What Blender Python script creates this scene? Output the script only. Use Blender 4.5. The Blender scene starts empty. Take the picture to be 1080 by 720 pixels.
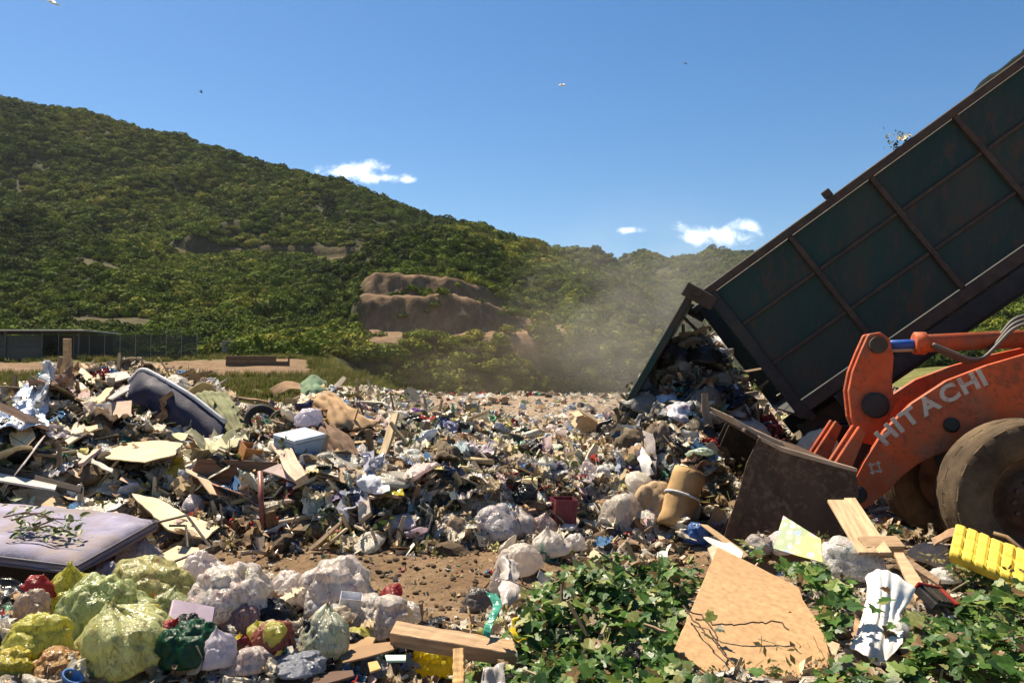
import bpy, bmesh, math, random
import numpy as np
from mathutils import Matrix, Vector, Euler

scene = bpy.context.scene
COL = scene.collection
R = math.radians

# ------------------------------------------------------------------ camera
FPX, CAMZ, TILT = 840.0, 1.7, math.atan(35 / 840)
cam_d = bpy.data.cameras.new('camera')
cam_d.sensor_width = 36.0
cam_d.lens = 28.0
cam_d.clip_start = 0.05
cam_d.clip_end = 8000.0
cam = bpy.data.objects.new('camera', cam_d)
COL.objects.link(cam)
cam.location = (0, 0, CAMZ)
cam.rotation_euler = (math.pi / 2 + TILT, 0, 0)
scene.camera = cam

# ------------------------------------------------------------------ light
SUN_AZ, SUN_EL = -42.0, 57.0          # degrees, azimuth from the view axis (+Y), negative = to the left
sd = Vector((math.sin(R(SUN_AZ)) * math.cos(R(SUN_EL)), math.cos(R(SUN_AZ)) * math.cos(R(SUN_EL)), math.sin(R(SUN_EL))))
sun_d = bpy.data.lights.new('sun', 'SUN')
sun_d.energy = 5.0
sun_d.angle = R(0.53)
sun_d.color = (1.0, 0.88, 0.69)
sun = bpy.data.objects.new('sun', sun_d)
COL.objects.link(sun)
sun.rotation_euler = sd.to_track_quat('Z', 'Y').to_euler()
sun.location = (-20, 30, 60)

scene.view_settings.view_transform = 'Standard'
scene.view_settings.look = 'None'
scene.view_settings.exposure = 1.27
scene.view_settings.gamma = 1.0
scene.view_settings.use_curve_mapping = False
scene.render.engine = 'CYCLES'
scene.cycles.use_denoising = True
scene.cycles.max_bounces = 6
scene.cycles.diffuse_bounces = 3
scene.cycles.glossy_bounces = 2
scene.cycles.transmission_bounces = 3
scene.cycles.transparent_max_bounces = 6
scene.cycles.volume_bounces = 0
scene.cycles.sample_clamp_indirect = 4.0
scene.cycles.volume_step_rate = 1.0
scene.cycles.volume_max_steps = 96

SKY_STR = 0.052
world = bpy.data.worlds.new('World')
scene.world = world
world.use_nodes = True


class NT:
    """tiny node-tree helper"""
    def __init__(self, tree):
        self.t = tree
        tree.nodes.clear()

    def n(self, typ, ins=None, **props):
        nd = self.t.nodes.new(typ)
        for k, v in props.items():
            setattr(nd, k, v)
        for k, v in (ins or {}).items():
            s = nd.inputs[k]
            if isinstance(v, bpy.types.NodeSocket):
                self.t.links.new(v, s)
            else:
                s.default_value = v
        return nd

    def math(self, op, a, b=0.0, c=0.0, clamp=False):
        nd = self.n('ShaderNodeMath', {0: a, 1: b, 2: c}, operation=op)
        nd.use_clamp = clamp
        return nd.outputs[0]

    def mix(self, f, a, b, blend='MIX'):
        nd = self.t.nodes.new('ShaderNodeMix')
        nd.data_type = 'RGBA'
        nd.blend_type = blend
        for s, v in ((nd.inputs['Factor'], f), (nd.inputs[6], a), (nd.inputs[7], b)):
            if isinstance(v, bpy.types.NodeSocket):
                self.t.links.new(v, s)
            elif isinstance(v, (int, float)):
                s.default_value = v
            else:
                s.default_value = (*v[:3], 1)
        return nd.outputs[2]

    def ramp(self, f, stops, interp='LINEAR'):
        nd = self.n('ShaderNodeValToRGB', {0: f})
        cr = nd.color_ramp
        cr.interpolation = interp
        while len(cr.elements) < len(stops):
            cr.elements.new(0.5)
        for e, (p, c) in zip(cr.elements, stops):
            e.position = p
            e.color = (c, c, c, 1) if isinstance(c, (int, float)) else (*c[:3], 1)
        return nd.outputs[0]

    def rng(self, f, a, b, c=0.0, d=1.0, smooth=False):
        nd = self.n('ShaderNodeMapRange', {0: f, 1: a, 2: b, 3: c, 4: d})
        if smooth:
            nd.interpolation_type = 'SMOOTHSTEP'
        return nd.outputs[0]


def build_world():
    w = NT(world.node_tree)
    sky = w.n('ShaderNodeTexSky', sky_type='NISHITA', sun_disc=False)
    sky.sun_elevation = R(SUN_EL)
    sky.sun_rotation = R(SUN_AZ)
    sky.altitude = 200.0
    sky.air_density = 1.0
    sky.dust_density = 0.35
    sky.ozone_density = 1.6
    tc = w.n('ShaderNodeTexCoord')
    sep = w.n('ShaderNodeSeparateXYZ', {0: tc.outputs['Generated']})
    y = w.math('MAXIMUM', sep.outputs[1], 0.05)
    u = w.math('DIVIDE', sep.outputs[0], y)
    v = w.math('DIVIDE', sep.outputs[2], y)
    uv = w.n('ShaderNodeCombineXYZ', {0: u, 1: v, 2: 0.0}).outputs[0]
    nz = w.n('ShaderNodeTexNoise', {'Vector': uv, 'Scale': 34.0, 'Detail': 8.0, 'Roughness': 0.62, 'Distortion': 0.6}).outputs[0]
    low = w.n('ShaderNodeTexNoise', {'Vector': uv, 'Scale': 13.0, 'Detail': 3.0}).outputs[0]
    tot = None
    for (px, py, wx, wy, st) in ((370, 178, 52, 16, 1.0), (398, 186, 40, 9, .75), (758, 246, 62, 17, 1.0), (735, 250, 34, 10, .9),
                                 (664, 242, 24, 6, .75), (428, 188, 16, 5, .6), (786, 238, 30, 12, .9)):
        a = (px - 540) / FPX
        b = (395 - py) / FPX
        du = w.math('DIVIDE', w.math('SUBTRACT', u, a), wx / FPX)
        dv = w.math('DIVIDE', w.math('SUBTRACT', v, b), wy / FPX)
        d = w.math('SQRT', w.math('ADD', w.math('MULTIPLY', du, du), w.math('MULTIPLY', dv, dv)))
        m = w.math('SUBTRACT', w.math('ADD', nz, w.math('MULTIPLY', w.math('SUBTRACT', 0.62, d), 0.55)), 0.40)
        m = w.math('MULTIPLY', w.rng(m, 0.0, 0.52, 0, 1, True), st)
        tot = m if tot is None else w.math('MAXIMUM', tot, m)
    cl = w.mix(low, (0.80 / SKY_STR, 0.84 / SKY_STR, 0.92 / SKY_STR), (1.0 / SKY_STR, 0.99 / SKY_STR, 0.98 / SKY_STR))
    hs = w.n('ShaderNodeHueSaturation', {'Saturation': 1.34, 'Color': sky.outputs[0]}).outputs[0]
    col = w.mix(tot, hs, cl)
    bg = w.n('ShaderNodeBackground', {'Color': col, 'Strength': SKY_STR})
    w.n('ShaderNodeOutputWorld', {0: bg.outputs[0]})


build_world()

# ------------------------------------------------------------------ numeric helpers
rnd = random.Random(7)
npr = np.random.RandomState(11)


def ray(px, py):
    dx, dz = (px - 540) / FPX, (360 - py) / FPX
    return np.array([dx, math.cos(TILT) - math.sin(TILT) * dz, math.sin(TILT) + math.cos(TILT) * dz])


def P(px, py, Y):
    r = ray(px, py)
    return np.array([0, 0, CAMZ]) + r * (Y / r[1])


def sst(x, a, b):
    t = np.clip((np.asarray(x, float) - a) / (b - a), 0, 1)
    return t * t * (3 - 2 * t)


def _hash(i, j, k, seed):
    h = (i.astype(np.int64) * 374761393 + j.astype(np.int64) * 668265263 + k.astype(np.int64) * 2147483647 + seed * 1274126177) & 0xFFFFFFFF
    h = ((h ^ (h >> 13)) * 1274126177) & 0xFFFFFFFF
    h = h ^ (h >> 16)
    return (h & 0xFFFF).astype(float) / 32767.5 - 1.0


def vn(p, seed=0):
    p = np.asarray(p, float)
    i = np.floor(p)
    f = p - i
    f = f * f * f * (f * (f * 6 - 15) + 10)
    i = i.astype(np.int64)
    out = 0
    for dx in (0, 1):
        for dy in (0, 1):
            for dz in (0, 1):
                w = (f[:, 0] if dx else 1 - f[:, 0]) * (f[:, 1] if dy else 1 - f[:, 1]) * (f[:, 2] if dz else 1 - f[:, 2])
                out = out + w * _hash(i[:, 0] + dx, i[:, 1] + dy, i[:, 2] + dz, seed)
    return out


def fbm(p, seed=0, oct=4, rough=.5):
    p = np.asarray(p, float)
    a, s, out = 1.0, 0.0, 0
    for o in range(oct):
        out = out + a * vn(p * (2 ** o) + o * 17.3, seed + o)
        s += a
        a *= rough
    return out / s


def ridged(p, seed=0, oct=3, rough=.5):
    p = np.asarray(p, float)
    a, s, out = 1.0, 0.0, 0
    for o in range(oct):
        out = out + a * (1 - 2 * np.abs(vn(p * (2 ** o) + o * 9.1, seed + o)))
        s += a
        a *= rough
    return out / s


def xyz(x, y, z=0.0):
    x = np.asarray(x, float).ravel()
    y = np.asarray(y, float).ravel()
    return np.stack([x, y, np.zeros_like(x) + z], 1)


# ------------------------------------------------------------------ scene-object helpers
def link(o, parent=None):
    COL.objects.link(o)
    if parent is not None:
        o.parent = parent
    return o


def tag(o, label=None, cat=None, group=None, kind=None):
    if label:
        o['label'] = label
    if cat:
        o['category'] = cat
    if group:
        o['group'] = group
    if kind:
        o['kind'] = kind
    return o


def mesh(name, v, f, mat=None, smooth=False):
    me = bpy.data.meshes.new(name)
    me.from_pydata([tuple(map(float, q)) for q in v] if not isinstance(v, np.ndarray) else v.tolist(), [], [list(map(int, q)) for q in f] if not isinstance(f, np.ndarray) else f.tolist())
    me.update()
    if smooth:
        me.shade_smooth()
    if mat:
        me.materials.append(mat)
    return me


def mk(name, vf, mat, parent=None, smooth=False, M=None, color=None):
    o = bpy.data.objects.new(name, mesh(name, vf[0], vf[1], mat, smooth))
    link(o, parent)
    if M is not None:
        o.matrix_local = M
    if color is not None:
        o.color = (*color, 1)
    return o


def empty(name, loc, rz=0.0, rot=None):
    o = bpy.data.objects.new(name, None)
    link(o)
    o.empty_display_size = .1
    o.location = tuple(loc)
    o.rotation_euler = rot if rot is not None else (0, 0, rz)
    return o


def thing(name, loc, label, cat, rz=0.0, group=None, rot=None):
    return tag(empty(name, loc, rz, rot), label, cat, group)


def bev(o, w=.01, seg=1):
    m = o.modifiers.new('bevel', 'BEVEL')
    m.width = w
    m.segments = seg
    m.limit_method = 'ANGLE'
    m.angle_limit = R(40)
    return o


def join(*gs):
    V, Fs, k = [], [], 0
    for v, f in gs:
        V += [tuple(map(float, q)) for q in v]
        Fs += [[i + k for i in q] for q in f]
        k += len(v)
    return V, Fs


def xf(g, M):
    v, f = g
    return [tuple(M @ Vector(tuple(map(float, q)))) for q in v], f


def TR(loc=(0, 0, 0), rot=(0, 0, 0), s=(1, 1, 1)):
    if isinstance(s, (int, float)):
        s = (s, s, s)
    return Matrix.Translation(Vector([float(q) for q in loc])) @ Euler(rot).to_matrix().to_4x4() @ Matrix.Diagonal((*s, 1))


def box(x0, x1, y0, y1, z0, z1):
    v = [(x0, y0, z0), (x1, y0, z0), (x1, y1, z0), (x0, y1, z0), (x0, y0, z1), (x1, y0, z1), (x1, y1, z1), (x0, y1, z1)]
    return v, [[0, 3, 2, 1], [4, 5, 6, 7], [0, 1, 5, 4], [1, 2, 6, 5], [2, 3, 7, 6], [3, 0, 4, 7]]


def tube(pts, rad, n=8, cap=True):
    pts = [Vector([float(c) for c in p]) for p in pts]
    if not hasattr(rad, '__len__'):
        rad = [rad] * len(pts)
    V, Fs = [], []
    up = None
    for i, p in enumerate(pts):
        d = (pts[min(i + 1, len(pts) - 1)] - pts[max(i - 1, 0)]).normalized()
        if up is None:
            up = d.orthogonal().normalized()
        else:
            up = (up - d * up.dot(d))
            up = up.normalized() if up.length > 1e-6 else d.orthogonal().normalized()
        s = d.cross(up)
        for k in range(n):
            a = 2 * math.pi * k / n
            V.append(tuple(p + (up * math.cos(a) + s * math.sin(a)) * rad[i]))
    for i in range(len(pts) - 1):
        for k in range(n):
            a, b = i * n + k, i * n + (k + 1) % n
            Fs.append([a, b, b + n, a + n])
    if cap:
        Fs.append(list(range(n))[::-1])
        Fs.append([(len(pts) - 1) * n + k for k in range(n)])
    return V, Fs


def lathe(prof, n=24, closed=False):
    """profile of (radius, z) turned around Z"""
    V, Fs = [], []
    for r, z in prof:
        for k in range(n):
            a = 2 * math.pi * k / n
            V.append((r * math.cos(a), r * math.sin(a), z))
    m = len(prof)
    for i in range(m if closed else m - 1):
        j = (i + 1) % m
        for k in range(n):
            Fs.append([i * n + k, i * n + (k + 1) % n, j * n + (k + 1) % n, j * n + k])
    if not closed:
        Fs.append(list(range(n))[::-1])
        Fs.append([(m - 1) * n + k for k in range(n)])
    return V, Fs


def prism(poly, y0, y1):
    """polygon in x,z extruded along y"""
    n = len(poly)
    V = [(x, y0, z) for x, z in poly] + [(x, y1, z) for x, z in poly]
    area = sum(poly[i][0] * poly[(i + 1) % n][1] - poly[(i + 1) % n][0] * poly[i][1] for i in range(n))
    a, b = list(range(n)), list(range(2 * n - 1, n - 1, -1))
    Fs = [a, b] + [[i, n + i, n + (i + 1) % n, (i + 1) % n] for i in range(n)]
    if area < 0:
        Fs = [q[::-1] for q in Fs]
    if y1 < y0:
        Fs = [q[::-1] for q in Fs]
    return V, Fs


def ico(sub):
    bm = bmesh.new()
    bmesh.ops.create_icosphere(bm, subdivisions=sub, radius=1)
    v = np.array([q.co[:] for q in bm.verts])
    f = np.array([[q.index for q in fa.verts] for fa in bm.faces])
    bm.free()
    return v, f


ICO = {k: ico(k) for k in (2, 3, 4, 5)}


def grid(n, m):
    f = [[j * (n + 1) + i, j * (n + 1) + i + 1, (j + 1) * (n + 1) + i + 1, (j + 1) * (n + 1) + i] for j in range(m) for i in range(n)]
    u, v = np.meshgrid(np.linspace(0, 1, n + 1), np.linspace(0, 1, m + 1))
    return u.ravel(), v.ravel(), f
# ------------------------------------------------------------------ materials (all procedural)
MATS = {}


def base_colour(w, src, col):
    """fixed colour, the object's own colour, or the tint of a scattered piece"""
    if src == 'fixed':
        return w.n('ShaderNodeRGB').outputs[0], col
    if src == 'object':
        return w.n('ShaderNodeObjectInfo').outputs['Color'], None
    a = w.n('ShaderNodeAttribute', attribute_name='tint', attribute_type='INSTANCER')
    return a.outputs['Color'], None


def M(name, col=(.5, .5, .5), rough=.7, var=.25, scale=6.0, dirt=0.0, dirtcol=(.16, .12, .08), dscale=3.0, bump=.15, bscale=30.0, metal=0.0,
      spec=.35, trans=0.0, src='fixed', stretch=(1, 1, 1), wave=0.0, blotch=0.0, blotchscale=5.0, ridge=0.0, coord='Object', chip=0.0, chipcol=(.03, .02, .015), chipscale=16.0):
    if name in MATS:
        return MATS[name]
    m = bpy.data.materials.new(name)
    MATS[name] = m
    m.use_nodes = True
    w = NT(m.node_tree)
    tc = w.n('ShaderNodeTexCoord')
    mp = w.n('ShaderNodeMapping', {'Vector': tc.outputs[coord], 'Scale': stretch})
    oi = w.n('ShaderNodeObjectInfo')
    off = w.math('MULTIPLY', oi.outputs['Random'], 37.0)
    vec = w.n('ShaderNodeVectorMath', {0: mp.outputs[0], 1: w.n('ShaderNodeCombineXYZ', {0: off, 1: off, 2: off}).outputs[0]}, operation='ADD').outputs[0]
    c, fix = base_colour(w, src, col)
    if fix is not None:
        c.default_value = (*fix, 1)
    n1 = w.n('ShaderNodeTexNoise', {'Vector': vec, 'Scale': scale, 'Detail': 6.0, 'Roughness': .6}).outputs[0]
    dark = w.mix(1.0, c, (1 - var * 1.3,) * 3, 'MULTIPLY')
    lite = w.mix(1.0, c, (1 + var,) * 3, 'MULTIPLY')
    out = w.mix(w.rng(n1, .3, .7), dark, lite)
    if blotch:
        vo = w.n('ShaderNodeTexVoronoi', {'Vector': vec, 'Scale': blotchscale, 'Randomness': 1.0}, feature='F1')
        pal = w.ramp(w.n('ShaderNodeSeparateColor', {0: vo.outputs['Color']}).outputs[0],
                     [(0, (.75, .72, .66)), (.3, (.42, .30, .19)), (.48, (.10, .14, .22)), (.6, (.50, .46, .40)), (.72, (.42, .07, .05)), (.8, (.16, .24, .10)), (.88, (.6, .5, .1)), (.95, (.04, .04, .04))], 'CONSTANT')
        n3 = w.n('ShaderNodeTexNoise', {'Vector': vec, 'Scale': blotchscale * 1.4, 'Detail': 3.0, 'Distortion': 1.5}).outputs[0]
        out = w.mix(w.math('MULTIPLY', w.rng(n3, .38, .72), blotch), out, w.mix(1.0, pal, out, 'MULTIPLY'))
    if dirt:
        n2 = w.n('ShaderNodeTexNoise', {'Vector': vec, 'Scale': dscale, 'Detail': 8.0, 'Roughness': .7}).outputs[0]
        out = w.mix(w.math('MULTIPLY', w.rng(n2, .45, .7), dirt), out, dirtcol)
    if chip:
        n4 = w.n('ShaderNodeTexNoise', {'Vector': vec, 'Scale': chipscale, 'Detail': 9.0, 'Roughness': .72}).outputs[0]
        n5 = w.n('ShaderNodeTexNoise', {'Vector': vec, 'Scale': chipscale * .12, 'Detail': 3.0}).outputs[0]
        out = w.mix(w.math('MULTIPLY', w.rng(w.math('ADD', n4, w.math('MULTIPLY', n5, .45)), .76, .84), chip), out, chipcol)
    rg = w.rng(n1, .3, .7, max(rough - .12, .05), min(rough + .12, 1))
    b = w.n('ShaderNodeBsdfPrincipled', {'Base Color': out, 'Roughness': rg, 'Metallic': metal, 'Specular IOR Level': spec})
    if bump:
        nb = w.n('ShaderNodeTexNoise', {'Vector': vec, 'Scale': bscale, 'Detail': 5.0, 'Roughness': .65}).outputs[0]
        hgt = nb
        if ridge:
            r1 = w.n('ShaderNodeTexNoise', {'Vector': vec, 'Scale': ridge, 'Detail': 4.0, 'Roughness': .55, 'Distortion': 1.2}).outputs[0]
            rr = w.math('SUBTRACT', 1.0, w.math('MULTIPLY', w.math('ABSOLUTE', w.math('SUBTRACT', r1, .5)), 4.0))
            hgt = w.math('ADD', w.math('MULTIPLY', nb, .25), rr)
        if wave:
            wv = w.n('ShaderNodeTexWave', {'Vector': vec, 'Scale': wave, 'Distortion': 3.0, 'Detail': 3.0}).outputs[1]
            hgt = w.math('ADD', hgt, wv)
        bp = w.n('ShaderNodeBump', {'Height': hgt, 'Strength': bump, 'Distance': .02})
        w.t.links.new(bp.outputs[0], b.inputs['Normal'])
    sh = b.outputs[0]
    if trans:
        t = w.n('ShaderNodeBsdfTranslucent', {'Color': out})
        sh = w.n('ShaderNodeMixShader', {0: trans, 1: sh, 2: t.outputs[0]}).outputs[0]
    w.n('ShaderNodeOutputMaterial', {0: sh})
    return m


def families(src, sfx):
    return {
        'film': M('film' + sfx, rough=.20, var=.10, scale=2, dirt=.16, dscale=2.5, bump=.34, bscale=9, ridge=3.2, trans=.50, spec=.5, src=src, stretch=(1.6, 1.6, .7)),
        'full': M('filled_bag' + sfx, rough=.20, var=.12, scale=2, dirt=.14, dscale=2, bump=.34, bscale=8, ridge=3.4, trans=.46, spec=.5, src=src, blotch=.85, blotchscale=3.4, stretch=(1.5, 1.5, .8)),
        'card': M('cardboard' + sfx, rough=.85, var=.14, dirt=.35, dscale=4, bump=.12, bscale=25, src=src, spec=.15),
        'wood': M('wood' + sfx, rough=.8, var=.3, scale=7, stretch=(.6, 6, 6), dirt=.35, bump=.3, bscale=12, src=src, spec=.2),
        'cloth': M('cloth' + sfx, rough=.95, var=.22, scale=4, dirt=.35, bump=.35, bscale=120, src=src, spec=.1),
        'paint': M('plastic' + sfx, rough=.45, var=.12, dirt=.4, dscale=5, bump=.08, bscale=20, src=src),
        'metal': M('sheet_metal' + sfx, rough=.5, var=.15, dirt=.45, bump=.08, metal=.3, src=src),
        'clod': M('clod' + sfx, rough=.95, var=.35, scale=5, bump=.7, bscale=14, src=src, spec=.1),
        'leaf': M('leaf' + sfx, rough=.5, var=.25, scale=9, bump=.1, trans=.3, src=src),
    }


FO = families('object', '')
FI = families('tint', '_scattered')
# ------------------------------------------------------------------ terrain
def zt(px, py, Y):
    return P(px, py, Y)[2]


def tab(px, pts, beyond):
    Y = [q[0] for q in pts] + [q[0] for q in beyond]
    Z = [zt(px, q[1], q[0]) if len(q) == 2 else q[2] for q in pts] + [q[1] for q in beyond]
    return px, Y, Z


n_ = None
COLS = [
    tab(-900, [(30, 412), (60, 400), (90, 380), (140, 330), (220, 250), (380, 60)], [(520, 90), (1300, 60)]),
    tab(0, [(30, 411), (56, 401), (66, 392), (88, 381), (100, 378), (126, 354), (140, 351), (163, 313), (177, 309), (212, 221), (246, 238), (290, 165), (350, 105)], [(450, 85), (900, 60), (1300, 60)]),
    tab(100, [(30, 411), (56, 402), (66, 393), (88, 381), (100, 378), (126, 352), (140, 349), (163, 320), (177, 316), (205, 268), (236, 274), (290, 190), (346, 125)], [(450, 75), (900, 60), (1300, 60)]),
    tab(200, [(30, 412), (56, 403), (66, 394), (88, 381), (110, 375), (134, 347), (146, 344), (170, 325), (181, 320), (215, 282), (226, 275), (240, 272.5), (241.6, 262), (290, 215), (341, 148)], [(430, 70), (900, 60), (1300, 60)]),
    tab(300, [(30, 413), (56, 404), (66, 394), (86, 377), (110, 372), (130, 362), (160, 332), (190, 301), (224, 276), (240, 272.5), (241.6, 261), (290, 222), (331, 179)], [(430, 60), (900, 60), (1300, 60)]),
    tab(365, [(30, 414), (56, 404), (66, 398), (80, 388), (92, 384), (112, 367), (140, 345), (170, 320), (200, 292), (225, 276), (240, 272.5), (241.6, 262), (290, 228), (319, 197)], [(430, 50), (900, 60), (1300, 60)]),
    tab(395, [(30, 415), (56, 410), (72, 399), (80, 0, -1.0), (100, 0, -3), (110, 356), (129, 353), (132, 316), (142, 312), (144, 292), (154, 289), (224, 270), (236, 268), (315, 207)], [(420, 45), (700, 60), (1300, 60)]),
    tab(480, [(30, 417), (50, 418), (62, 0, -3), (104, 0, -4), (113, 358), (131, 354), (134.5, 318), (145, 313), (147, 298), (158, 294), (220, 263), (300, 236)], [(400, 35), (700, 90), (1300, 60)]),
    tab(540, [(30, 418), (50, 419), (62, 0, -4), (106, 0, -5), (117, 352), (135, 347), (138, 328), (152, 320), (190, 301), (197, 299), (204, 289), (289, 255)], [(380, 25), (500, 0), (700, 110), (1300, 60)]),
    tab(575, [(30, 418), (50, 419), (62, 0, -4), (108, 0, -6), (121, 350), (136, 345), (160, 325), (189, 306), (197, 304), (198.4, 296), (282, 268)], [(350, 20), (420, 25), (520, 86), (640, 60), (1300, 90)]),
    tab(620, [(30, 418), (52, 419), (64, 0, -4), (116, 0, -7), (134, 362), (150, 349), (190, 322), (200, 318), (205, 312), (272, 287)], [(340, 16), (420, 26), (520, 84), (640, 60), (900, 110), (1300, 90)]),
    tab(660, [(30, 418), (52, 419), (64, 0, -4), (122, 0, -7), (145, 368), (180, 348), (220, 328), (264, 311)], [(330, 12), (420, 26), (525, 78), (640, 62), (880, 132), (1300, 90)]),
    tab(700, [(30, 418), (55, 419), (70, 0, -5), (130, 0, -7), (168, 374), (210, 352), (256, 338)], [(320, 9), (420, 22), (540, 62), (640, 76), (900, 135), (1300, 90)]),
    tab(760, [(30, 418), (55, 419), (70, 0, -5), (150, 0, -6), (200, 388), (248, 372)], [(310, 8), (420, 26), (560, 60), (900, 139), (1300, 90)]),
    tab(820, [(30, 418), (55, 418), (70, 0, -4), (150, 0, -3), (250, 365)], [(400, 32), (600, 66), (860, 130), (1300, 90)]),
    tab(900, [(30, 417), (58, 412), (90, 400), (160, 378), (250, 352), (420, 305), (700, 252)], [(1000, 120), (1300, 90)]),
    tab(1000, [(30, 416), (58, 408), (90, 385), (120, 372), (160, 350), (250, 325), (330, 295), (480, 245)], [(800, 110), (1300, 90)]),
    tab(1080, [(30, 415), (58, 404), (90, 376), (120, 360), (128, 357), (160, 336), (250, 300), (430, 215)], [(800, 110), (1300, 90)]),
    tab(1900, [(30, 412), (60, 395), (100, 360), (200, 280), (380, 150)], [(800, 90), (1300, 90)]),
]
TU = np.linspace(-900, 1900, 1401)
TY = np.concatenate([np.linspace(28, 320, 731), np.linspace(321, 1300, 400)])
_c = np.array([np.interp(TY, c[1], c[2]) for c in COLS])
_px = np.array([c[0] for c in COLS], float)
TZ = np.stack([np.interp(TU, _px, _c[:, j]) for j in range(len(TY))], 1)
for _ in range(3):                       # soften between the sections
    k = 7
    pad = np.pad(TZ, ((k, k), (0, 0)), mode='edge')
    cs = np.cumsum(np.vstack([np.zeros((1, TZ.shape[1])), pad]), 0)
    TZ = (cs[2 * k + 1:] - cs[:-2 * k - 1]) / (2 * k + 1)


def table_z(x, y):
    u = np.clip((540 + FPX * x / np.maximum(y, 1)) , -900, 1900)
    fi = (u + 900) / 2.0
    i = np.clip(fi.astype(int), 0, len(TU) - 2)
    fi = fi - i
    j = np.clip(np.searchsorted(TY, y) - 1, 0, len(TY) - 2)
    fj = np.clip((y - TY[j]) / (TY[j + 1] - TY[j]), 0, 1)
    return (TZ[i, j] * (1 - fi) + TZ[i + 1, j] * fi) * (1 - fj) + (TZ[i, j + 1] * (1 - fi) + TZ[i + 1, j + 1] * fi) * fj


def G0(x, y):
    """heaps and hollows of the tip face close by"""
    x = np.asarray(x, float)
    y = np.asarray(y, float)
    n = fbm(xyz(x, y) * .55, 3, 4)
    n2 = fbm(xyz(x, y) * 1.9, 5, 3)
    ex = 7.35 + .35 * np.sin(x * 1.3) + .3 * n + .9 * sst(x, .3, 1.2) * (1 - sst(x, 2.2, 3.0))
    z = (.26 + .10 * n) * sst(y, ex, ex + .7) + .05 * n2
    z = z + .22 * sst(y, 8.5, 11.5) * (1 - sst(y, 13, 20)) * (.6 + n)
    hp = 540 + 81.6 * x                                   # crest of the left heap
    crest = np.interp(hp, [-400, -60, 0, 40, 75, 110, 150, 190, 230, 270, 300, 330, 370, 410, 450, 500, 540, 600], [.95, 1.17, 1.20, 1.40, 1.52, 1.50, 1.47, 1.32, 1.13, 1.06, 1.25, 1.33, 1.23, 1.13, 1.05, .95, .80, .35])
    lm = sst(y + .25 * n, 5.7, 10.2) * (1 - sst(y, 11.6, 16.5))
    z = z + lm * np.maximum(0, crest - .36) * (1 + .10 * n + .07 * n2)
    z = z + .30 * (1 - sst(y, 4.7, 5.7)) * (1 - sst(x, -1.0, -.35)) * (1 + .4 * n2) * sst(y, -2, 2)
    z = z + .44 * (1 - sst(y, 4.75, 5.9)) * sst(x, -.25, .35) * (1 + .2 * n2) * sst(y, -2, 2)
    d = np.hypot((x - 2.62) / 1.0, (y - 11.5) / 1.15)
    cone = np.maximum(0, 2.15 - 1.3 * d) * (1 + .25 * n2)
    z = np.where(cone > z, z * .3 + cone * .95, z)
    d2 = np.hypot((x - 1.9) / 1.2, (y - 8.9) / .8)
    z = z + .45 * np.exp(-d2 ** 2) * (1 + .5 * n2)
    d3 = np.hypot((x - 1.55) / 1.1, (y - 10.1) / .8)
    z = z + .55 * np.exp(-d3 ** 2) * (1 + .4 * n2)
    trk = sst(x, 2.2, 3.2) * sst(y, 5.6, 6.3) * (1 - sst(y, 9.6, 10.2))          # bench the loader works on
    z = z * (1 - trk * .9) - .03 * trk
    z = z + .40 * np.exp(-((y - 6.2) / .28) ** 2) * sst(x, 1.5, 2.0) * (1 - sst(x, 2.9, 3.5)) * (1 + .6 * n2)
    z = z - .04 * sst(y, 5.6, 6.2) * (1 - sst(y, 7.2, 7.8))
    return z


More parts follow.
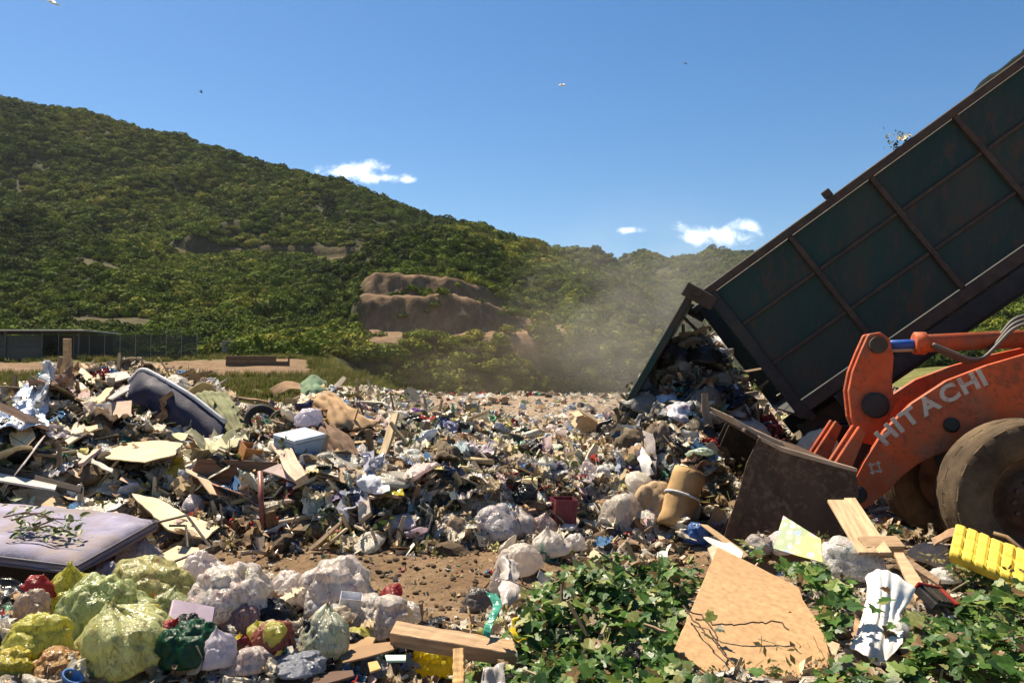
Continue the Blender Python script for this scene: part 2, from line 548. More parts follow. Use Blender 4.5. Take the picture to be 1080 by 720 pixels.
def GH(x, y):
    x = np.asarray(x, float)
    y = np.asarray(y, float)
    a = sst(y, 24, 33)
    t = table_z(x, np.maximum(y, 28.5))
    w = sst(y, 110, 190)
    p = xyz(x, y)
    qm = quarry_mask(x, y)
    px_ = 540 + FPX * x / np.maximum(y, 1)
    gul = ridged(np.stack([p[:, 0] / 58 + .5 * fbm(p / 70, 41, 2), p[:, 1] / 260, p[:, 0] * 0], 1), 31, 2)
    px = 540 + FPX * x / np.maximum(y, 1)
    crest = np.interp(px, [-900, 0, 200, 400, 560, 690, 760], [380, 350, 341, 315, 285, 257, 248])
    nearcrest = np.exp(-((y - crest) / 28) ** 2)
    t = t + w * (1 - .75 * nearcrest) * (1 - sst(px_, 330, 380) * (1 - sst(px_, 575, 625)) * sst(y, 100, 108) * (1 - sst(y, 156, 190))) * (gul * 10.0 + fbm(p / 26, 37, 3) * 3.0) * (1 - .6 * sst(y, 360, 600)) + sst(y, 420, 600) * gul * 6
    # the stepped earth cutting
    f1 = np.interp(px_, [380, 480, 575], [130.5, 132.5, 141]) + 2.6 * fbm(p / 7, 58, 4, .6)
    f2 = np.interp(px_, [380, 480, 560], [142.5, 145.5, 155]) + 2.6 * fbm(p / 7, 59, 4, .6)
    zA = np.interp(px_, [380, 480, 575], [8.3, 7.9, 8.6])
    z1 = np.interp(px_, [380, 480, 540, 580], [14.9, 14.8, 12.2, 9.4])
    z2 = np.interp(px_, [380, 480, 540, 585], [19.6, 18.8, 15.4, 12.0])
    zq = zA + (z1 - zA) * sst(y, f1, f1 + 4.6) + (z2 - z1) * sst(y, f2, f2 + 3.8) + .05 * (y - 128) + .7 * fbm(p / 3.2, 60, 3, .6)
    wq = 16 * fbm(p / 9, 62, 3)
    mq = sst(px_ + wq, 362, 396) * (1 - sst(px_ + wq, 556, 604)) * sst(y, 116, 122) * (1 - sst(y, f2 + 4, f2 + 22))
    t = t * (1 - mq) + zq * mq
    t = t + .30 * fbm(p / 5, 55, 3) * sst(y, 55, 80) + qm * .34 * ridged(np.stack([p[:, 0] / 2.2, p[:, 1] / 22, p[:, 0] * 0], 1), 57, 3)
    return G0(x, y) * (1 - a) + t * a + .12 * fbm(p * .22, 61, 3) * sst(y, 12, 24) * (1 - sst(y, 60, 80))


def gz(x, y):
    return float(GH(np.array([x]), np.array([y]))[0])


def hit(px, py, y0=2.9, y1=58):
    Y = np.concatenate([np.arange(y0, 16, .01), np.arange(16, y1, .05)])
    r = ray(px, py)
    t = Y / r[1]
    x = r[0] * t
    z = CAMZ + r[2] * t
    g = GH(x, Y)
    k = np.argmax(z < g)
    if not (z < g).any():
        k = len(Y) - 1
    return np.array([x[k], Y[k], g[k]])


def soil_mat():
    m = bpy.data.materials.new('landfill_soil')
    m.use_nodes = True
    w = NT(m.node_tree)
    tc = w.n('ShaderNodeTexCoord').outputs['Object']
    at = w.n('ShaderNodeAttribute', attribute_name='cover').outputs['Color']
    sp = w.n('ShaderNodeSeparateColor', {0: at})
    n1 = w.n('ShaderNodeTexNoise', {'Vector': tc, 'Scale': 1.6, 'Detail': 9.0, 'Roughness': .65}).outputs[0]
    n2 = w.n('ShaderNodeTexNoise', {'Vector': tc, 'Scale': 14.0, 'Detail': 7.0, 'Roughness': .7}).outputs[0]
    vo = w.n('ShaderNodeTexVoronoi', {'Vector': tc, 'Scale': 11.0})
    soil = w.ramp(n1, [(.25, (.080, .050, .028)), (.5, (.150, .098, .056)), (.75, (.23, .160, .098))])
    soil = w.mix(w.rng(n2, .35, .7), soil, w.mix(1.0, soil, (1.45, 1.4, 1.35), 'MULTIPLY'))
    bits = w.ramp(w.n('ShaderNodeSeparateColor', {0: vo.outputs['Color']}).outputs[0],
                  [(0, (.55, .52, .47)), (.25, (.30, .22, .14)), (.45, (.62, .58, .52)), (.6, (.10, .08, .06)), (.75, (.42, .34, .24)), (.9, (.2, .22, .26))], 'CONSTANT')
    col = w.mix(w.math('MULTIPLY', sp.outputs[0], w.rng(n2, .4, .6)), soil, bits)
    gr = w.ramp(n1, [(.3, (.060, .070, .020)), (.55, (.110, .110, .035)), (.75, (.17, .145, .06))])
    col = w.mix(sp.outputs[1], col, gr)
    b = w.n('ShaderNodeBsdfPrincipled', {'Base Color': col, 'Roughness': .93, 'Specular IOR Level': .15})
    h = w.math('ADD', n2, w.math('MULTIPLY', n1, .6))
    bp = w.n('ShaderNodeBump', {'Height': h, 'Strength': .8, 'Distance': .06})
    w.t.links.new(bp.outputs[0], b.inputs['Normal'])
    w.n('ShaderNodeOutputMaterial', {0: b.outputs[0]})
    return m


def hill_mat():
    m = bpy.data.materials.new('hillside_scrub_soil')
    m.use_nodes = True
    w = NT(m.node_tree)
    tc = w.n('ShaderNodeTexCoord').outputs['Object']
    at = w.n('ShaderNodeAttribute', attribute_name='cover').outputs['Color']
    sp = w.n('ShaderNodeSeparateColor', {0: at})
    n1 = w.n('ShaderNodeTexNoise', {'Vector': tc, 'Scale': .06, 'Detail': 9.0, 'Roughness': .65}).outputs[0]
    n2 = w.n('ShaderNodeTexNoise', {'Vector': tc, 'Scale': .5, 'Detail': 8.0, 'Roughness': .7}).outputs[0]
    mp = w.n('ShaderNodeMapping', {'Vector': tc, 'Scale': (.9, .9, .35)})
    n3 = w.n('ShaderNodeTexNoise', {'Vector': mp.outputs[0], 'Scale': 1.0, 'Detail': 7.0, 'Roughness': .6}).outputs[0]
    scr = w.ramp(n2, [(.3, (.014, .018, .006)), (.5, (.028, .033, .010)), (.7, (.058, .058, .020))])  # scrub soil colour darkened to paint in the shade between bushes
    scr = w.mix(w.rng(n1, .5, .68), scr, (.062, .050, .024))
    bare = w.ramp(n3, [(.25, (.095, .058, .032)), (.5, (.160, .102, .060)), (.75, (.25, .170, .105))])
    gr = w.ramp(n2, [(.3, (.075, .082, .024)), (.5, (.120, .122, .036)), (.7, (.20, .17, .075))])
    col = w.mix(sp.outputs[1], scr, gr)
    col = w.mix(sp.outputs[0], col, bare)
    b = w.n('ShaderNodeBsdfPrincipled', {'Base Color': col, 'Roughness': .95, 'Specular IOR Level': .1})
    bp = w.n('ShaderNodeBump', {'Height': w.math('ADD', n2, n3), 'Strength': .8, 'Distance': .35})
    w.t.links.new(bp.outputs[0], b.inputs['Normal'])
    w.n('ShaderNodeOutputMaterial', {0: b.outputs[0]})
    return m


def quarry_mask(x, y):
    px = 540 + FPX * x / np.maximum(y, 1)
    wob = fbm(xyz(x, y) / 9, 71, 3)
    a = sst(px + 14 * wob, 372, 392) * (1 - sst(px + 20 * wob, 548, 575)) * sst(y, 108.5, 111) * (1 - sst(y + 3 * wob, 150, 157))
    front = sst(y, 107, 109) * (1 - sst(y, 114.5, 116.5)) * sst(px, 415, 430)        # scrub grows on the lowest face
    shelf = sst(px, 548, 566) * (1 - sst(px + 12 * wob, 590, 604)) * sst(y, 125, 128) * (1 - sst(y, 138, 146))
    return np.maximum(a * (1 - front), .85 * shelf)


def track_mask(x, y):
    px = 540 + FPX * x / np.maximum(y, 1)
    wob = fbm(xyz(x, y) / 12, 75, 2)
    t1 = sst(px, 150, 180) * (1 - sst(px, 385, 400)) * sst(y, 226, 229) * (1 - sst(y, 242, 244)) * .9
    t2 = sst(px, 545, 560) * (1 - sst(px, 628, 640)) * sst(y, 190, 192) * (1 - sst(y, 196, 199)) * .8
    t3 = (1 - sst(px, 150, 190)) * (sst(y, 128, 130) * (1 - sst(y, 138, 141)) + sst(y, 165, 167) * (1 - sst(y, 177, 180))) * .6
    t4 = sst(px, 985, 1000) * sst(y, 118, 121) * (1 - sst(y, 128, 131)) * .8
    sp = sst(fbm(xyz(x, y) / 14, 79, 3), .60, .68) * sst(y, 150, 180) * .22
    return np.clip(t1 + t2 + t3 + t4, 0, 1) * (1 + .3 * wob).clip(0, 1)


def road_mask(x, y):
    px = 540 + FPX * x / np.maximum(y, 1)
    wob = fbm(xyz(x, y) / 4, 81, 3)
    return (1 - sst(px + 10 * wob, 318, 335)) * sst(y + 4 * wob, 61, 65) * (1 - sst(y + 3 * wob, 86, 89))


def cover_attr(me, r, g):
    a = me.attributes.new('cover', 'FLOAT_COLOR', 'POINT')
    c = np.zeros((len(r), 4), np.float32)
    c[:, 0] = r
    c[:, 1] = g
    c[:, 3] = 1
    a.data.foreach_set('color', c.ravel())


def build_ground():
    xs = np.concatenate([np.linspace(-60, -12, 40), np.linspace(-11.9, 11.9, 240), np.linspace(12, 60, 40)])
    ys = np.concatenate([np.linspace(-30, 1.5, 16), np.linspace(1.6, 16, 180), np.linspace(16.2, 42, 90)])
    X, Y = np.meshgrid(xs, ys)
    x, y = X.ravel(), Y.ravel()
    z = GH(x, y)
    n, m = len(xs), len(ys)
    j, i = np.meshgrid(np.arange(m - 1), np.arange(n - 1), indexing='ij')
    a = (j * n + i).ravel()
    f = np.stack([a, a + 1, a + 1 + n, a + n], 1)
    me = mesh('ground', np.stack([x, y, z], 1), f, soil_mat(), True)
    trash = sst(y, 7.3, 8.2)
    trash = np.maximum(trash, 1 - sst(y, 5.0, 5.8)) * .9
    px = 540 + FPX * x / np.maximum(y, 1)
    gr = sst(y, 17, 21) * (1 - sst(px, 250, 400))
    cover_attr(me, trash * (1 - gr) * (1 - .5 * sst(y, 16, 30)), gr)
    o = link(bpy.data.objects.new('ground', me))
    tag(o, 'brown landfill soil with trodden litter', kind='structure')


def build_hills():
    us = np.concatenate([np.linspace(-3.2, -.72, 60), np.linspace(-.715, .715, 420), np.linspace(.72, 3.2, 60)])
    ys = np.concatenate([np.linspace(41.5, 160, 260), np.linspace(160.6, 360, 200), np.linspace(363, 1250, 90)])
    U, Y = np.meshgrid(us, ys)
    x, y = (U * Y).ravel(), Y.ravel()
    z = GH(x, y)
    n, m = len(us), len(ys)
    j, i = np.meshgrid(np.arange(m - 1), np.arange(n - 1), indexing='ij')
    a = (j * n + i).ravel()
    f = np.stack([a, a + 1, a + 1 + n, a + n], 1)
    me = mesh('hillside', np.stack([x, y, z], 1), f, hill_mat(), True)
    px = 540 + FPX * x / np.maximum(y, 1)
    wob = fbm(xyz(x, y) / 6, 91, 3)
    plain = (1 - sst(y, 50, 55)) * sst(px, 440, 470)
    bare = np.clip(quarry_mask(x, y) + .35 * track_mask(x, y) + road_mask(x, y) + plain, 0, 1)
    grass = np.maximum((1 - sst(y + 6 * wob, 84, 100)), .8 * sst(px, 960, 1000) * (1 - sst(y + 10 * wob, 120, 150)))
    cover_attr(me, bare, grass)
    o = link(bpy.data.objects.new('hillside', me))
    tag(o, 'scrubby hillside with a terraced earth cutting', kind='structure')


build_ground()
build_hills()


# ------------------------------------------------------------------ scattering (only for what nobody could count)
def rot_matrix_attr():
    pass


def scatter(name, label, pts, rot, scl, idx, tint, protos):
    """one object whose loose pieces are instances; protos: list of mesh objects that stand in no scene"""
    me = bpy.data.meshes.new(name)
    me.from_pydata(np.asarray(pts).tolist(), [], [])
    for nm, typ, key, data in (('rot', 'FLOAT_VECTOR', 'vector', rot), ('scl', 'FLOAT_VECTOR', 'vector', scl), ('idx', 'INT', 'value', idx)):
        a = me.attributes.new(nm, typ, 'POINT')
        a.data.foreach_set(key, np.ascontiguousarray(np.asarray(data, np.int32 if typ == 'INT' else np.float32)).ravel())
    a = me.attributes.new('tint', 'FLOAT_COLOR', 'POINT')
    c = np.ones((len(pts), 4), np.float32)
    c[:, :3] = tint
    a.data.foreach_set('color', c.ravel())
    o = link(bpy.data.objects.new(name, me))
    col = bpy.data.collections.new(name + '_pieces')
    for k, p in enumerate(protos):
        p.name = 'p%03d_%s' % (k, name)
        col.objects.link(p)
    ng = bpy.data.node_groups.new(name + '_scatter', 'GeometryNodeTree')
    ng.interface.new_socket('Geometry', in_out='INPUT', socket_type='NodeSocketGeometry')
    ng.interface.new_socket('Geometry', in_out='OUTPUT', socket_type='NodeSocketGeometry')
    N, L = ng.nodes, ng.links
    gi, go = N.new('NodeGroupInput'), N.new('NodeGroupOutput')
    ci = N.new('GeometryNodeCollectionInfo')
    ci.inputs['Collection'].default_value = col
    ci.inputs['Separate Children'].default_value = True
    ci.inputs['Reset Children'].default_value = True
    ip = N.new('GeometryNodeInstanceOnPoints')

    def attr(nm, typ):
        q = N.new('GeometryNodeInputNamedAttribute')
        q.data_type = typ
        q.inputs['Name'].default_value = nm
        return q.outputs['Attribute']
    e2r = N.new('FunctionNodeEulerToRotation')
    L.new(attr('rot', 'FLOAT_VECTOR'), e2r.inputs[0])
    L.new(gi.outputs[0], ip.inputs['Points'])
    L.new(ci.outputs[0], ip.inputs['Instance'])
    ip.inputs['Pick Instance'].default_value = True
    L.new(attr('idx', 'INT'), ip.inputs['Instance Index'])
    L.new(e2r.outputs[0], ip.inputs['Rotation'])
    L.new(attr('scl', 'FLOAT_VECTOR'), ip.inputs['Scale'])
    L.new(ip.outputs[0], go.inputs[0])
    md = o.modifiers.new('scatter', 'NODES')
    md.node_group = ng
    tag(o, label, kind='stuff')
    return o


def loose(name, vf, mat, smooth=False):
    return bpy.data.objects.new(name, mesh(name, vf[0], vf[1], mat, smooth))


def bush_mesh(seed, leaves=150, size=.14, flat=.72):
    """a crown of leaf-clump faces round a rough core"""
    r = np.random.RandomState(seed)
    v0, f0 = ICO[2]
    core = v0 * (.62 + .2 * fbm(v0 * 1.7, seed)[:, None])
    core[:, 2] = core[:, 2] * flat * .85 + flat * .5
    V, Fs = core.tolist(), f0.tolist()
    lob = r.randn(7, 3)
    lob[:, 2] = np.abs(lob[:, 2])
    lob /= np.linalg.norm(lob, axis=1)[:, None]
    for k in range(leaves):
        if r.rand() < .65:
            d = lob[r.randint(7)] + r.randn(3) * .36
        else:
            d = r.randn(3)
        d[2] = abs(d[2]) * 1.0 - .15
        d /= np.linalg.norm(d)
        p = d * (.72 + .30 * r.rand() + .22 * max(0, (lob @ d).max() - .8) * 3)
        p[2] = p[2] * flat + flat * .42
        s = size * (.6 + .9 * r.rand())
        a = r.randn(3)
        a -= d * (a @ d) * .7
        a /= np.linalg.norm(a)
        b = np.cross(d + r.randn(3) * .5, a)
        b /= np.linalg.norm(b) + 1e-6
        i = len(V)
        V += [(p - a * s - b * s * .5).tolist(), (p + a * s * .2 - b * s * .8).tolist(), (p + a * s + b * s * .1).tolist(), (p + b * s * .8 + d * s * .4).tolist()]
        Fs += [[i, i + 1, i + 2, i + 3]]
    return V, Fs


bush_leaf = M('scrub_leaf', rough=.8, var=.4, scale=3, bump=0, trans=.13, src='tint', spec=.05)


def bush_cover():
    r = np.random.RandomState(5)
    pts, scl, tint = [], [], []
    zones = [  # y range, count, size, px range
        (92, 128, 5200, 1.15, (-60, 760)), (128, 235, 17000, 1.12, (-80, 800)), (235, 385, 21000, 1.45, (-60, 800)),
        (230, 420, 2600, 2.3, (640, 1150)), (380, 640, 9500, 1.9, (520, 1150)), (600, 960, 11000, 2.5, (560, 1150)), (90, 230, 2600, 1.3, (960, 1160)),
    ]
    for y0, y1, n, s, (p0, p1) in zones:
        y = np.sqrt(r.uniform(y0 ** 2, y1 ** 2, n))
        px = r.uniform(p0, p1, n)
        x = (px - 540) / FPX * y
        keep = ((quarry_mask(x, y) < .3) | (r.rand(n) < .05)) & (track_mask(x, y) + r.uniform(-.25, .25, n) < .3) & (road_mask(x, y) < .2)
        keep &= ~((y < 104) & (px > 330) & (px < 420))
        dens = fbm(xyz(x, y) / 22, 97, 3)
        keep &= (dens + r.uniform(-.55, .6, n)) > -.8
        keep &= ~((px < 245) & (y < 97))
        keep &= ~((px > 385) & (px < 560) & (y > 119) & (y < 134))
        keep &= ~((px > 640) & (px < 880) & (y < 150) & (r.rand(n) < .2))
        x, y, px, dens = x[keep], y[keep], px[keep], dens[keep]
        z = GH(x, y)
        sc = s * (.45 + 1.15 * r.rand(len(x)) ** 1.8) * (1 + .35 * dens)
        sc = sc * np.where((y > 108) & (y < 119) & (px > 385) & (px < 620), .75, 1.0)
        pts.append(np.stack([x, y, z - .12 * sc], 1))
        scl.append(np.stack([sc * r.uniform(.85, 1.25, len(x)), sc * r.uniform(.85, 1.25, len(x)), sc * r.uniform(.6, 1.15, len(x))], 1))
        hue = np.clip(.5 + .55 * fbm(xyz(x, y) / 30, 99, 3) + r.uniform(-.27, .27, len(x)), 0, 1)[:, None]
        a, b, c = np.array([.016, .030, .004]), np.array([.110, .148, .014]), np.array([.25, .225, .034])
        t = np.where(hue < .6, a + (b - a) * hue / .6, b + (c - b) * (hue - .6) / .4)
        tint.append(t * r.uniform(.7, 1.3, (len(x), 1)))
    pts, scl, tint = map(np.concatenate, (pts, scl, tint))
    n = len(pts)
    rot = np.stack([r.uniform(-.2, .2, n), r.uniform(-.2, .2, n), r.uniform(0, 6.28, n)], 1)
    protos = [loose('bush', bush_mesh(100 + k, 130 + 15 * k, .15, .65 + .06 * k), bush_leaf) for k in range(6)]
    scatter('hill_scrub', 'dense dark green scrub covering the hills', pts, rot, scl, r.randint(0, 6, n), tint, protos)


bush_cover()
# ------------------------------------------------------------------ tipping truck
TEAL = M('teal_skip_paint', (.006, .033, .028), rough=.6, var=.35, scale=2.2, dirt=.6, dirtcol=(.050, .036, .024), dscale=1.6, bump=.3, bscale=3, stretch=(1, 1, .35), chip=.7, chipcol=(.06, .030, .016), chipscale=9)
RUST = M('rusty_frame_steel', (.056, .042, .032), rough=.75, var=.4, scale=6, dirt=.5, dirtcol=(.045, .030, .024), dscale=9, bump=.25, bscale=22)
DARK = M('dark_chassis_steel', (.016, .020, .021), rough=.6, var=.4, scale=4, dirt=.5, dirtcol=(.07, .055, .04), bump=.1)
MAROON = M('maroon_chassis_paint', (.10, .012, .012), rough=.5, var=.3, dirt=.5, dirtcol=(.07, .045, .03), bump=.1)
CHROME = M('chrome_rod', (.32, .38, .50), rough=.18, var=.1, metal=1.0, bump=0)
BLUER = M('blue_steel_rod', (.02, .07, .28), rough=.3, var=.2, bump=.05)
RUBBER = M('dusty_tyre_rubber', (.070, .050, .033), rough=.92, var=.3, scale=5, dirt=.9, dirtcol=(.165, .118, .070), dscale=2.2, spec=.1, bump=.3, bscale=40)
GLASS = M('dark_cab_glass', (.02, .025, .03), rough=.08, var=.1, bump=0, spec=.6)
ORANGE = M('orange_loader_paint', (.50, .075, .014), rough=.6, var=.3, scale=2.5, dirt=.85, dirtcol=(.24, .115, .062), dscale=2.6, bump=.14, bscale=14, chip=.55, chipcol=(.12, .045, .02))
BUCKET = M('worn_bucket_steel', (.058, .034, .021), rough=.7, var=.45, scale=3, dirt=.7, dirtcol=(.085, .060, .040), dscale=4, bump=.5, bscale=14, chip=.6, chipcol=(.16, .10, .065))
EDGE = M('polished_bucket_edge', (.42, .31, .22), rough=.5, var=.3, scale=5, dirt=.4, dirtcol=(.2, .13, .08), bump=.2, metal=.2)
WHITE = M('white_lettering', (.52, .46, .40), rough=.55, var=.2, scale=8, dirt=.5, dirtcol=(.3, .11, .05), dscale=8, bump=0, chip=.5, chipcol=(.30, .045, .012), chipscale=40)
HUB = M('muddy_wheel_hub', (.085, .045, .026), rough=.85, var=.4, dirt=.8, dirtcol=(.13, .09, .055), bump=.3)
HOSE = M('grey_hose', (.11, .10, .09), rough=.6, var=.2, dirt=.5, bump=.1)


def frame_on(px, py, Y, yaw):
    o = P(px, py, Y)
    return o, np.array([math.cos(yaw), -math.sin(yaw), 0]), np.array([math.sin(yaw), math.cos(yaw), 0])


def local_trace(pts, o, ax, la, off):
    """photo outline -> (x,z) in the upright plane that lies `off` metres behind the machine's near side"""
    out = []
    p0 = o + la * off
    for px, py in pts:
        r = ray(px, py)
        t = ((p0 - np.array([0, 0, CAMZ])) @ la) / (r @ la)
        q = np.array([0, 0, CAMZ]) + r * t - o
        out.append((float(q @ ax), float(q[2])))
    return out


def wheel(parent, x, y, z, rad, wid, rim_mat, tread=22, side=-1, nuts_on=False):
    """wheel with lugged tyre, its axle along local y; side -1: outer face towards -y"""
    r0 = rad * .56
    prof = [(r0, -wid * .40), (rad * .66, -wid * .47), (rad * .82, -wid * .50), (rad * .93, -wid * .46), (rad * .965, -wid * .40), (rad * .975, 0), (rad * .965, wid * .40), (rad * .93, wid * .46),
            (rad * .82, wid * .5), (rad * .66, wid * .47), (r0, wid * .40)]
    V, Fs = lathe(prof, 48, closed=True)
    parts = [(V, Fs)]
    for k in range(tread):
        for s in (-1, 1):
            a = 2 * math.pi * (k + (.5 if s > 0 else 0)) / tread
            da = 2 * math.pi / tread * .27
            pts = []
            for (aa, ww, rr) in ((a - da, .0, .97), (a + da, .0, .97), (a + da * 1.6, .47 * s, .93), (a - da * .4, .47 * s, .93)):
                for q in (rr - .03, rr + .012):
                    pts.append((q * rad * math.cos(aa), q * rad * math.sin(aa), ww * wid))
            fs = [[0, 2, 4, 6], [1, 7, 5, 3], [0, 1, 3, 2], [2, 3, 5, 4], [4, 5, 7, 6], [6, 7, 1, 0]]
            parts.append((pts, fs if s < 0 else [q[::-1] for q in fs]))
    Mx = TR((x, y, z), (math.pi / 2, 0, 0))
    w = empty('wheel', (0, 0, 0))
    w.parent = parent
    w.location = (x, y, z)
    Ml = TR((0, 0, 0), (math.pi / 2, 0, 0))
    t = mk('tyre', xf(join(*parts), Ml), RUBBER, w, False)
    for p in t.data.polygons[:48 * 11]:
        p.use_smooth = True
    d = side * -1
    rp = [(0.001, wid * .30), (rad * .16, wid * .30), (rad * .17, wid * .22), (rad * .33, wid * .20), (rad * .36, wid * .05), (rad * .50, wid * .05), (rad * .53, wid * .36), (rad * .585, wid * .40), (rad * .585, -wid * .4), (0.001, -wid * .4)]
    g = lathe(rp, 40)
    g = xf(g, TR((0, 0, 0), (math.pi / 2 if side < 0 else -math.pi / 2, 0, 0)))
    mk('rim', g, rim_mat, w, True)
    nut = None
    for k in range(12 if nuts_on else 0):
        a = 2 * math.pi * k / 12
        Mn = TR((0, 0, 0), (math.pi / 2 if side < 0 else -math.pi / 2, 0, 0)) @ TR((rad * .255 * math.cos(a), rad * .255 * math.sin(a), wid * .205))
        if nut is None:
            nut = mesh('wheel_nut', *lathe([(rad * .028, 0), (rad * .028, wid * .05)], 6), RUST)
        no = link(bpy.data.objects.new('wheel_nut', nut), w)
        no.matrix_local = Mn
    return w


def sprig_like(seed):
    r = np.random.RandomState(seed)
    V, Fs = [], []
    for k in range(34):
        p = r.randn(3) * .22
        p[2] = abs(p[2]) * 1.4
        d = r.randn(3)
        d /= np.linalg.norm(d)
        e = np.cross(d, r.randn(3))
        e /= np.linalg.norm(e)
        i = len(V)
        V += [(p - d * .09).tolist(), (p + e * .05).tolist(), (p + d * .09).tolist(), (p - e * .05).tolist()]
        Fs.append([i, i + 1, i + 2, i + 3])
    return V, Fs


def sheet_like():
    u, v, f = grid(8, 8)
    return np.stack([u - .5, v - .5, .35 * np.abs(vn(np.stack([u * 4, v * 4, u * 0], 1), 3)) + .1], 1).tolist(), f


def build_truck():
    yaw = R(11)
    o, ax, la = frame_on(838, 440, 10.4, yaw)
    tip = R(36.0)
    t = thing('tipper_truck', (o[0], o[1], o[2]), 'tipper truck with raised dark teal ribbed body emptying rubbish', 'truck', -yaw)
    H, L, W = 2.02, 6.4, 2.35
    # skip frame: local u along the floor (up to the right), w up from the floor, turned about the rear lower hinge
    Mt = TR((0, 0, 0), (0, -tip, 0))

    def add(name, g, mat, parent=t, b=.006):
        ob = mk(name, xf(g, Mt), mat, parent)
        if b:
            bev(ob, b)
        return ob
    rows = [.14, .72, 1.36, H - .10]
    for side, y0 in ((0, 0.0), (1, W - .045)):
        for k in range(5):
            u0, u1 = .12 + k * 1.25, .12 + (k + 1) * 1.25
            for r_ in range(3):
                add('side_panel', box(u0, u1 - .003, y0 + .03, y0 + .045, rows[r_], rows[r_ + 1] - .003), TEAL, b=0)
        s = -1 if side == 0 else 1
        yf0, yf1 = (y0 - .035, y0 + .029) if side == 0 else (y0 + .046, y0 + .10)
        for k in range(6):
            u = .12 + k * 1.25
            add('side_rib', box(u - (.075 if k == 0 else .035), u + (.075 if k == 0 else .035), yf0 - (.02 if k == 0 else 0), yf1, .13 if k else -.06, H - .09), RUST if k else DARK)
        for z in rows[1:3]:
            for k in range(5):
                u0 = .12 + k * 1.25
                add('stringer', box(u0 + .04, u0 + 1.21, yf0 + .02, yf1 - .002, z - .022, z + .022), RUST)
        add('top_rail', box(-.03, L + .1, y0 - .055 if side == 0 else y0 - .02, y0 + .06 if side == 0 else y0 + .12, H - .088, H + .02), RUST, b=.012)
        add('bottom_rail', box(.05, L, yf0 + .008, yf1 - .004, -.035, .128), RUST, b=.01)
    add('floor', box(.03, L - .05, .06, W - .06, .0, .05), DARK, b=0)
    add('front_wall', box(L - .06, L, .05, W - .05, .05, H - .1), TEAL, b=0)
    for k in range(11):
        add('cross_member', box(.15 + k * .6, .24 + k * .6, .06, W - .06, -.17, -.002), DARK)
    for y0 in (.42, W - .58):
        add('subframe_beam', box(.0, L - .1, y0, y0 + .16, -.42, -.172), DARK)
    add('subframe_skirt', box(.55, L - .1, -.02, .02, -.30, -.06), DARK)
    # tailgate hung on its top edge, pushed open by the load
    hx = Mt @ Vector((-.02, 0, H + .02))
    ht = TR(tuple(hx), (0, R(30.0), 0))
    tg = empty('tailgate', (0, 0, 0))
    tg.parent = t
    tg.matrix_local = ht
    bev(mk('gate_sheet', box(-.05, -.02, .03, W - .03, -1.80, -.08), TEAL, tg), .004)
    for y0 in (-.04, W - .06):
        bev(mk('gate_post', box(-.125, -.019, y0, y0 + .10, -1.86, .0), TEAL, tg), .012)
    for z in (-1.84, -1.25, -.66, -.10):
        bev(mk('gate_bar', box(-.11, -.053, .065, W - .065, z, z + .07), TEAL, tg), .006)
    for y0 in (-.11, W + .04):
        bev(mk('hinge_arm', box(-.19, .26, y0, y0 + .06, -.12, .07), RUST, tg), .015)
        mk('hinge_pin', xf(lathe([(.055, -.09), (.055, .09)], 14), TR((0, y0 + .03, .0), (math.pi / 2, 0, 0))), RUST, tg)
    # folded cover and oddments caught on the rail
    cu, cv, cf = grid(26, 6)
    cx = 4.15 + cu * 2.2
    lift = .09 * np.sin(np.clip(cu * 4, 0, math.pi / 2)) + .04 * vn(np.stack([cu * 14, cv * 4, cu * 0], 1), 4)
    ang = cv * math.pi
    cz = H + .015 + lift * np.sin(ang)
    cy = -.02 + .5 * (1 - np.cos(ang)) * .62
    add('cover_sheet', (np.stack([cx, cy, cz], 1).tolist(), cf), M('black_cover_sheet', (.010, .013, .012), rough=.95, spec=.05, var=.3, bump=.3), b=0)
    bev(add('rail_bracket', box(2.02, 2.13, -.02, .05, H + .02, H + .13), RUST, b=0), .01)
    g = [xf(sprig_like(3), Mt @ TR((3.12, .02, H + .03), (0, 0, 0), .35))]
    mk('caught_twig', g[0], M('dry_twig_leaf', (.06, .065, .03), rough=.8), t)['kind'] = 'stuff'
    mk('caught_scrap', xf(sheet_like(), Mt @ TR((3.24, .0, H + .05), (.4, .2, 0), .14)), M('caught_paper', (.6, .55, .42), rough=.8), t)
    # hoist: two polished rods seen below the body
    for k, dy in enumerate((.78, 1.15)):
        a = Mt @ Vector((4.2, dy, -.15))
        b_ = Vector((6.9, dy, .25 - .14 * k))
        mk('hoist_rod', tube([a, b_], .052, 14), CHROME if k else BLUER, t, True)
        mk('hoist_barrel', tube([a.lerp(b_, .60), b_], .085, 14), MAROON, t, True)
    # chassis, wheels, cab
    gl = gz(o[0] + 2, o[1]) - o[2]
    for y0 in (.62, W - .78):
        bev(mk('chassis_beam', box(.35, 9.4, y0, y0 + .16, -.42, -.14), MAROON, t), .01)
    g = prism([(1.2, -.14), (4.4, -.14), (3.5, .95), (2.9, .92)], .70, .76)
    bev(mk('hoist_plate', g, MAROON, t), .01)
    for x in (1.35, 2.70, 7.6):
        for y0, sd_ in ((.16, -1), (W - .16, 1)):
            wheel(t, x, y0, gl + .53, .53, .30, DARK, 18, sd_)
        mk('axle', xf(lathe([(.07, .2), (.07, W - .2)], 12), TR((x, 0, gl + .53), (-math.pi / 2, 0, 0))), DARK, t)
    cabp = [(7.0, gl + .55), (9.0, gl + .55), (9.05, gl + 1.5), (8.75, gl + 2.75), (7.05, gl + 2.8)]
    cab = bev(mk('cab', prism(cabp, .02, W - .02), M('white_cab_paint', (.55, .55, .53), rough=.4, dirt=.4), t), .06, 2)
    mk('windscreen', xf(box(-.008, .008, .15, W - .15, -.5, .5), TR((8.925, 0, gl + 2.1), (0, R(-13), 0))), GLASS, cab)
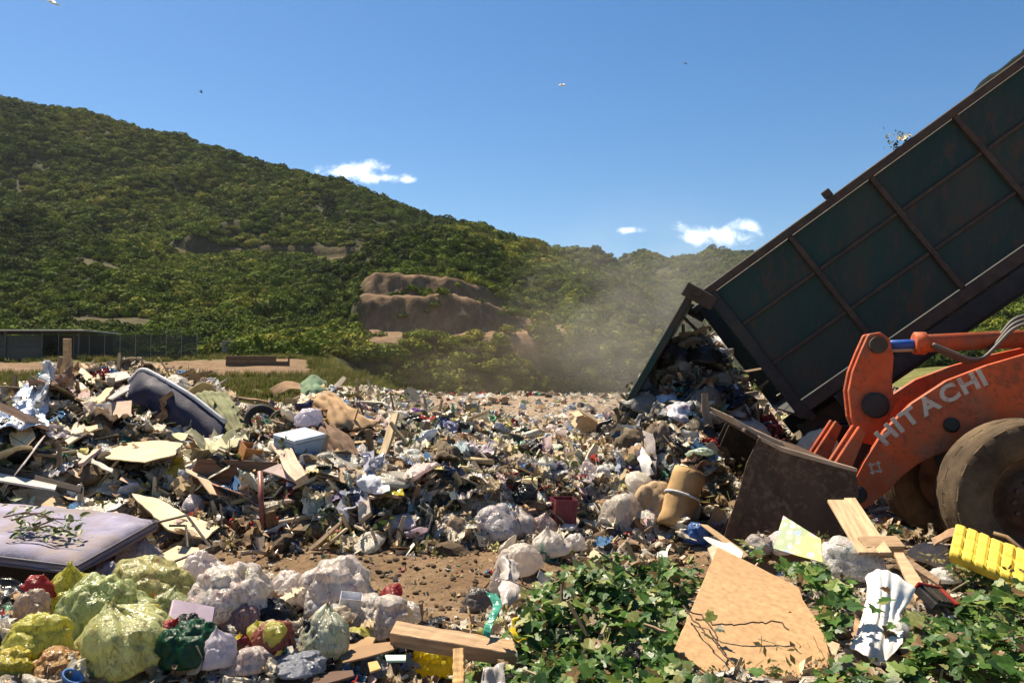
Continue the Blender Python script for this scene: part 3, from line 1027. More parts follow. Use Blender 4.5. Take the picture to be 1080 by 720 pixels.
    mk('side_window', box(7.6, 8.6, .0, .018, gl + 1.6, gl + 2.45), GLASS, cab)
    return t


def build_loader():
    yaw = R(9)
    o, ax, la = frame_on(1104, 533, 6.75, yaw)          # centre of the near front wheel's outer face
    t = thing('wheel_loader', (o[0], o[1], o[2]), 'orange wheel loader with dusty lugged tyres and worn steel bucket', 'wheel loader', -yaw)
    rad = .735
    tr = lambda pts, off: local_trace(pts, o, ax, la, off)
    for x in (0, 3.1):
        wheel(t, x, .28, 0, rad, .56, HUB, 20, -1, True)
        wheel(t, x, 2.06, 0, rad, .56, HUB, 20, 1)
        mk('axle', xf(lathe([(.16, .5), (.22, .9), (.22, 1.4), (.16, 1.85)], 16), TR((x, 0, 0), (-math.pi / 2, 0, 0))), DARK, t)
    # lift arms
    armpx = [(1210, 352), (1130, 362), (1080, 373), (1039, 385), (997, 401), (960, 425), (931, 454), (910, 487), (886, 533), (892, 541), (912, 535), (935, 518), (951, 501), (968, 488), (985, 480), (1003, 474), (1030, 466), (1064, 458), (1110, 440), (1210, 425)]
    arm = tr(armpx, .74)
    for y0 in (.70, 1.58):
        a = bev(mk('lift_arm', prism(arm, y0, y0 + .075), ORANGE, t), .012, 2)
        if y0 < 1:
            # lettering painted along the arm
            base = np.array(tr([(934, 470), (950, 456), (966, 444.5), (982, 434.5), (998, 425.5), (1014, 417), (1028, 410.5), (1042, 404.5)], .70))
            seg = np.concatenate([[0], np.cumsum(np.linalg.norm(np.diff(base, axis=0), axis=1))])
            mes = []
            for ch in 'HITACHI':
                cu = bpy.data.curves.new('letter', 'FONT')
                cu.body = ch
                cu.size = .215
                cu.extrude = .002
                cu.offset = .008
                tmp = bpy.data.objects.new('letter', cu)
                COL.objects.link(tmp)
                me = bpy.data.meshes.new_from_object(tmp.evaluated_get(bpy.context.evaluated_depsgraph_get()))
                bpy.data.objects.remove(tmp)
                me.materials.clear()
                me.materials.append(WHITE)
                xs = [q.co.x for q in me.vertices]
                mes.append((me, min(xs), max(xs) - min(xs)))
            gap = .026
            tot = sum(w for _, _, w in mes)
            k_ = (seg[-1] - gap * 6) / tot
            s_ = 0.0
            for me, x0, wd in mes:
                wd *= k_
                at_ = lambda s: np.array([np.interp(s, seg, base[:, 0]), np.interp(s, seg, base[:, 1])])
                p, q = at_(s_), at_(s_ + wd)
                ang = math.atan2(q[1] - p[1], q[0] - p[0])
                lo = link(bpy.data.objects.new('letter', me), a)
                lo.matrix_local = TR((p[0], y0 - .003, p[1]), (0, -ang, 0)) @ TR((0, 0, 0), (math.pi / 2, 0, 0), (k_, 1, 1)) @ TR((-x0, 0, 0))
                s_ += wd + gap
            e = tr([(923, 493)], .70)[0]
            ring = []
            for k in range(4):
                aa = k * math.pi / 2 + .55
                ring.append(xf(box(.030, .068, -.002, .002, -.016, .016), TR((e[0], y0 - .003, e[1]), (0, aa, 0))))
            rl = lathe([(.028, -.002), (.046, -.002), (.046, .002), (.028, .002)], 20, closed=True)
            ring.append(xf(rl, TR((e[0], y0 - .003, e[1]), (math.pi / 2, 0, 0))))
            mk('maker_emblem', join(*ring), WHITE, a)
    xa, za = tr([(905, 522)], .74)[0]
    xb, zb = tr([(1000, 452)], .74)[0]
    mk('cross_tube', xf(lathe([(.12, .74), (.12, 1.62)], 20), TR((xb - .12, 0, zb - .02), (-math.pi / 2, 0, 0))), ORANGE, t, True)
    # bell crank (two plates) and its pins
    crank = tr([(915, 352), (928, 350), (938, 358), (942, 376), (940, 402), (943, 428), (930, 455), (922, 470), (907, 466), (897, 440), (894, 412), (898, 392), (906, 372)], 1.12)
    for y0 in (1.08, 1.26):
        bev(mk('bell_crank', prism(crank, y0, y0 + .07), ORANGE, t), .02, 2)
    cx_, cz_ = tr([(921, 427)], 1.12)[0]
    mk('crank_pin', xf(lathe([(.11, -.03), (.13, -.02), (.13, .0), (.075, .0), (.075, .42), (.11, .42), (.11, .45)], 24), TR((cx_, 1.05, cz_), (-math.pi / 2, 0, 0))), DARK, t, False)
    tx, tz = tr([(924, 364)], 1.12)[0]
    mk('top_pin', xf(lathe([(.085, -.02), (.085, .32)], 20), TR((tx, 1.04, tz), (-math.pi / 2, 0, 0))), M('greasy_pin', (.05, .035, .025), rough=.6), t)
    # tilt cylinder
    ex, ez = tr([(1130, 355)], 1.2)[0]
    sx, sz = tr([(969, 362)], 1.2)[0]
    mk('cylinder_rod', tube([(tx, 1.2, tz), (sx + .2, 1.2, sz)], .05, 16), BLUER, t, True)
    mk('cylinder_rod_underside', tube([(tx, 1.2, tz - .055), (sx + .1, 1.2, sz - .055)], .022, 10), EDGE, t, True)
    mk('tilt_cylinder', tube([(sx - .05, 1.2, sz), (sx - .04, 1.2, sz), (sx + .06, 1.2, sz), (sx + .08, 1.2, sz), (ex, 1.2, ez)], [.10, .115, .115, .09, .09], 20), ORANGE, t, True)
    for k in range(3):
        pts = [tr([q], 1.05 + .05 * k)[0] for q in ((984, 363 + 2 * k), (1004, 371 + 3 * k), (1022, 379 + 2 * k), (1038, 378), (1052, 364 - 3 * k), (1068, 346 - 5 * k), (1092, 338 - 4 * k), (1120, 350))]
        pts = np.array(pts)
        tt = np.linspace(0, len(pts) - 1, 40)
        i = np.clip(tt.astype(int), 0, len(pts) - 2)
        f = tt - i
        pp = pts[i] * (1 - f)[:, None] + pts[i + 1] * f[:, None]
        for _ in range(4):
            pp[1:-1] = .25 * pp[:-2] + .5 * pp[1:-1] + .25 * pp[2:]
        mk('hydraulic_hose', tube([(q[0], 1.05 + .05 * k, q[1]) for q in pp], .019, 8), HOSE, t, True)
    # link from crank to bucket
    lk = tr([(912, 455), (928, 462), (905, 500), (893, 494)], 1.14)
    bev(mk('bucket_link', prism(lk, 1.13, 1.27), DARK, t), .015)
    for (qx, qy, rr_) in ((904, 521, .085), (1003, 448, .07)):
        bx_, bz_ = tr([(qx, qy)], .70)[0]
        mk('pin_boss', xf(lathe([(rr_, 0), (rr_, .03), (rr_ * .7, .045), (rr_ * .3, .045), (.001, .04)], 20), TR((bx_, .70, bz_), (math.pi / 2, 0, 0))), DARK, t)
    # front frame behind the arms, with fenders
    ff = tr([(1004, 476), (1048, 425), (1075, 395), (1230, 378), (1230, 560), (1080, 580), (1035, 565)], .85)
    bev(mk('front_frame', prism(ff, .86, 1.48), DARK, t), .03)
    ft = tr([(1040, 440), (1060, 408), (1130, 350), (1200, 352), (1200, 450)], .95)
    for y0 in (.94, 1.34):
        bev(mk('tower_plate', prism(ft, y0, y0 + .06), ORANGE, t), .015)
    # bucket: swept shell with two cheeks
    bw0, bw1 = -.12, 2.46
    shell = tr([(787, 452), (805, 463), (824, 474), (848, 481), (878, 489), (903, 497), (906, 520), (901, 545), (887, 568), (862, 580), (820, 584), (764, 588)], -.12)
    th = .035
    sh = np.array(shell)
    nrm = np.zeros_like(sh)
    d = np.gradient(sh, axis=0)
    nrm[:, 0], nrm[:, 1] = d[:, 1], -d[:, 0]
    nrm /= np.linalg.norm(nrm, axis=1)[:, None]
    inner = sh + nrm * th * 1.0
    n = len(sh)
    b = empty('bucket', (0, 0, 0))
    b.parent = t
    ring = [tuple(q) for q in sh] + [tuple(q) for q in inner[::-1]]
    bev(mk('shell', prism(ring, bw0 + .03, bw1 - .03), BUCKET, b), .006)
    cheek = [tuple(q) for q in sh]
    c2 = tr([(805, 463), (824, 474), (848, 481), (878, 489), (903, 497), (906, 520), (901, 545), (887, 568), (862, 580), (820, 584), (766, 588), (771, 560), (783, 520), (792, 492)], -.12)
    for y0 in (bw0, bw1 - .028):
        bev(mk('cheek', prism(c2, y0, y0 + .028), BUCKET, b), .006)
        e2 = tr([(800, 461), (811, 466), (797, 495), (789, 521), (777, 561), (771, 588), (758, 590), (766, 556), (780, 515), (787, 488)], -.12)
        bev(mk('cheek_edge', prism(e2, y0 - .012, y0 - .001) if y0 < 0 else prism(e2, y0 + .029, y0 + .04), BUCKET, b), .004)
    sg = tr([(776, 441), (800, 455), (830, 468), (834, 474), (805, 464), (782, 452)], -.12)
    bev(mk('spill_guard', prism(sg, .12, bw1 - .02), EDGE, b), .006)
    rim = tr([(801, 460), (824, 471), (848, 478), (878, 486.5), (904, 494), (904, 498), (878, 491), (848, 483), (824, 476), (803, 465)], -.12)
    bev(mk('top_edge', prism(rim, bw0 - .014, bw0 + .12), EDGE, b), .004)
    cut = tr([(772, 581), (752, 592), (752, 596), (800, 590)], -.12)
    mk('cutting_edge', prism(cut, bw0 + .03, bw1 - .03), EDGE, b)
    br = tr([(879, 490), (906, 449), (914, 456), (897, 498)], .6)
    for y0 in (.60, .82, 1.50, 1.72):
        bev(mk('hanger_plate', prism(br, y0, y0 + .05), ORANGE, b), .01)
    # rear body, mostly beyond the picture's edge
    bev(mk('rear_frame', box(1.6, 4.4, .62, 1.72, -.05, .62), DARK, t), .03)
    hood = bev(mk('engine_hood', prism([(2.7, .62), (4.7, .62), (4.75, 1.25), (4.5, 1.45), (2.7, 1.6)], .45, 1.9), ORANGE, t), .06, 2)
    for k in range(6):
        mk('grille_slat', box(3.4, 4.4, .425, .448, .72 + .1 * k, .77 + .1 * k), DARK, hood)
    cab = empty('cab', (0, 0, 0))
    cab.parent = t
    bev(mk('cab_floor', box(1.45, 2.69, .5, 1.84, .63, 1.0), ORANGE, cab), .03)
    for x in (1.5, 2.6):
        for y in (.52, 1.76):
            bev(mk('cab_post', box(x, x + .07, y, y + .07, 1.0, 2.3), DARK, cab), .01)
    bev(mk('cab_roof', box(1.38, 2.75, .45, 1.9, 2.3, 2.42), ORANGE, cab), .04, 2)
    for nm, g in (('side_window', box(1.575, 2.595, .54, .55, 1.0, 2.3)), ('side_window', box(1.575, 2.595, 1.79, 1.80, 1.0, 2.3)), ('windscreen', box(1.52, 1.53, .595, 1.755, 1.0, 2.3))):
        mk(nm, g, GLASS, cab)
    mk('steering_column', tube([(1.75, 1.2, 1.0), (1.85, 1.2, 1.5)], .04, 8), DARK, cab)
    # fender over the near front wheel is torn back in bright metal
    return t


truck = build_truck()
loader = build_loader()
# ------------------------------------------------------------------ loose-litter shapes
def bag_geo(seed, sub=4, knot=True, lump=.25, squash=.72):
    """thin film stretched over lumpy contents: smooth bulges, creases that run from the knot"""
    v, f = ICO[sub]
    v = v.copy()
    z = v[:, 2]
    ang = np.arctan2(v[:, 1], v[:, 0])
    rs = np.random.RandomState(seed)
    r = 1 + lump * .55 * fbm(v * 1.0 + seed * 3.1, seed, 2)
    for _ in range(7):
        d = rs.randn(3)
        d /= np.linalg.norm(d)
        r = np.maximum(r, r * .80 + .30 * sst(v @ d, .72, .97) * (1 + lump))
    warp = fbm(v * 1.3, seed + 9, 2)
    a1 = np.stack([np.cos(ang) * 4.2 + warp * .8, np.sin(ang) * 4.2 + warp * .8, z * .55 + seed], 1)
    fold = np.sqrt(np.abs(vn(a1, seed + 11)) + .002)
    fold2 = np.sqrt(np.abs(vn(a1 * 2.1 + 5, seed + 12)) + .002)
    cross = np.sqrt(np.abs(vn(v * 2.4 + warp[:, None] * 1.5 + seed, seed + 13)) + .002)
    top = .35 + 1.1 * sst(z, -.1, .85)
    r = r + .085 * (fold - .5) * top + .04 * (fold2 - .5) * top + .055 * (cross - .5)
    for nc, am in ((46, .075), (150, .042), (420, .018)):      # crumpled facets with pinched ridges
        if nc > 200 and sub < 5:
            continue
        c = rs.randn(nc, 3)
        c /= np.linalg.norm(c, axis=1)[:, None]
        vw = v + .22 * np.stack([fbm(v * 2.2, seed + 51, 2), fbm(v * 2.2, seed + 52, 2), fbm(v * 2.2, seed + 53, 2)], 1)
        dd = np.sqrt(np.maximum(0, 2 - 2 * (vw @ c.T)))
        pr = np.partition(dd, 1, axis=1)
        h = rs.rand(nc)[np.argmin(dd, 1)]
        r = r + am * (np.sqrt(np.clip(pr[:, 0] / (pr[:, 1] + 1e-6), 0, 1)) - .6) * (.5 + .8 * h) * (.6 + .7 * sst(z, -.3, .8))
    q = v * r[:, None]
    if knot:
        k = sst(z, .60, .92)
        q[:, :2] *= (1 - .86 * k)[:, None]
        q[:, 2] += .24 * k
        ear = sst(z, .945, .985)
        q[:, :2] *= (1 + 2.2 * ear * (1 + .6 * np.sin(ang * 2 + seed)))[:, None]
        q[:, 2] += .12 * ear * np.sin(ang * 3 + seed)
        q[:, 0] += .16 * k * math.sin(seed)
        q[:, 1] += .16 * k * math.cos(seed)
    q[:, 2] = np.where(q[:, 2] < -.35, -.35 + (q[:, 2] + .35) * .3, q[:, 2])
    q[:, 2] = (q[:, 2] + .5) * squash
    q[:, :2] *= (1 + .14 * np.exp(-((q[:, 2] - .2) / .3) ** 2))[:, None]
    return q, f


def crumple_geo(seed, n=10, amp=.30, curl=.5, asp=1.0):
    """a creased piece of film, paper or cloth about one metre across"""
    u, v, f = grid(n, max(4, int(n * asp)))
    x, y = u - .5, (v - .5) * asp
    p = np.stack([x * 2.2, y * 2.2, x * 0 + seed * 1.7], 1)
    jag = 1 + .25 * vn(np.stack([x * 3, y * 3, x * 0 + seed], 1), seed + 2)
    z = amp * 1.5 * np.sqrt(np.abs(fbm(p * 1.5, seed, 3)) + .002) + .4 * amp * ridged(p * 2.2, seed + 4, 2) + curl * (x * math.cos(seed) + y * math.sin(seed)) ** 2
    X = x * jag * .85 + .16 * fbm(p * 1.3, seed + 21, 2)
    Y = y * jag * .85 + .16 * fbm(p * 1.3, seed + 31, 2)
    return np.stack([X, Y, z - z.mean() + .1], 1), f


def flap_geo(seed, thick=.02):
    """torn, bent piece of board with real thickness"""
    r = random.Random(seed)
    a, b = 1.0, r.uniform(.45, .9)
    bend = r.uniform(-.5, .5)
    cut = [r.uniform(0, .25) for _ in range(4)]
    top = [(-.5 * a, -.5 * b + cut[0], 0), (-.5 * a + cut[1], -.5 * b, 0), (0, -.5 * b + .06 * r.random(), 0), (.5 * a, -.5 * b + .1 * r.random(), 0), (.5 * a, .5 * b - cut[2], 0), (.5 * a - cut[3], .5 * b, 0), (0, .5 * b - .08 * r.random(), 0), (-.5 * a, .5 * b, 0)]
    # two faces hinged on the middle line
    def hz(q):
        return (q[0], q[1], abs(q[0]) * bend + .02)
    T = [hz(q) for q in top]
    B = [(q[0], q[1], q[2] - thick) for q in T]
    V = T + B
    Fs = [[0, 1, 2, 6, 7], [2, 3, 4, 5, 6], [15, 14, 10, 9, 8], [14, 13, 12, 11, 10]]
    Fs += [[i, i + 8, (i + 1) % 8 + 8, (i + 1) % 8] for i in range(8)]
    return V, Fs


def stick_geo(seed, w=.035, h=.02, n=4):
    r = random.Random(seed)
    V, Fs = [], []
    for i in range(n + 1):
        t = i / n - .5
        dx, dz = r.uniform(-.012, .012), r.uniform(-.012, .012)
        k = 1 if 0 < i < n else r.uniform(.5, .9)
        V += [(t, -w * k + dx, -h + dz), (t + r.uniform(-.02, .02), w * k + dx, -h + dz), (t, w * k + dx, h + dz), (t + r.uniform(-.02, .02), -w * k + dx, h + dz)]
    for i in range(n):
        for k in range(4):
            Fs.append([i * 4 + k, i * 4 + (k + 1) % 4, i * 4 + 4 + (k + 1) % 4, i * 4 + 4 + k][::-1])
    Fs += [[0, 1, 2, 3], [n * 4 + 3, n * 4 + 2, n * 4 + 1, n * 4]]
    return V, Fs


def clod_geo(seed, sub=2):
    v, f = ICO[sub]
    q = v * (.5 * (1 + .38 * fbm(v * 1.6 + seed, seed, 3) + .12 * ridged(v * 4, seed + 3, 2)))[:, None]
    q[:, 2] = q[:, 2] * .65 + .12
    return q, f


def bottle_geo():
    return xf(lathe([(.08, 0), (.115, .02), (.12, .3), (.105, .34), (.12, .38), (.12, .62), (.09, .74), (.04, .84), (.04, .93), (.05, .93), (.05, 1.0), (.0, 1.0)], 12), TR((0, -.5, .1), (-math.pi / 2, 0, 0)))


def tub_geo():
    return lathe([(.0, .02), (.36, 0), (.46, .5), (.5, .5), (.5, .54), (.43, .54), (.34, .06), (.0, .06)], 16)


def carton_geo(seed=0, flaps=True):
    """an open box with walls of real thickness and bent flaps"""
    a, b, c, t = .5, .36, .5, .018
    gs = [box(-a, a, -b, b, 0, t), box(-a, -a + t, -b, b, t, c), box(a - t, a, -b, b, t, c), box(-a + t, a - t, -b, -b + t, t, c), box(-a + t, a - t, b - t, b, t, c)]
    if flaps:
        r = random.Random(seed)
        for (x, y, rot, L) in ((0, -b, 0, a), (0, b, math.pi, a), (a, 0, math.pi / 2, b), (-a, 0, -math.pi / 2, b)):
            g = box(-L * .98, L * .98, -.30, 0, -.006, .006)
            gs.append(xf(g, TR((x, y, c + .004), (r.uniform(-.9, .9), 0, rot))))
    return join(*gs)


def sprig_geo(seed, n=26):
    r = np.random.RandomState(seed)
    V, Fs = [], []
    for k in range(n):
        p = r.randn(3) * np.array([.32, .32, .14])
        p[2] = abs(p[2])
        d = r.randn(3)
        d /= np.linalg.norm(d)
        e = np.cross(d, r.randn(3))
        e /= np.linalg.norm(e)
        s = .07 + .08 * r.rand()
        i = len(V)
        V += [(p - d * s).tolist(), (p + e * s * .55).tolist(), (p + d * s).tolist(), (p - e * s * .55).tolist()]
        Fs.append([i, i + 1, i + 2, i + 3])
    for k in range(5):
        p = r.randn(3) * .25
        p[2] = abs(p[2]) * .4
        q = p + r.randn(3) * .35
        g = tube([p, (p + q) / 2 + r.randn(3) * .05, q], .008, 4)
        i = len(V)
        V += [list(map(float, w)) for w in g[0]]
        Fs += [[a + i for a in w] for w in g[1]]
    return V, Fs


PROTO = []                                  # (family, kind)
def proto_set():
    out = []
    for s in range(5):
        out.append(('film', loose('film', crumple_geo(20 + s, 13, .30 + .06 * s, .4), FI['film'], True)))
    for s in range(3):
        out.append(('cloth', loose('cloth', crumple_geo(40 + s, 12, .2, .3, .7), FI['cloth'], True)))
    for s in range(4):
        out.append(('bag', loose('bag', bag_geo(60 + s, 4, s < 3, .6, .5), FI['film'], True)))
    for s in range(5):
        out.append(('card', loose('card', flap_geo(80 + s), FI['card'])))
    for s in range(3):
        out.append(('stick', loose('stick', stick_geo(90 + s, .03 + .02 * s), FI['wood'])))
    for s in range(3):
        out.append(('clod', loose('clod', clod_geo(95 + s), FI['clod'])))
    out.append(('paint', loose('bottle', bottle_geo(), FI['paint'], True)))
    out.append(('paint', loose('tub', tub_geo(), FI['paint'])))
    out.append(('box', loose('carton', carton_geo(3), FI['card'])))
    for s in range(2):
        out.append(('leaf', loose('sprig', sprig_geo(70 + s), FI['leaf'])))
    return out


PAL = {
    'film': [(.78, .72, .61)] * 7 + [(.64, .56, .44)] * 4 + [(.55, .44, .30)] * 4 + [(.42, .30, .19)] * 3 + [(.03, .03, .03)] * 2 + [(.46, .50, .56), (.60, .55, .24), (.10, .22, .42), (.42, .06, .05), (.12, .30, .22), (.55, .42, .42)],
    'cloth': [(.30, .22, .15), (.42, .34, .25), (.11, .10, .10), (.06, .08, .14), (.46, .44, .42), (.26, .06, .07), (.16, .19, .14), (.20, .16, .26), (.55, .52, .48)],
    'bag': [(.76, .70, .60)] * 5 + [(.62, .54, .42), (.5, .42, .32), (.04, .04, .045), (.03, .03, .03), (.52, .52, .20), (.50, .53, .60), (.58, .48, .36)],
    'card': [(.52, .38, .24), (.58, .45, .30), (.44, .31, .19), (.66, .58, .46), (.74, .72, .68), (.30, .20, .13), (.60, .49, .36)],
    'box': [(.42, .29, .18), (.60, .55, .48)],
    'stick': [(.50, .38, .24), (.38, .27, .17), (.24, .16, .10), (.60, .50, .36)],
    'clod': [(.17, .115, .07), (.14, .095, .06), (.22, .155, .10), (.10, .070, .046)],
    'paint': [(.7, .7, .68), (.62, .60, .55), (.10, .22, .46), (.48, .06, .05), (.60, .48, .08), (.10, .26, .14), (.05, .05, .05)],
    'leaf': [(.10, .12, .025), (.18, .15, .05), (.14, .10, .05), (.07, .10, .02)],
}


def litter_cover():
    r = np.random.RandomState(21)
    protos = proto_set()
    fam = {}
    for i, (k, o) in enumerate(protos):
        fam.setdefault(k, []).append(i)
    P_, R_, S_, I_, T_ = [], [], [], [], []

    def put(x, y, smin, smax, mix, sink=.0, tilt=.5, dark=1.0, lift=0.0):
        n = len(x)
        ks = list(mix)
        pr = np.array([mix[k] for k in ks], float)
        kk = r.choice(len(ks), n, p=pr / pr.sum())
        z = GH(x, y)
        sc = smin + (smax - smin) * r.rand(n) ** 2.2
        for i in range(n):
            k = ks[kk[i]]
            I_.append(fam[k][r.randint(len(fam[k]))])
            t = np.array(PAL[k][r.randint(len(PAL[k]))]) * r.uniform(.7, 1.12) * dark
            T_.append(t)
            s = sc[i] * {'stick': 2.0, 'clod': .8, 'bag': .52, 'paint': .6, 'leaf': 1.3}.get(k, 1.0)
            S_.append((s * r.uniform(.75, 1.25), s * r.uniform(.75, 1.25), s * r.uniform(.7, 1.2)))
            tl = tilt * (1.25 if k in ('film', 'card', 'cloth', 'stick') else .7)
            R_.append((r.randn() * tl, r.randn() * tl, r.uniform(0, 6.283)))
            P_.append((x[i], y[i], z[i] - sink * s + lift * s * r.rand()))
    allm = {'film': 9, 'cloth': 2.0, 'bag': 1.0, 'card': 4.4, 'stick': 1.5, 'clod': 2.5, 'paint': 1, 'leaf': 1.2}

    def area(n, y0, y1, p0, p1, pw=1.0):
        y = y0 + (y1 - y0) * r.rand(n) ** pw
        px = r.uniform(p0, p1, n)
        return (px - 540) / FPX * y, y
    # open plain, thinning with distance
    x, y = area(5200, 8.2, 17, 330, 1000)
    put(x, y, .04, .34, allm)
    x, y = area(6500, 15, 54, 380, 1090, 1.15)
    put(x, y, .10, .40, {'film': 8, 'cloth': 1.2, 'bag': 1.8, 'card': 3, 'clod': 1, 'paint': .6, 'box': .1})
    # left heap
    x, y = area(5600, 7.0, 14.5, -30, 480)
    put(x, y, .05, .36, {'film': 6, 'cloth': 3.5, 'bag': .7, 'card': 5, 'stick': 4, 'clod': 2.5, 'paint': 1, 'leaf': 3}, dark=.95)
    x, y = area(3000, 7.2, 12.5, -30, 640)
    put(x, y, .04, .20, {'film': 9, 'cloth': 2, 'card': 5, 'stick': 3, 'leaf': 1}, lift=.5)
    x, y = area(2600, 7.2, 9.6, 150, 720)
    put(x, y, .04, .22, {'film': 7, 'cloth': 2.5, 'bag': 1, 'card': 3, 'stick': 2.5, 'clod': 4, 'paint': 1, 'leaf': 2.5})
    # clods and scraps on the wheel track
    x, y = area(3000, 5.5, 7.6, 130, 760)
    put(x, y, .010, .075, {'clod': 6, 'film': 1.6, 'card': 2.2, 'stick': 1.4, 'leaf': .8, 'cloth': .6})
    x, y = area(1400, 5.4, 8.8, 780, 1100)
    put(x, y, .03, .14, {'clod': 8, 'film': 1.2, 'card': 2, 'stick': 2, 'leaf': 1})
    # under the foreground bags and ivy
    x, y = area(3000, 2.6, 5.6, -40, 560)
    put(x, y, .03, .17, {'film': 6, 'cloth': 3, 'bag': 1, 'card': 3, 'stick': 1, 'clod': 2, 'paint': 1.5, 'leaf': 1})
    x, y = area(1500, 2.6, 5.6, 500, 1120)
    put(x, y, .03, .16, {'film': 3, 'cloth': 1, 'card': 3, 'stick': 4, 'clod': 3, 'leaf': 5})
    x, y = area(420, 2.9, 5.3, 500, 1110)
    ok = [not (690 < q < 975) for q in 540 + FPX * x / y]
    x, y = x[ok], y[ok]
    put(x, y, .03, .13, {'film': 5, 'card': 2, 'stick': 4, 'leaf': 3, 'cloth': 1}, tilt=.6, lift=1.6)
    x, y = area(900, 3.0, 5.2, -40, 440)
    put(x, y, .04, .14, {'film': 8, 'cloth': 3, 'card': .6, 'paint': 1.2}, tilt=.7, lift=.9)
    # the load sliding from the truck
    a = r.uniform(0, 6.283, 2600)
    d = np.sqrt(r.rand(2600)) * 1.75
    put(2.66 + .95 * d * np.cos(a), 11.5 + 1.15 * d * np.sin(a), .07, .42, {'film': 4, 'cloth': 4.5, 'bag': 2.2, 'card': 4, 'stick': 2, 'clod': 1.5, 'paint': 1, 'leaf': .6}, tilt=.9, dark=.5, lift=.25)  # piece colours darkened to deepen the shadow on the load
    a = r.uniform(0, 6.283, 900)
    d = np.sqrt(r.rand(900)) * 1.3
    put(1.9 + 1.1 * d * np.cos(a), 8.9 + .8 * d * np.sin(a), .06, .34, allm, tilt=.8, lift=.2)
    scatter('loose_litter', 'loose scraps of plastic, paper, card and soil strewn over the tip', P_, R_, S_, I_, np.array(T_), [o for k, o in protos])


litter_cover()
# ------------------------------------------------------------------ far things: sheds, fence, trees, birds, dust
def tri_surface(px, py, y0, y1):
    Y = np.arange(y0, y1, .5)
    r = ray(px, py)
    x = r[0] * Y / r[1]
    z = CAMZ + r[2] * Y / r[1]
    g = GH(x, Y)
    k = int(np.argmax(z < g)) if (z < g).any() else len(Y) - 1
    return np.array([x[k], Y[k], g[k]])


GREYROOF = M('pale_roof_sheet', (.34, .34, .31), rough=.5, var=.15, dirt=.3)
SHEDW = M('dark_green_cladding', (.030, .045, .040), rough=.7, var=.3, dirt=.4)
SHEDG = M('dark_grey_cladding', (.075, .072, .065), rough=.8, var=.35, dirt=.5)  # dark grey is the cladding's own colour
CONC = M('weathered_concrete', (.22, .21, .19), rough=.9, var=.25, dirt=.4, bump=.3, bscale=6)
NET = M('dark_netting', (.035, .034, .030), rough=.9, var=.3)
PALEP = M('pale_steel_post', (.26, .26, .24), rough=.5, var=.15)
TIMB = M('brown_timber', (.14, .085, .045), rough=.85, var=.35, stretch=(.4, 4, 4))


def build_shed():
    Y = 91.0
    a, b = P(-150, 348, Y), P(93, 348, Y)
    zg = min(GH(np.linspace(a[0], b[0], 12), np.full(12, Y)).min(), 3.0)
    t = thing('storage_shed', (b[0], Y, zg), 'long low dark shed with pale flat roof below the scrub', 'shed')
    h = a[2] - zg
    L = b[0] - a[0]
    bev(mk('roof', xf(box(-L, 0, -.8, 7, h - .16, h), TR((0, 0, 0))), GREYROOF, t), .03)
    mk('back_wall', box(-L + .2, -.3, 6.2, 6.4, 0, h - .29), SHEDW, t)
    k = 0
    for x0 in np.arange(-L + .2, -7, 4.2):
        mk('wall_panel', box(x0, x0 + 4.1, 0, .12, .0, h * .46), SHEDG, t)
        mk('wall_panel', box(x0, x0 + 4.1, .02, .10, h * .46 + .01, h - .6), SHEDW, t)
    for x0 in np.arange(-L + .1, .1, 4.2):
        mk('post', box(x0, x0 + .18, -.2, -.02, 0, h - .17), SHEDG, t)
    return t


def build_net_fence():
    Y = 93.0
    x0, x1 = P(62, 350, Y)[0], P(208, 350, Y)[0]
    zg = gz((x0 + x1) / 2, Y)
    h = P(130, 349, Y)[2] - zg
    t = thing('net_fence', (x0, Y, zg), 'dark litter net fence with slanted pale posts beside the shed', 'fence')
    n = 9
    st = (x1 - x0) / n
    for k in range(n + 1):
        x = k * st
        mk('post', tube([(x, 0, -.6), (x, 0, h - .5), (x - .35, -.35, h + .1)], .03, 6), PALEP, t)
    for k in range(n):
        bars = []
        for i in range(26):
            x = k * st + .06 + i * (st - .12) / 25
            bars.append(box(x - .02, x + .02, -.01, .01, .1, h - .45))
        for i in range(12):
            z = .15 + i * (h - .65) / 11
            bars.append(box(k * st + .05, k * st + st - .05, .012, .03, z - .025, z + .025))
        o = mk('net_panel', join(*bars), NET, t)
        o['kind'] = 'stuff'
    return t


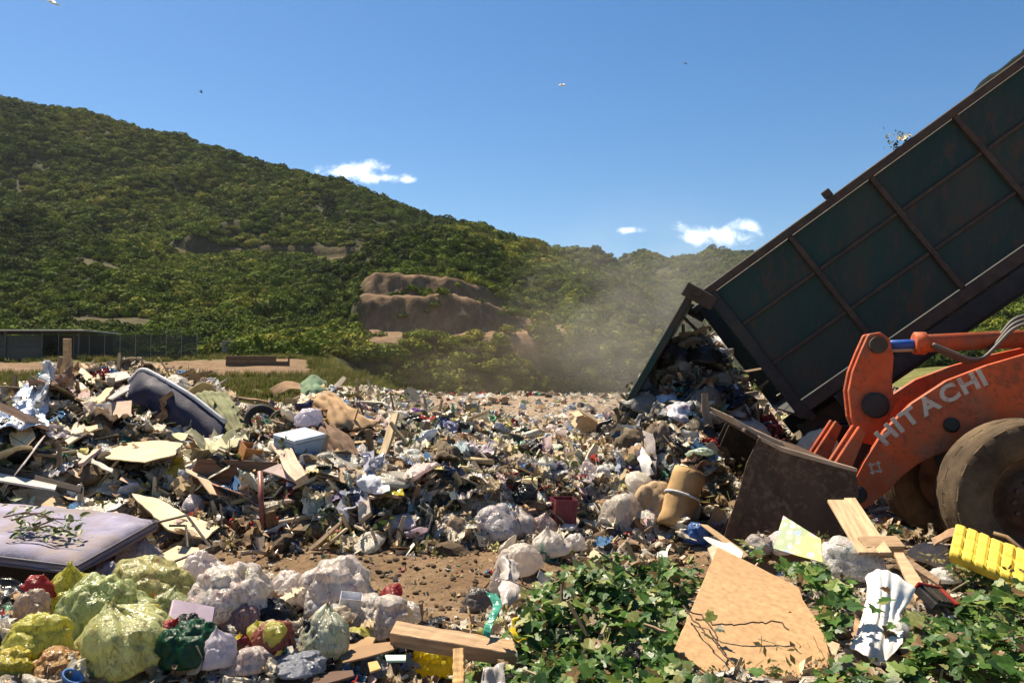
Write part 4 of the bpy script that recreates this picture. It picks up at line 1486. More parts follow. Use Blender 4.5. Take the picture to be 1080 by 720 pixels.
def build_far_bits():
    p = tri_surface(249, 376, 60, 110)
    t = thing('concrete_block', p, 'grey concrete retaining block at the foot of the scrub', 'block', .1)
    bev(mk('block_body', box(-1.4, 1.3, -.9, .4, -.9, 1.7), CONC, t), .06)
    bev(mk('block_cap', box(-1.45, 1.35, -.95, .45, 1.703, 1.8), CONC, t), .03)
    a, b = P(238, 381, 76), P(304, 379, 76)
    t = thing('timber_barrier', (a[0], 76, a[2] - .3), 'low brown timber barrier beside the dirt road', 'barrier')
    L = b[0] - a[0]
    for k in range(2):
        bev(mk('beam', box(0, L * (1 if k == 0 else .8), -.02 + .02 * k, .22 - .02 * k, -.2 + .52 * k, .31 + .5 * k), TIMB, t), .02)
    for k in range(4):
        mk('post', box(k * L / 3.05, k * L / 3.05 + .14, .23, .37, -.3, .75), TIMB, t)
    # white house and trees on the far ridge
    p = tri_surface(733, 268, 560, 1000)
    t = thing('white_house', (p[0], p[1] - 4, p[2] - 1), 'small white house on the far ridge beside trees', 'house', .2)
    mk('wall', box(-7, 7, -4, 4, 0, 5), M('white_house_wall', (.7, .69, .66)), t)
    mk('roof', prism([(-7.6, 5.0), (7.6, 5.0), (6.2, 7.2), (-6.2, 7.2)], -4.6, 4.6), M('grey_house_roof', (.30, .29, .28)), t)
    for x in (-4, 0, 4):
        mk('window', box(x - 1, x + 1, -4.1, -4.01, 1.6, 3.4), GLASS, t)


def tree_geo(seed, h, w, cone):
    r = np.random.RandomState(seed)
    trunk = tube([(0, 0, -.5), (.02 * h, 0, h * .45), (0, .01 * h, h * .95)], [.035 * h, .025 * h, .006 * h], 7)
    V, Fs = [], []
    for k in range(900):
        t = r.rand() ** (.8 if cone else .6)
        z = h * (.14 + .86 * t)
        prof = (1 - t) ** .8 * (1 + .25 * math.sin(t * 34)) + .05 if cone else math.sqrt(max(.02, 1 - (2 * t - 1) ** 2))
        a = r.uniform(0, 6.283)
        rr = w * .5 * prof * math.sqrt(r.rand() * .75 + .25) * (1 + .25 * math.sin(3 * a + seed))
        p = np.array([rr * math.cos(a), rr * math.sin(a), z])
        d = r.randn(3)
        d /= np.linalg.norm(d)
        e = np.cross(d, r.randn(3))
        e /= np.linalg.norm(e)
        s = h * .032 * r.uniform(.6, 1.5)
        i = len(V)
        V += [(p - d * s).tolist(), (p + e * s).tolist(), (p + d * s).tolist(), (p - e * s).tolist()]
        Fs.append([i, i + 1, i + 2, i + 3])
    return trunk, (V, Fs)


TLEAF = M('dark_tree_leaf', (.022, .034, .014), rough=.8, var=.4, scale=.8, trans=.15, spec=.1, bump=0)
BARK = M('tree_bark', (.07, .05, .035), rough=.9, var=.3)


def build_trees():
    for k, (px, py, h, w, cone, y0, y1, lab) in enumerate((
            (347, 231, 8.5, 5.6, False, 240, 330, 'single dark round tree standing out of the hillside scrub'),
            (752, 266, 9, 9, False, 560, 1000, 'broad dark tree on the far ridge next to the white house'),
            (770, 265, 10, 8, False, 560, 1000, 'dark tree amid the row on the far ridge'),
            (762, 266, 7, 10, False, 560, 1000, 'low dark tree amid the row on the far ridge'),
            (786, 266, 8, 6, False, 560, 1000, 'last dark tree of the row on the far ridge'))):
        p = tri_surface(px, py, y0, y1)
        t = thing('tree', p, lab, 'tree')
        tr, cr = tree_geo(300 + k, h, w, cone)
        mk('trunk', tr, BARK, t)
        mk('crown', cr, TLEAF, t)


def build_gulls():
    GW = M('gull_white', (.75, .75, .74), rough=.7, var=.08)
    GD = M('gull_dark', (.10, .10, .11), rough=.7, var=.1)
    for k, (px, py, Y, sp, bank, head, mat, lab) in enumerate((
            (56, 3, 42, 1.0, .5, .7, GW, 'white gull gliding high above the hill crest'),
            (593, 90, 62, 1.05, .35, -.5, GW, 'white gull flying in clear blue sky over the valley'),
            (212, 97, 120, 1.1, -.2, .3, GD, 'tiny dark bird far off above the hill shoulder'),
            (723, 67, 125, 1.1, .2, .1, GD, 'tiny dark bird far off near the raised truck body'))):
        p = P(px, py, Y)
        t = thing('gull', p, lab, 'bird', rot=(bank, .15, head))
        body = lathe([(.0, -.30), (.025, -.28), (.065, -.1), (.07, .05), (.045, .17), (.05, .22), (.035, .27), (.008, .33)], 10)
        mk('body', xf(body, TR((0, 0, 0), (0, math.pi / 2, 0))), mat, t, True)
        for s in (-1, 1):
            v = [(.08, 0, .03), (.12, .25 * s, .10), (.03, .52 * s, .06), (-.10, .50 * s, .05), (-.04, .25 * s, .09), (-.09, 0, .03)]
            vv = v + [(q[0], q[1], q[2] - .012) for q in v]
            f = [[0, 1, 4, 5], [1, 2, 3, 4], [11, 10, 7, 6], [10, 9, 8, 7]] + [[i, i + 6, (i + 1) % 6 + 6, (i + 1) % 6] for i in range(6)]
            mk('wing', (vv, f), mat, t)
        mk('tail', ([(-.25, -.02, 0), (-.25, .02, 0), (-.42, .07, .0), (-.42, -.07, .0), (-.25, -.02, .01), (-.25, .02, .01), (-.42, .07, .01), (-.42, -.07, .01)], [[0, 3, 2, 1], [4, 5, 6, 7], [0, 1, 5, 4], [1, 2, 6, 5], [2, 3, 7, 6], [3, 0, 4, 7]]), mat, t)


def tuft_cover():
    """dry grass and weeds on the bank beyond the heap"""
    r = np.random.RandomState(31)
    n = 9000
    y = r.uniform(19, 100, n)
    px = r.uniform(-40, 470, n)
    x = (px - 540) / FPX * y
    keep = (road_mask(x, y) < .35) & (quarry_mask(x, y) < .2) & ((px < 440) | (y > 50)) & ~((y < 50) & (px > 300 + y * 1.5))
    x, y, px = x[keep], y[keep], px[keep]
    n = len(x)
    z = GH(x, y)
    s = r.uniform(.25, .7, n) * (1 + .6 * (y > 60))
    V, Fs = [], []
    protos = []
    for k in range(4):
        V, Fs = [], []
        for b in range(38):
            a = r.uniform(0, 6.283)
            q = np.array([math.cos(a), math.sin(a), 0]) * r.uniform(0, .35)
            tip = q + np.array([math.cos(a) * r.uniform(.1, .5), math.sin(a) * r.uniform(.1, .5), r.uniform(.35, .9)])
            e = np.array([-math.sin(a), math.cos(a), 0]) * .05
            i = len(V)
            V += [(q - e).tolist(), (q + e).tolist(), tip.tolist()]
            Fs.append([i, i + 1, i + 2])
        protos.append(loose('tuft', (V, Fs), M('grass_blade', rough=.8, var=.25, bump=0, trans=.3, src='tint', spec=.1)))
    c = np.array([[.12, .125, .030], [.20, .17, .06], [.08, .10, .022], [.16, .15, .045]])[r.randint(0, 4, n)] * r.uniform(.7, 1.2, (n, 1))
    scatter('grass', 'dry grass and weeds on the bank', np.stack([x, y, z - .03], 1), np.stack([r.randn(n) * .15, r.randn(n) * .15, r.uniform(0, 6.28, n)], 1), np.stack([s, s, s * .8], 1), r.randint(0, 4, n), c, protos)


def build_dust():
    def vol(name, label, v, f, dens, build):
        m = bpy.data.materials.new(name)
        m.use_nodes = True
        w = NT(m.node_tree)
        tc = w.n('ShaderNodeTexCoord').outputs['Object']
        d = build(w, tc) if build else dens
        pv = w.n('ShaderNodeVolumePrincipled', {'Color': (.90, .85, .77, 1) if name == 'dust_plume' else (.55, .44, .32, 1) if build else (.80, .86, .95, 1), 'Density': d, 'Anisotropy': .35 if build else .2})
        w.n('ShaderNodeOutputMaterial', {'Volume': pv.outputs[0]})
        o = link(bpy.data.objects.new(name, mesh(name, v, f, m)))
        tag(o, label, kind='stuff')
        return o
    sv, sf = ICO[3]

    def plume(scale, gain, lo, hi):
        def b(w, tc):
            ln = w.n('ShaderNodeVectorMath', {0: tc}, operation='LENGTH').outputs['Value']
            fall = w.rng(ln, .15, .97, 1, 0, True)
            nz = w.n('ShaderNodeTexNoise', {'Vector': tc, 'Scale': scale, 'Detail': 4.0, 'Roughness': .55, 'Distortion': .5}).outputs[0]
            return w.math('MULTIPLY', w.math('MULTIPLY', w.rng(nz, lo, hi), fall), gain)
        return b
    for nm, lab, c, sc, rot, arg in (
            ('dust_cloud', 'low brown dust drifting across the plain', (0, 62, 2.5), (17, 22, 6.5), 0, (2.6, .016, .36, .72)),
            ('dust_plume', 'pale dust plume rising behind the raised truck body', (4.6, 27, 3.4), (6.2, 9, 5.0), 0, (2.6, .055, .38, .74))):
        o = vol(nm, lab, sv.tolist(), sf.tolist(), 0, plume(*arg))
        o.location = c
        o.scale = sc
    v, f = box(-2600, 2600, -60, 1320, -14, 215)
    vol('haze', 'thin pale haze in the valley air', v, f, .00007, None)


build_shed()
build_net_fence()
build_far_bits()
build_trees()
build_gulls()
tuft_cover()
build_dust()
# ------------------------------------------------------------------ things one can pick out of the heap
def Yg(px, py, off=.12):
    return hit(px, py)[1] - off


def V3(q, off=.12):
    """(px, py) resting on the heap, or (px, py, Y) at a chosen distance"""
    return P(q[0], q[1], q[2]) if len(q) > 2 else P(q[0], q[1], Yg(q[0], q[1], off))


def settle(rows, gap=.16):
    """slide a piece along the sight lines until it rests on the heap instead of in or above it"""
    flat = [q for r in rows for q in r]
    if min(len(q) for q in flat) < 3 or min(q[2] for q in flat) < 5.5:
        return rows
    d = min(hit(q[0], q[1])[1] - gap - q[2] for q in flat)
    return [[(q[0], q[1], q[2] + d) for q in r] for r in rows]


def frame_from(x, n):
    x = Vector(x).normalized()
    n = Vector(n)
    n = (n - x * n.dot(x)).normalized()
    y = n.cross(x)
    return Matrix((x, y, n)).transposed()


def plate(name, label, cat, poly, anchors, thick, mat, color=None, parent=None, group=None, bw=.002, rag=0.0, seed=0):
    """flat torn or sawn piece lying in the plane of three anchors; grain runs along its first edge"""
    anchors = settle([anchors])[0]
    a, b, c = [Vector(V3(q)) for q in anchors]
    n = (b - a).cross(c - a).normalized()
    if n.dot(Vector((0, 0, CAMZ)) - a) < 0 and n.z < 0 or n.dot(Vector((0, 0, CAMZ)) - a) < 0:
        n = -n
    C = Vector((0, 0, CAMZ))
    pts = []
    for q in poly:
        r = Vector(ray(q[0], q[1]))
        pts.append(C + r * ((a - C).dot(n) / r.dot(n)))
    cen = sum(pts, Vector()) / len(pts)
    Rm = frame_from(pts[1] - pts[0], n)
    if rag:
        rr = random.Random(seed)
        p2 = []
        for i, p in enumerate(pts):
            q = pts[(i + 1) % len(pts)]
            k = max(1, int((q - p).length / .07))
            for j in range(k):
                t = j / k
                d = (q - p).cross(n).normalized()
                p2.append(p.lerp(q, t) + d * rr.uniform(-rag, rag) * (1 if j else .3))
        pts = p2
    loc = [Rm.transposed() @ (p - cen) for p in pts]
    area = sum(loc[i].x * loc[(i + 1) % len(loc)].y - loc[(i + 1) % len(loc)].x * loc[i].y for i in range(len(loc)))
    if area < 0:
        loc = loc[::-1]
    m = len(loc)
    Vv = [(q.x, q.y, 0) for q in loc] + [(q.x, q.y, -thick) for q in loc]
    Fs = [list(range(m)), list(range(2 * m - 1, m - 1, -1))] + [[i, m + i, m + (i + 1) % m, (i + 1) % m] for i in range(m)]
    o = mk(name, (Vv, Fs), mat, parent, color=color)
    o.matrix_local = Matrix.Translation(cen) @ Rm.to_4x4()
    if bw:
        bev(o, bw)
    if parent is None:
        tag(o, label, cat, group)
    return o


def drape(name, label, cat, rows, mat, color=None, thick=.006, n=(22, 22), amp=.03, freq=5.0, seed=0, fold=0.0, smooth=True, group=None, off=.15):
    """cloth, film or carpet through rows of control points"""
    rows = settle(rows, .2)
    A = np.array([[V3(q, off) for q in r] for r in rows], float)

    def interp(B, axis, k):
        m = B.shape[axis]
        t = np.linspace(0, m - 1, k + 1)
        B = np.moveaxis(B, axis, 0)
        i = np.clip(np.floor(t).astype(int), 0, m - 2)
        f = (t - i).reshape(-1, *([1] * (B.ndim - 1)))
        p0, p1, p2, p3 = B[np.clip(i - 1, 0, m - 1)], B[i], B[i + 1], B[np.clip(i + 2, 0, m - 1)]
        out = p1 + .5 * f * (p2 - p0 + f * (2 * p0 - 5 * p1 + 4 * p2 - p3 + f * (3 * (p1 - p2) + p3 - p0)))
        return np.moveaxis(out, 0, axis)
    B = interp(interp(A, 0, n[1]), 1, n[0])
    v = B.reshape(-1, 3)
    cen = v.mean(0)
    v = v - cen
    q = v * freq + seed * 5.3
    d = ridged(q, seed, 3) * amp
    w = np.stack([fbm(q * .8, seed + 40, 3), fbm(q * .8, seed + 50, 3), fbm(q * .8, seed + 60, 3)], 1) * amp * .8
    du = np.gradient(B, axis=1).reshape(-1, 3)
    dv = np.gradient(B, axis=0).reshape(-1, 3)
    nn = np.cross(du, dv)
    nn /= np.linalg.norm(nn, axis=1)[:, None] + 1e-9
    if fold:
        u = np.tile(np.linspace(0, 1, n[0] + 1), n[1] + 1)
        d = d + fold * np.sin(u * 31 + 2.2 * fbm(q * .5, seed + 7, 2)) * .5
    v = v + nn * d[:, None] + w
    _, _, f = grid(*n)
    o = mk(name, (v, f), mat, None, smooth, color=color)
    o.location = cen
    if thick:
        s = o.modifiers.new('thickness', 'SOLIDIFY')
        s.thickness = thick
        s.offset = 0
    return tag(o, label, cat, group)


BAGM = {}


def bag(px, py, w, label, color, mat='full', seed=None, h=None, asp=.85, rz=None, lift=0.0, knot=True, name='rubbish_bag', cat='bag', group=None, tilt=.25, sub=4, Y=None, lump=.25):
    """px, py: where its front foot rests; w, h: size in photo pixels"""
    seed = seed if seed is not None else int(px * 7 + py) % 97
    key = (seed % 9, knot, sub, lump)
    if key not in BAGM:
        BAGM[key] = mesh('bag', *bag_geo(500 + key[0] * 13, sub, knot, lump, .8), None, True)
        BAGM[key].materials.append(FO[mat])
    me = BAGM[key]
    p = hit(px, py) if Y is None else P(px, py, Y)
    s = w * p[1] / FPX / 2.15
    o = bpy.data.objects.new(name, me)
    link(o)
    o.material_slots[0].link = 'OBJECT'
    o.material_slots[0].material = FO[mat]
    hz = s * (1 if h is None else h * p[1] / FPX / (s * (1.5 if knot else 1.25)))
    rr = random.Random(seed * 31 + int(px))
    o.scale = (s, s * asp, hz)
    o.rotation_euler = (rr.uniform(-tilt, tilt), rr.uniform(-tilt, tilt), rr.uniform(-.6, .6) if rz is None else rz)
    o.location = (p[0], p[1] + s * asp * .75, p[2] - .05 * hz + lift)
    o.color = (*color, 1)
    return tag(o, label, cat, group)


def carton(px, py, w, label, color, rot=(0, 0, 0), s=(1, 1, 1), mat='card', seed=1, flaps=True, name='carton', cat='box', Y=None, lift=0):
    p = hit(px, py) if Y is None else P(px, py, Y)
    k = w * p[1] / FPX
    o = mk(name, carton_geo(seed, flaps), FO[mat], color=color)
    o.location = (p[0], p[1] + .25 * k, p[2] + lift)
    o.scale = (k * s[0], k * s[1], k * s[2])
    o.rotation_euler = rot
    return tag(o, label, cat)


def rod(name, label, cat, pts, r, mat, color=None, n=10, off=.15):
    pts = settle([pts], .12)[0]
    q = [V3(p, off) for p in pts]
    c = sum(q) / len(q)
    o = mk(name, tube([p - c for p in q], r, n), mat, None, True, color=color)
    o.location = c
    for p in o.data.polygons:
        if len(p.vertices) > 4:
            p.use_smooth = False
    return tag(o, label, cat)


CREAM, YEL, WHT, PINKW = (.70, .62, .50), (.66, .66, .24), (.78, .75, .71), (.74, .66, .63)

# ---- left heap: mattress and what lies on it
def build_mattress():
    N, Rr, L = Vector(P(80, 593, 5.75)), Vector(P(166, 546, 6.95)), Vector(P(-190, 560, 6.25))
    e1, e2 = Rr - N, L - N
    n = e1.cross(e2).normalized()
    if n.z < 0:
        n = -n
    Rm = frame_from(e2, n)
    t = thing('mattress', tuple(N), 'stained grey lilac mattress lying flat with leafy branch on it', 'mattress')
    t.matrix_local = Matrix.Translation(N) @ Rm.to_4x4()
    loc = Rm.transposed()
    a, b = loc @ e2, loc @ e1
    th = .10
    nx, ny = 54, 30
    u, v, f = grid(nx, ny)
    P2 = np.outer(u, np.array(a[:])) + np.outer(v, np.array(b[:]))
    edge = np.minimum(np.minimum(u, 1 - u) * a.length, np.minimum(v, 1 - v) * b.length)
    q = P2 * 9
    quilt = .02 * (np.abs(np.sin(q[:, 0])) * np.abs(np.sin(q[:, 1]))) ** .5
    z = quilt + .035 * fbm(P2 * 1.6, 8, 3) - .05 * np.exp(-(edge / .04) ** 2) - .10 * sst(P2[:, 0] / a.length, .35, .9) * 0
    top = P2.copy()
    top[:, 2] += z
    bot = P2.copy()
    bot[:, 2] = -th + .02 * fbm(P2 * 2, 9, 2)
    m = len(u)
    V = np.vstack([top, bot])
    Fs = f + [[i + m for i in q_][::-1] for q_ in f]
    rim = list(range(0, nx)) + [nx + j * (nx + 1) for j in range(ny)] + [ny * (nx + 1) + nx - i for i in range(nx)] + [(ny - j) * (nx + 1) for j in range(ny)]
    for k in range(len(rim)):
        i, j = rim[k], rim[(k + 1) % len(rim)]
        Fs.append([i, i + m, j + m, j])
    mat = M('lilac_ticking', (.22, .205, .29), rough=.9, var=.45, scale=2.2, dirt=1.0, dirtcol=(.20, .145, .095), dscale=1.9, chip=.8, chipcol=(.40, .36, .34), chipscale=5, bump=.25, bscale=60)
    bd = mk('mattress_body', (V, Fs), mat, t, True)
    bm = bmesh.new()
    bm.from_mesh(bd.data)
    bmesh.ops.recalc_face_normals(bm, faces=bm.faces)
    bm.to_mesh(bd.data)
    bm.free()
    pip = M('dark_piping', (.10, .09, .11), rough=.8)
    for zz in (-.03, -th + .02):
        c = [(0, 0, zz), tuple(Vector((a.x, a.y, 0)) + Vector((0, 0, zz))), tuple(Vector((a.x + b.x, a.y + b.y, zz))), (b.x, b.y, zz), (0, 0, zz)]
        mk('piping', tube(c, .012, 6, False), pip, t)
    return t


build_mattress()


def leaf_shape(kind='ivy'):
    """a lobed leaf about one unit long, folded along the midrib"""
    if kind == 'ivy':
        half = [(0, 0), (.16, -.10), (.40, .02), (.52, .22), (.30, .36), (.34, .62), (.15, .70)]
    else:
        half = [(0, 0), (.14, .12), (.24, .38), (.20, .66), (.08, .88)]
    tip = (0, 1.0)
    V = [(0, 0, 0), (0, .35, -.02), (0, .7, -.03), (0, 1.0, -.10)]
    Fs = []
    for s in (1, -1):
        k = len(V)
        pts = half[1:]
        V += [(s * x, y, .14 * x - .12 * max(0, y - .4) ** 2) for x, y in pts]
        ids = [k + i for i in range(len(pts))]
        fan = [0] + ids + [3, 2, 1]
        Fs.append(fan if s > 0 else fan[::-1])
    return V, Fs


LEAF = {
    'ivy': M('ivy_leaf', rough=.42, var=.28, scale=5, bump=.12, bscale=12, trans=.3, src='object', spec=.32),
    'stem': M('vine_stem', (.17, .11, .06), rough=.85, var=.3),
}
IVYL, BAYL = mesh('leaf', *leaf_shape('ivy'), LEAF['ivy']), mesh('leaf', *leaf_shape('bay'), LEAF['ivy'])


def leaf_at(parent, p, up, size, col, me, r):
    o = bpy.data.objects.new('leaf', me)
    link(o, parent)
    n = (Vector(up) + Vector((r.gauss(0, .45), r.gauss(0, .45), r.gauss(0, .3)))).normalized()
    d = Vector((r.gauss(0, 1), r.gauss(0, 1), r.gauss(-.25, .35)))
    d = (d - n * d.dot(n)).normalized()
    x = d.cross(n)
    Rm = Matrix((x, d, n)).transposed().to_4x4()
    o.matrix_local = Matrix.Translation(Vector([float(c) for c in p])) @ Rm @ Matrix.Diagonal((size, size, size, 1))
    o.color = (*col, 1)
    return o


def build_branch():
    r = random.Random(4)
    c = P(45, 560, 6.15)
    t = thing('leafy_branch', c, 'cut leafy green branch lying on the lilac mattress', 'branch')
    for k in range(5):
        a, b = P(4 + 8 * k, 545 + r.uniform(-5, 16), 6.15) - c, P(50 + 8 * k, 552 + r.uniform(-8, 12), 6.1) - c
        mk('twig', tube([a, (a + b) / 2 + np.array([0, 0, .04]), b], [.007, .006, .003], 5), LEAF['stem'], t)
    for k in range(120):
        px, py = 8 + 76 * r.random(), 0
        py = 541 + (px - 8) * .12 + r.gauss(12, 8)
        q = P(px, py, 6.05 + .01 * (580 - py)) - c + np.array([0, 0, r.uniform(.0, .08)])
        leaf_at(t, q, (0, -.3, 1), r.uniform(.04, .085), r.choice([(.06, .11, .02), (.11, .15, .035), (.20, .21, .06), (.04, .075, .015)]), BAYL, r)


build_branch()

plate('lath', 'long dark edged lath resting across the lilac mattress', 'board', [(-30, 485), (20, 496), (86, 513), (85, 519), (20, 503), (-30, 493)], [(-30, 485, 7.0), (86, 513, 6.7), (85, 519, 6.66)], .03, FO['wood'], (.07, .055, .045))
plate('board', 'pale grey board under the dark lath on the mattress', 'board', [(-20, 494), (60, 511), (58, 516), (-20, 503)], [(-20, 494, 6.9), (60, 511, 6.72), (58, 516, 6.6)], .02, FO['wood'], (.50, .46, .42))
plate('card_scrap', 'torn white card lying on the right end of the mattress', 'cardboard', [(94, 537), (106, 531), (126, 524), (138, 527), (122, 536), (100, 542)], [(94, 537, 6.5), (138, 527, 6.7), (100, 542, 6.4)], .012, FO['card'], (.74, .68, .58), rag=.012, seed=2)
plate('card_scrap', 'tan strip of torn card on the mattress beside the leafy branch', 'cardboard', [(7, 523), (20, 529), (43, 538), (34, 542), (14, 532)], [(7, 523, 6.5), (43, 538, 6.35), (34, 542, 6.25)], .012, FO['card'], (.55, .40, .25), rag=.01, seed=3)
plate('card_scrap', 'brown torn strip on the mattress next to the white card', 'cardboard', [(66, 546), (92, 540), (122, 537), (126, 541), (96, 547), (70, 551)], [(66, 546, 6.3), (122, 537, 6.5), (96, 547, 6.3)], .012, FO['card'], (.50, .36, .22), rag=.012, seed=5)
plate('board', 'tan board with jagged edge leaning beyond the mattress', 'board', [(139, 520), (168, 526), (197, 543), (233, 554), (217, 568), (178, 558), (150, 532)], [(139, 520, 7.4), (233, 554, 7.0), (178, 558, 6.75)], .018, FO['card'], (.68, .52, .32), rag=.012, seed=7)
plate('board', 'smaller tan board framed by the black metal rods', 'board', [(170, 584), (187, 575), (209, 577), (218, 595), (187, 598)], [(170, 584, 6.4), (209, 577, 6.5), (187, 598, 6.15)], .018, FO['card'], (.66, .50, .31), rag=.01, seed=9)


def build_metal_frame():
    c = P(195, 570, 6.4)
    t = thing('metal_frame', c, 'bent black metal frame of thin rods over the tan boards', 'frame')
    Fm = M('black_rod_steel', (.035, .028, .024), rough=.5, var=.3, dirt=.4)
    for a, b in (((165, 551, 6.6), (197, 543, 6.72)), ((197, 543, 6.72), (222, 577, 6.35)), ((222, 577, 6.35), (165, 599, 6.05)), ((178, 554, 6.5), (196, 554, 6.55)), ((196, 554, 6.55), (198, 577, 6.38)), ((206, 583, 6.28), (216, 594, 6.2))):
        mk('rod', tube([P(*a) - c, P(*b) - c], .011, 6), Fm, t)


build_metal_frame()
plate('drawer_front', 'dark brown wooden panel with pale edge standing in the heap', 'panel', [(209, 483), (292, 487), (288, 512), (237, 518), (195, 509)], [(209, 483, 8.35), (292, 487, 8.3), (195, 509, 8.33)], .03, FO['wood'], (.16, .085, .050), bw=.004)
plate('board', 'pinkish grey board tilted above the red brown pole', 'board', [(276, 496), (300, 486), (319, 481), (320, 490), (311, 508), (290, 500)], [(276, 496, 8.15), (319, 481, 8.3), (311, 508, 8.0)], .015, FO['card'], (.46, .36, .33), bw=.003)
plate('board', 'greyish folded panel behind the blue white packet', 'board', [(320, 484), (345, 479), (356, 486), (357, 503), (338, 497), (323, 495)], [(320, 484, 8.6), (356, 486, 8.6), (338, 497, 8.3)], .012, FO['card'], (.44, .36, .28), bw=.003)
rod('pole', 'red brown square pole standing upright in the heap', 'pole', [(274, 497, 7.95), (277, 556, 7.75)], .028, FO['paint'], (.24, .07, .05), n=4)
carton(286, 577, 40, 'broken white plastic tray lying tilted at the heap edge', (.62, .63, .60), (.5, -.35, .5), (1, .85, .6), 'paint', flaps=False, name='plastic_tray', cat='tray')
plate('cardboard_sheet', 'beige stepped cardboard sheet catching sun on the left heap', 'cardboard', [(108, 474), (116, 457), (128, 458), (128, 468), (140, 466), (169, 464), (193, 467), (185, 479), (153, 487), (112, 483)], [(108, 474, 8.75), (193, 467, 8.95), (153, 487, 8.4)], .012, FO['card'], (.64, .48, .30), rag=.01, seed=12)

# ---- crown of the left heap
def build_post():
    c = P(70, 424, 9.9)
    t = thing('timber_post', c, 'upright sawn timber post with board nailed on at heap crown', 'post')
    a, b = P(69, 430, 9.9) - c, P(71, 357, 9.9) - c
    g = tube([a, a * .5 + b * .5 + np.array([.01, 0, 0]), b], .052, 4)
    bev(mk('post_shaft', g, FO['wood'], t, color=(.46, .31, .17)), .006)
    g = [P(57, 428, 9.8) - c, P(64, 386, 9.8) - c, P(69, 380, 9.8) - c, P(70, 428, 9.8) - c]
    V = [tuple(q) for q in g] + [tuple(q + np.array([0, .03, 0])) for q in g]
    mk('side_board', (V, [[3, 2, 1, 0], [4, 5, 6, 7], [0, 1, 5, 4], [1, 2, 6, 5], [2, 3, 7, 6], [3, 0, 4, 7]]), FO['wood'], t, color=(.56, .37, .18))


build_post()
drape('plastic_sheet', 'clear milky plastic sheet bunched beside the timber post', 'plastic sheet', [[(48, 379, 9.7), (54, 377, 9.7), (61, 384, 9.7)], [(44, 398, 9.5), (52, 400, 9.3), (60, 402, 9.6)], [(30, 424, 9.3), (44, 420, 9.0), (54, 424, 9.3)]], FO['film'], (.74, .76, .78), .004, amp=.07, freq=6, seed=3)
drape('foil_tarp', 'blue and silver crumpled foil tarp on the left heap', 'tarp', [[(-30, 418, 9.6), (0, 420, 9.5), (25, 408, 9.6), (44, 402, 9.7)], [(-30, 436, 9.1), (5, 434, 8.9), (28, 428, 9.0), (50, 424, 9.2)], [(-30, 452, 8.7), (8, 452, 8.5), (30, 446, 8.6), (56, 444, 8.8)]], M('foil_tarp', (.50, .56, .66), rough=.28, var=.25, bump=.5, bscale=10, ridge=6, metal=.45, dirt=.2), None, .004, n=(34, 26), amp=.09, freq=5, seed=6)
bag(60, 440, 26, 'small white bag caught below the timber post', WHT, 'film', 5)
for k, (poly, an, colr, lab) in enumerate((
        ([(73, 385), (80, 383), (106, 402), (102, 405), (94, 403)], [(73, 385, 10.0), (106, 402, 9.8), (94, 403, 9.7)], (.72, .58, .40), 'pale splintered plank leaning right of the timber post'),
        ([(73, 397), (78, 396), (94, 410), (92, 413), (84, 410)], [(73, 397, 9.8), (94, 410, 9.6), (84, 410, 9.5)], (.66, .56, .44), 'short whitish split plank below the timber post'),
        ([(97, 424), (112, 409), (120, 408), (110, 422), (104, 425)], [(97, 424, 9.4), (120, 408, 9.7), (104, 425, 9.3)], (.62, .44, .26), 'orange tan plank lying on the heap crown'),
        ([(110, 394), (133, 391), (138, 397), (122, 402), (112, 400)], [(110, 394, 10.0), (138, 397, 10.0), (122, 402, 9.8)], (.60, .48, .38), 'curled pale bark slab beside the navy mattress'),
        ([(112, 420), (130, 407), (150, 402), (172, 402), (172, 405), (150, 406), (132, 413), (118, 421)], [(112, 420, 9.5), (150, 402, 9.75), (172, 405, 9.7)], (.56, .55, .52), 'long pale grey curved strip against the navy mattress'),
        ([(86, 450), (96, 449), (107, 446), (108, 450), (94, 455)], [(86, 450, 9.0), (107, 446, 9.1), (94, 455, 8.9)], (.66, .50, .30), 'orange offcut board above the stepped cardboard'),
        ([(68, 464), (86, 455), (88, 458), (72, 468)], [(68, 464, 8.8), (86, 455, 9.0), (72, 468, 8.7)], (.60, .47, .33), 'thin tan batten left of the stepped cardboard'),
        ([(79, 474), (119, 494), (118, 498), (82, 482)], [(79, 474, 8.5), (119, 494, 8.2), (82, 482, 8.4)], (.62, .60, .50), 'long pale batten below the stepped cardboard'),
        ([(10, 458), (18, 447), (32, 446), (37, 460), (28, 470), (12, 468)], [(10, 458, 8.6), (32, 446, 8.8), (28, 470, 8.4)], (.68, .52, .32), 'ragged tan card below the foil tarp'))):
    plate('plank', lab, 'plank', poly, an, .022, FO['wood'], colr, rag=.008, seed=20 + k)


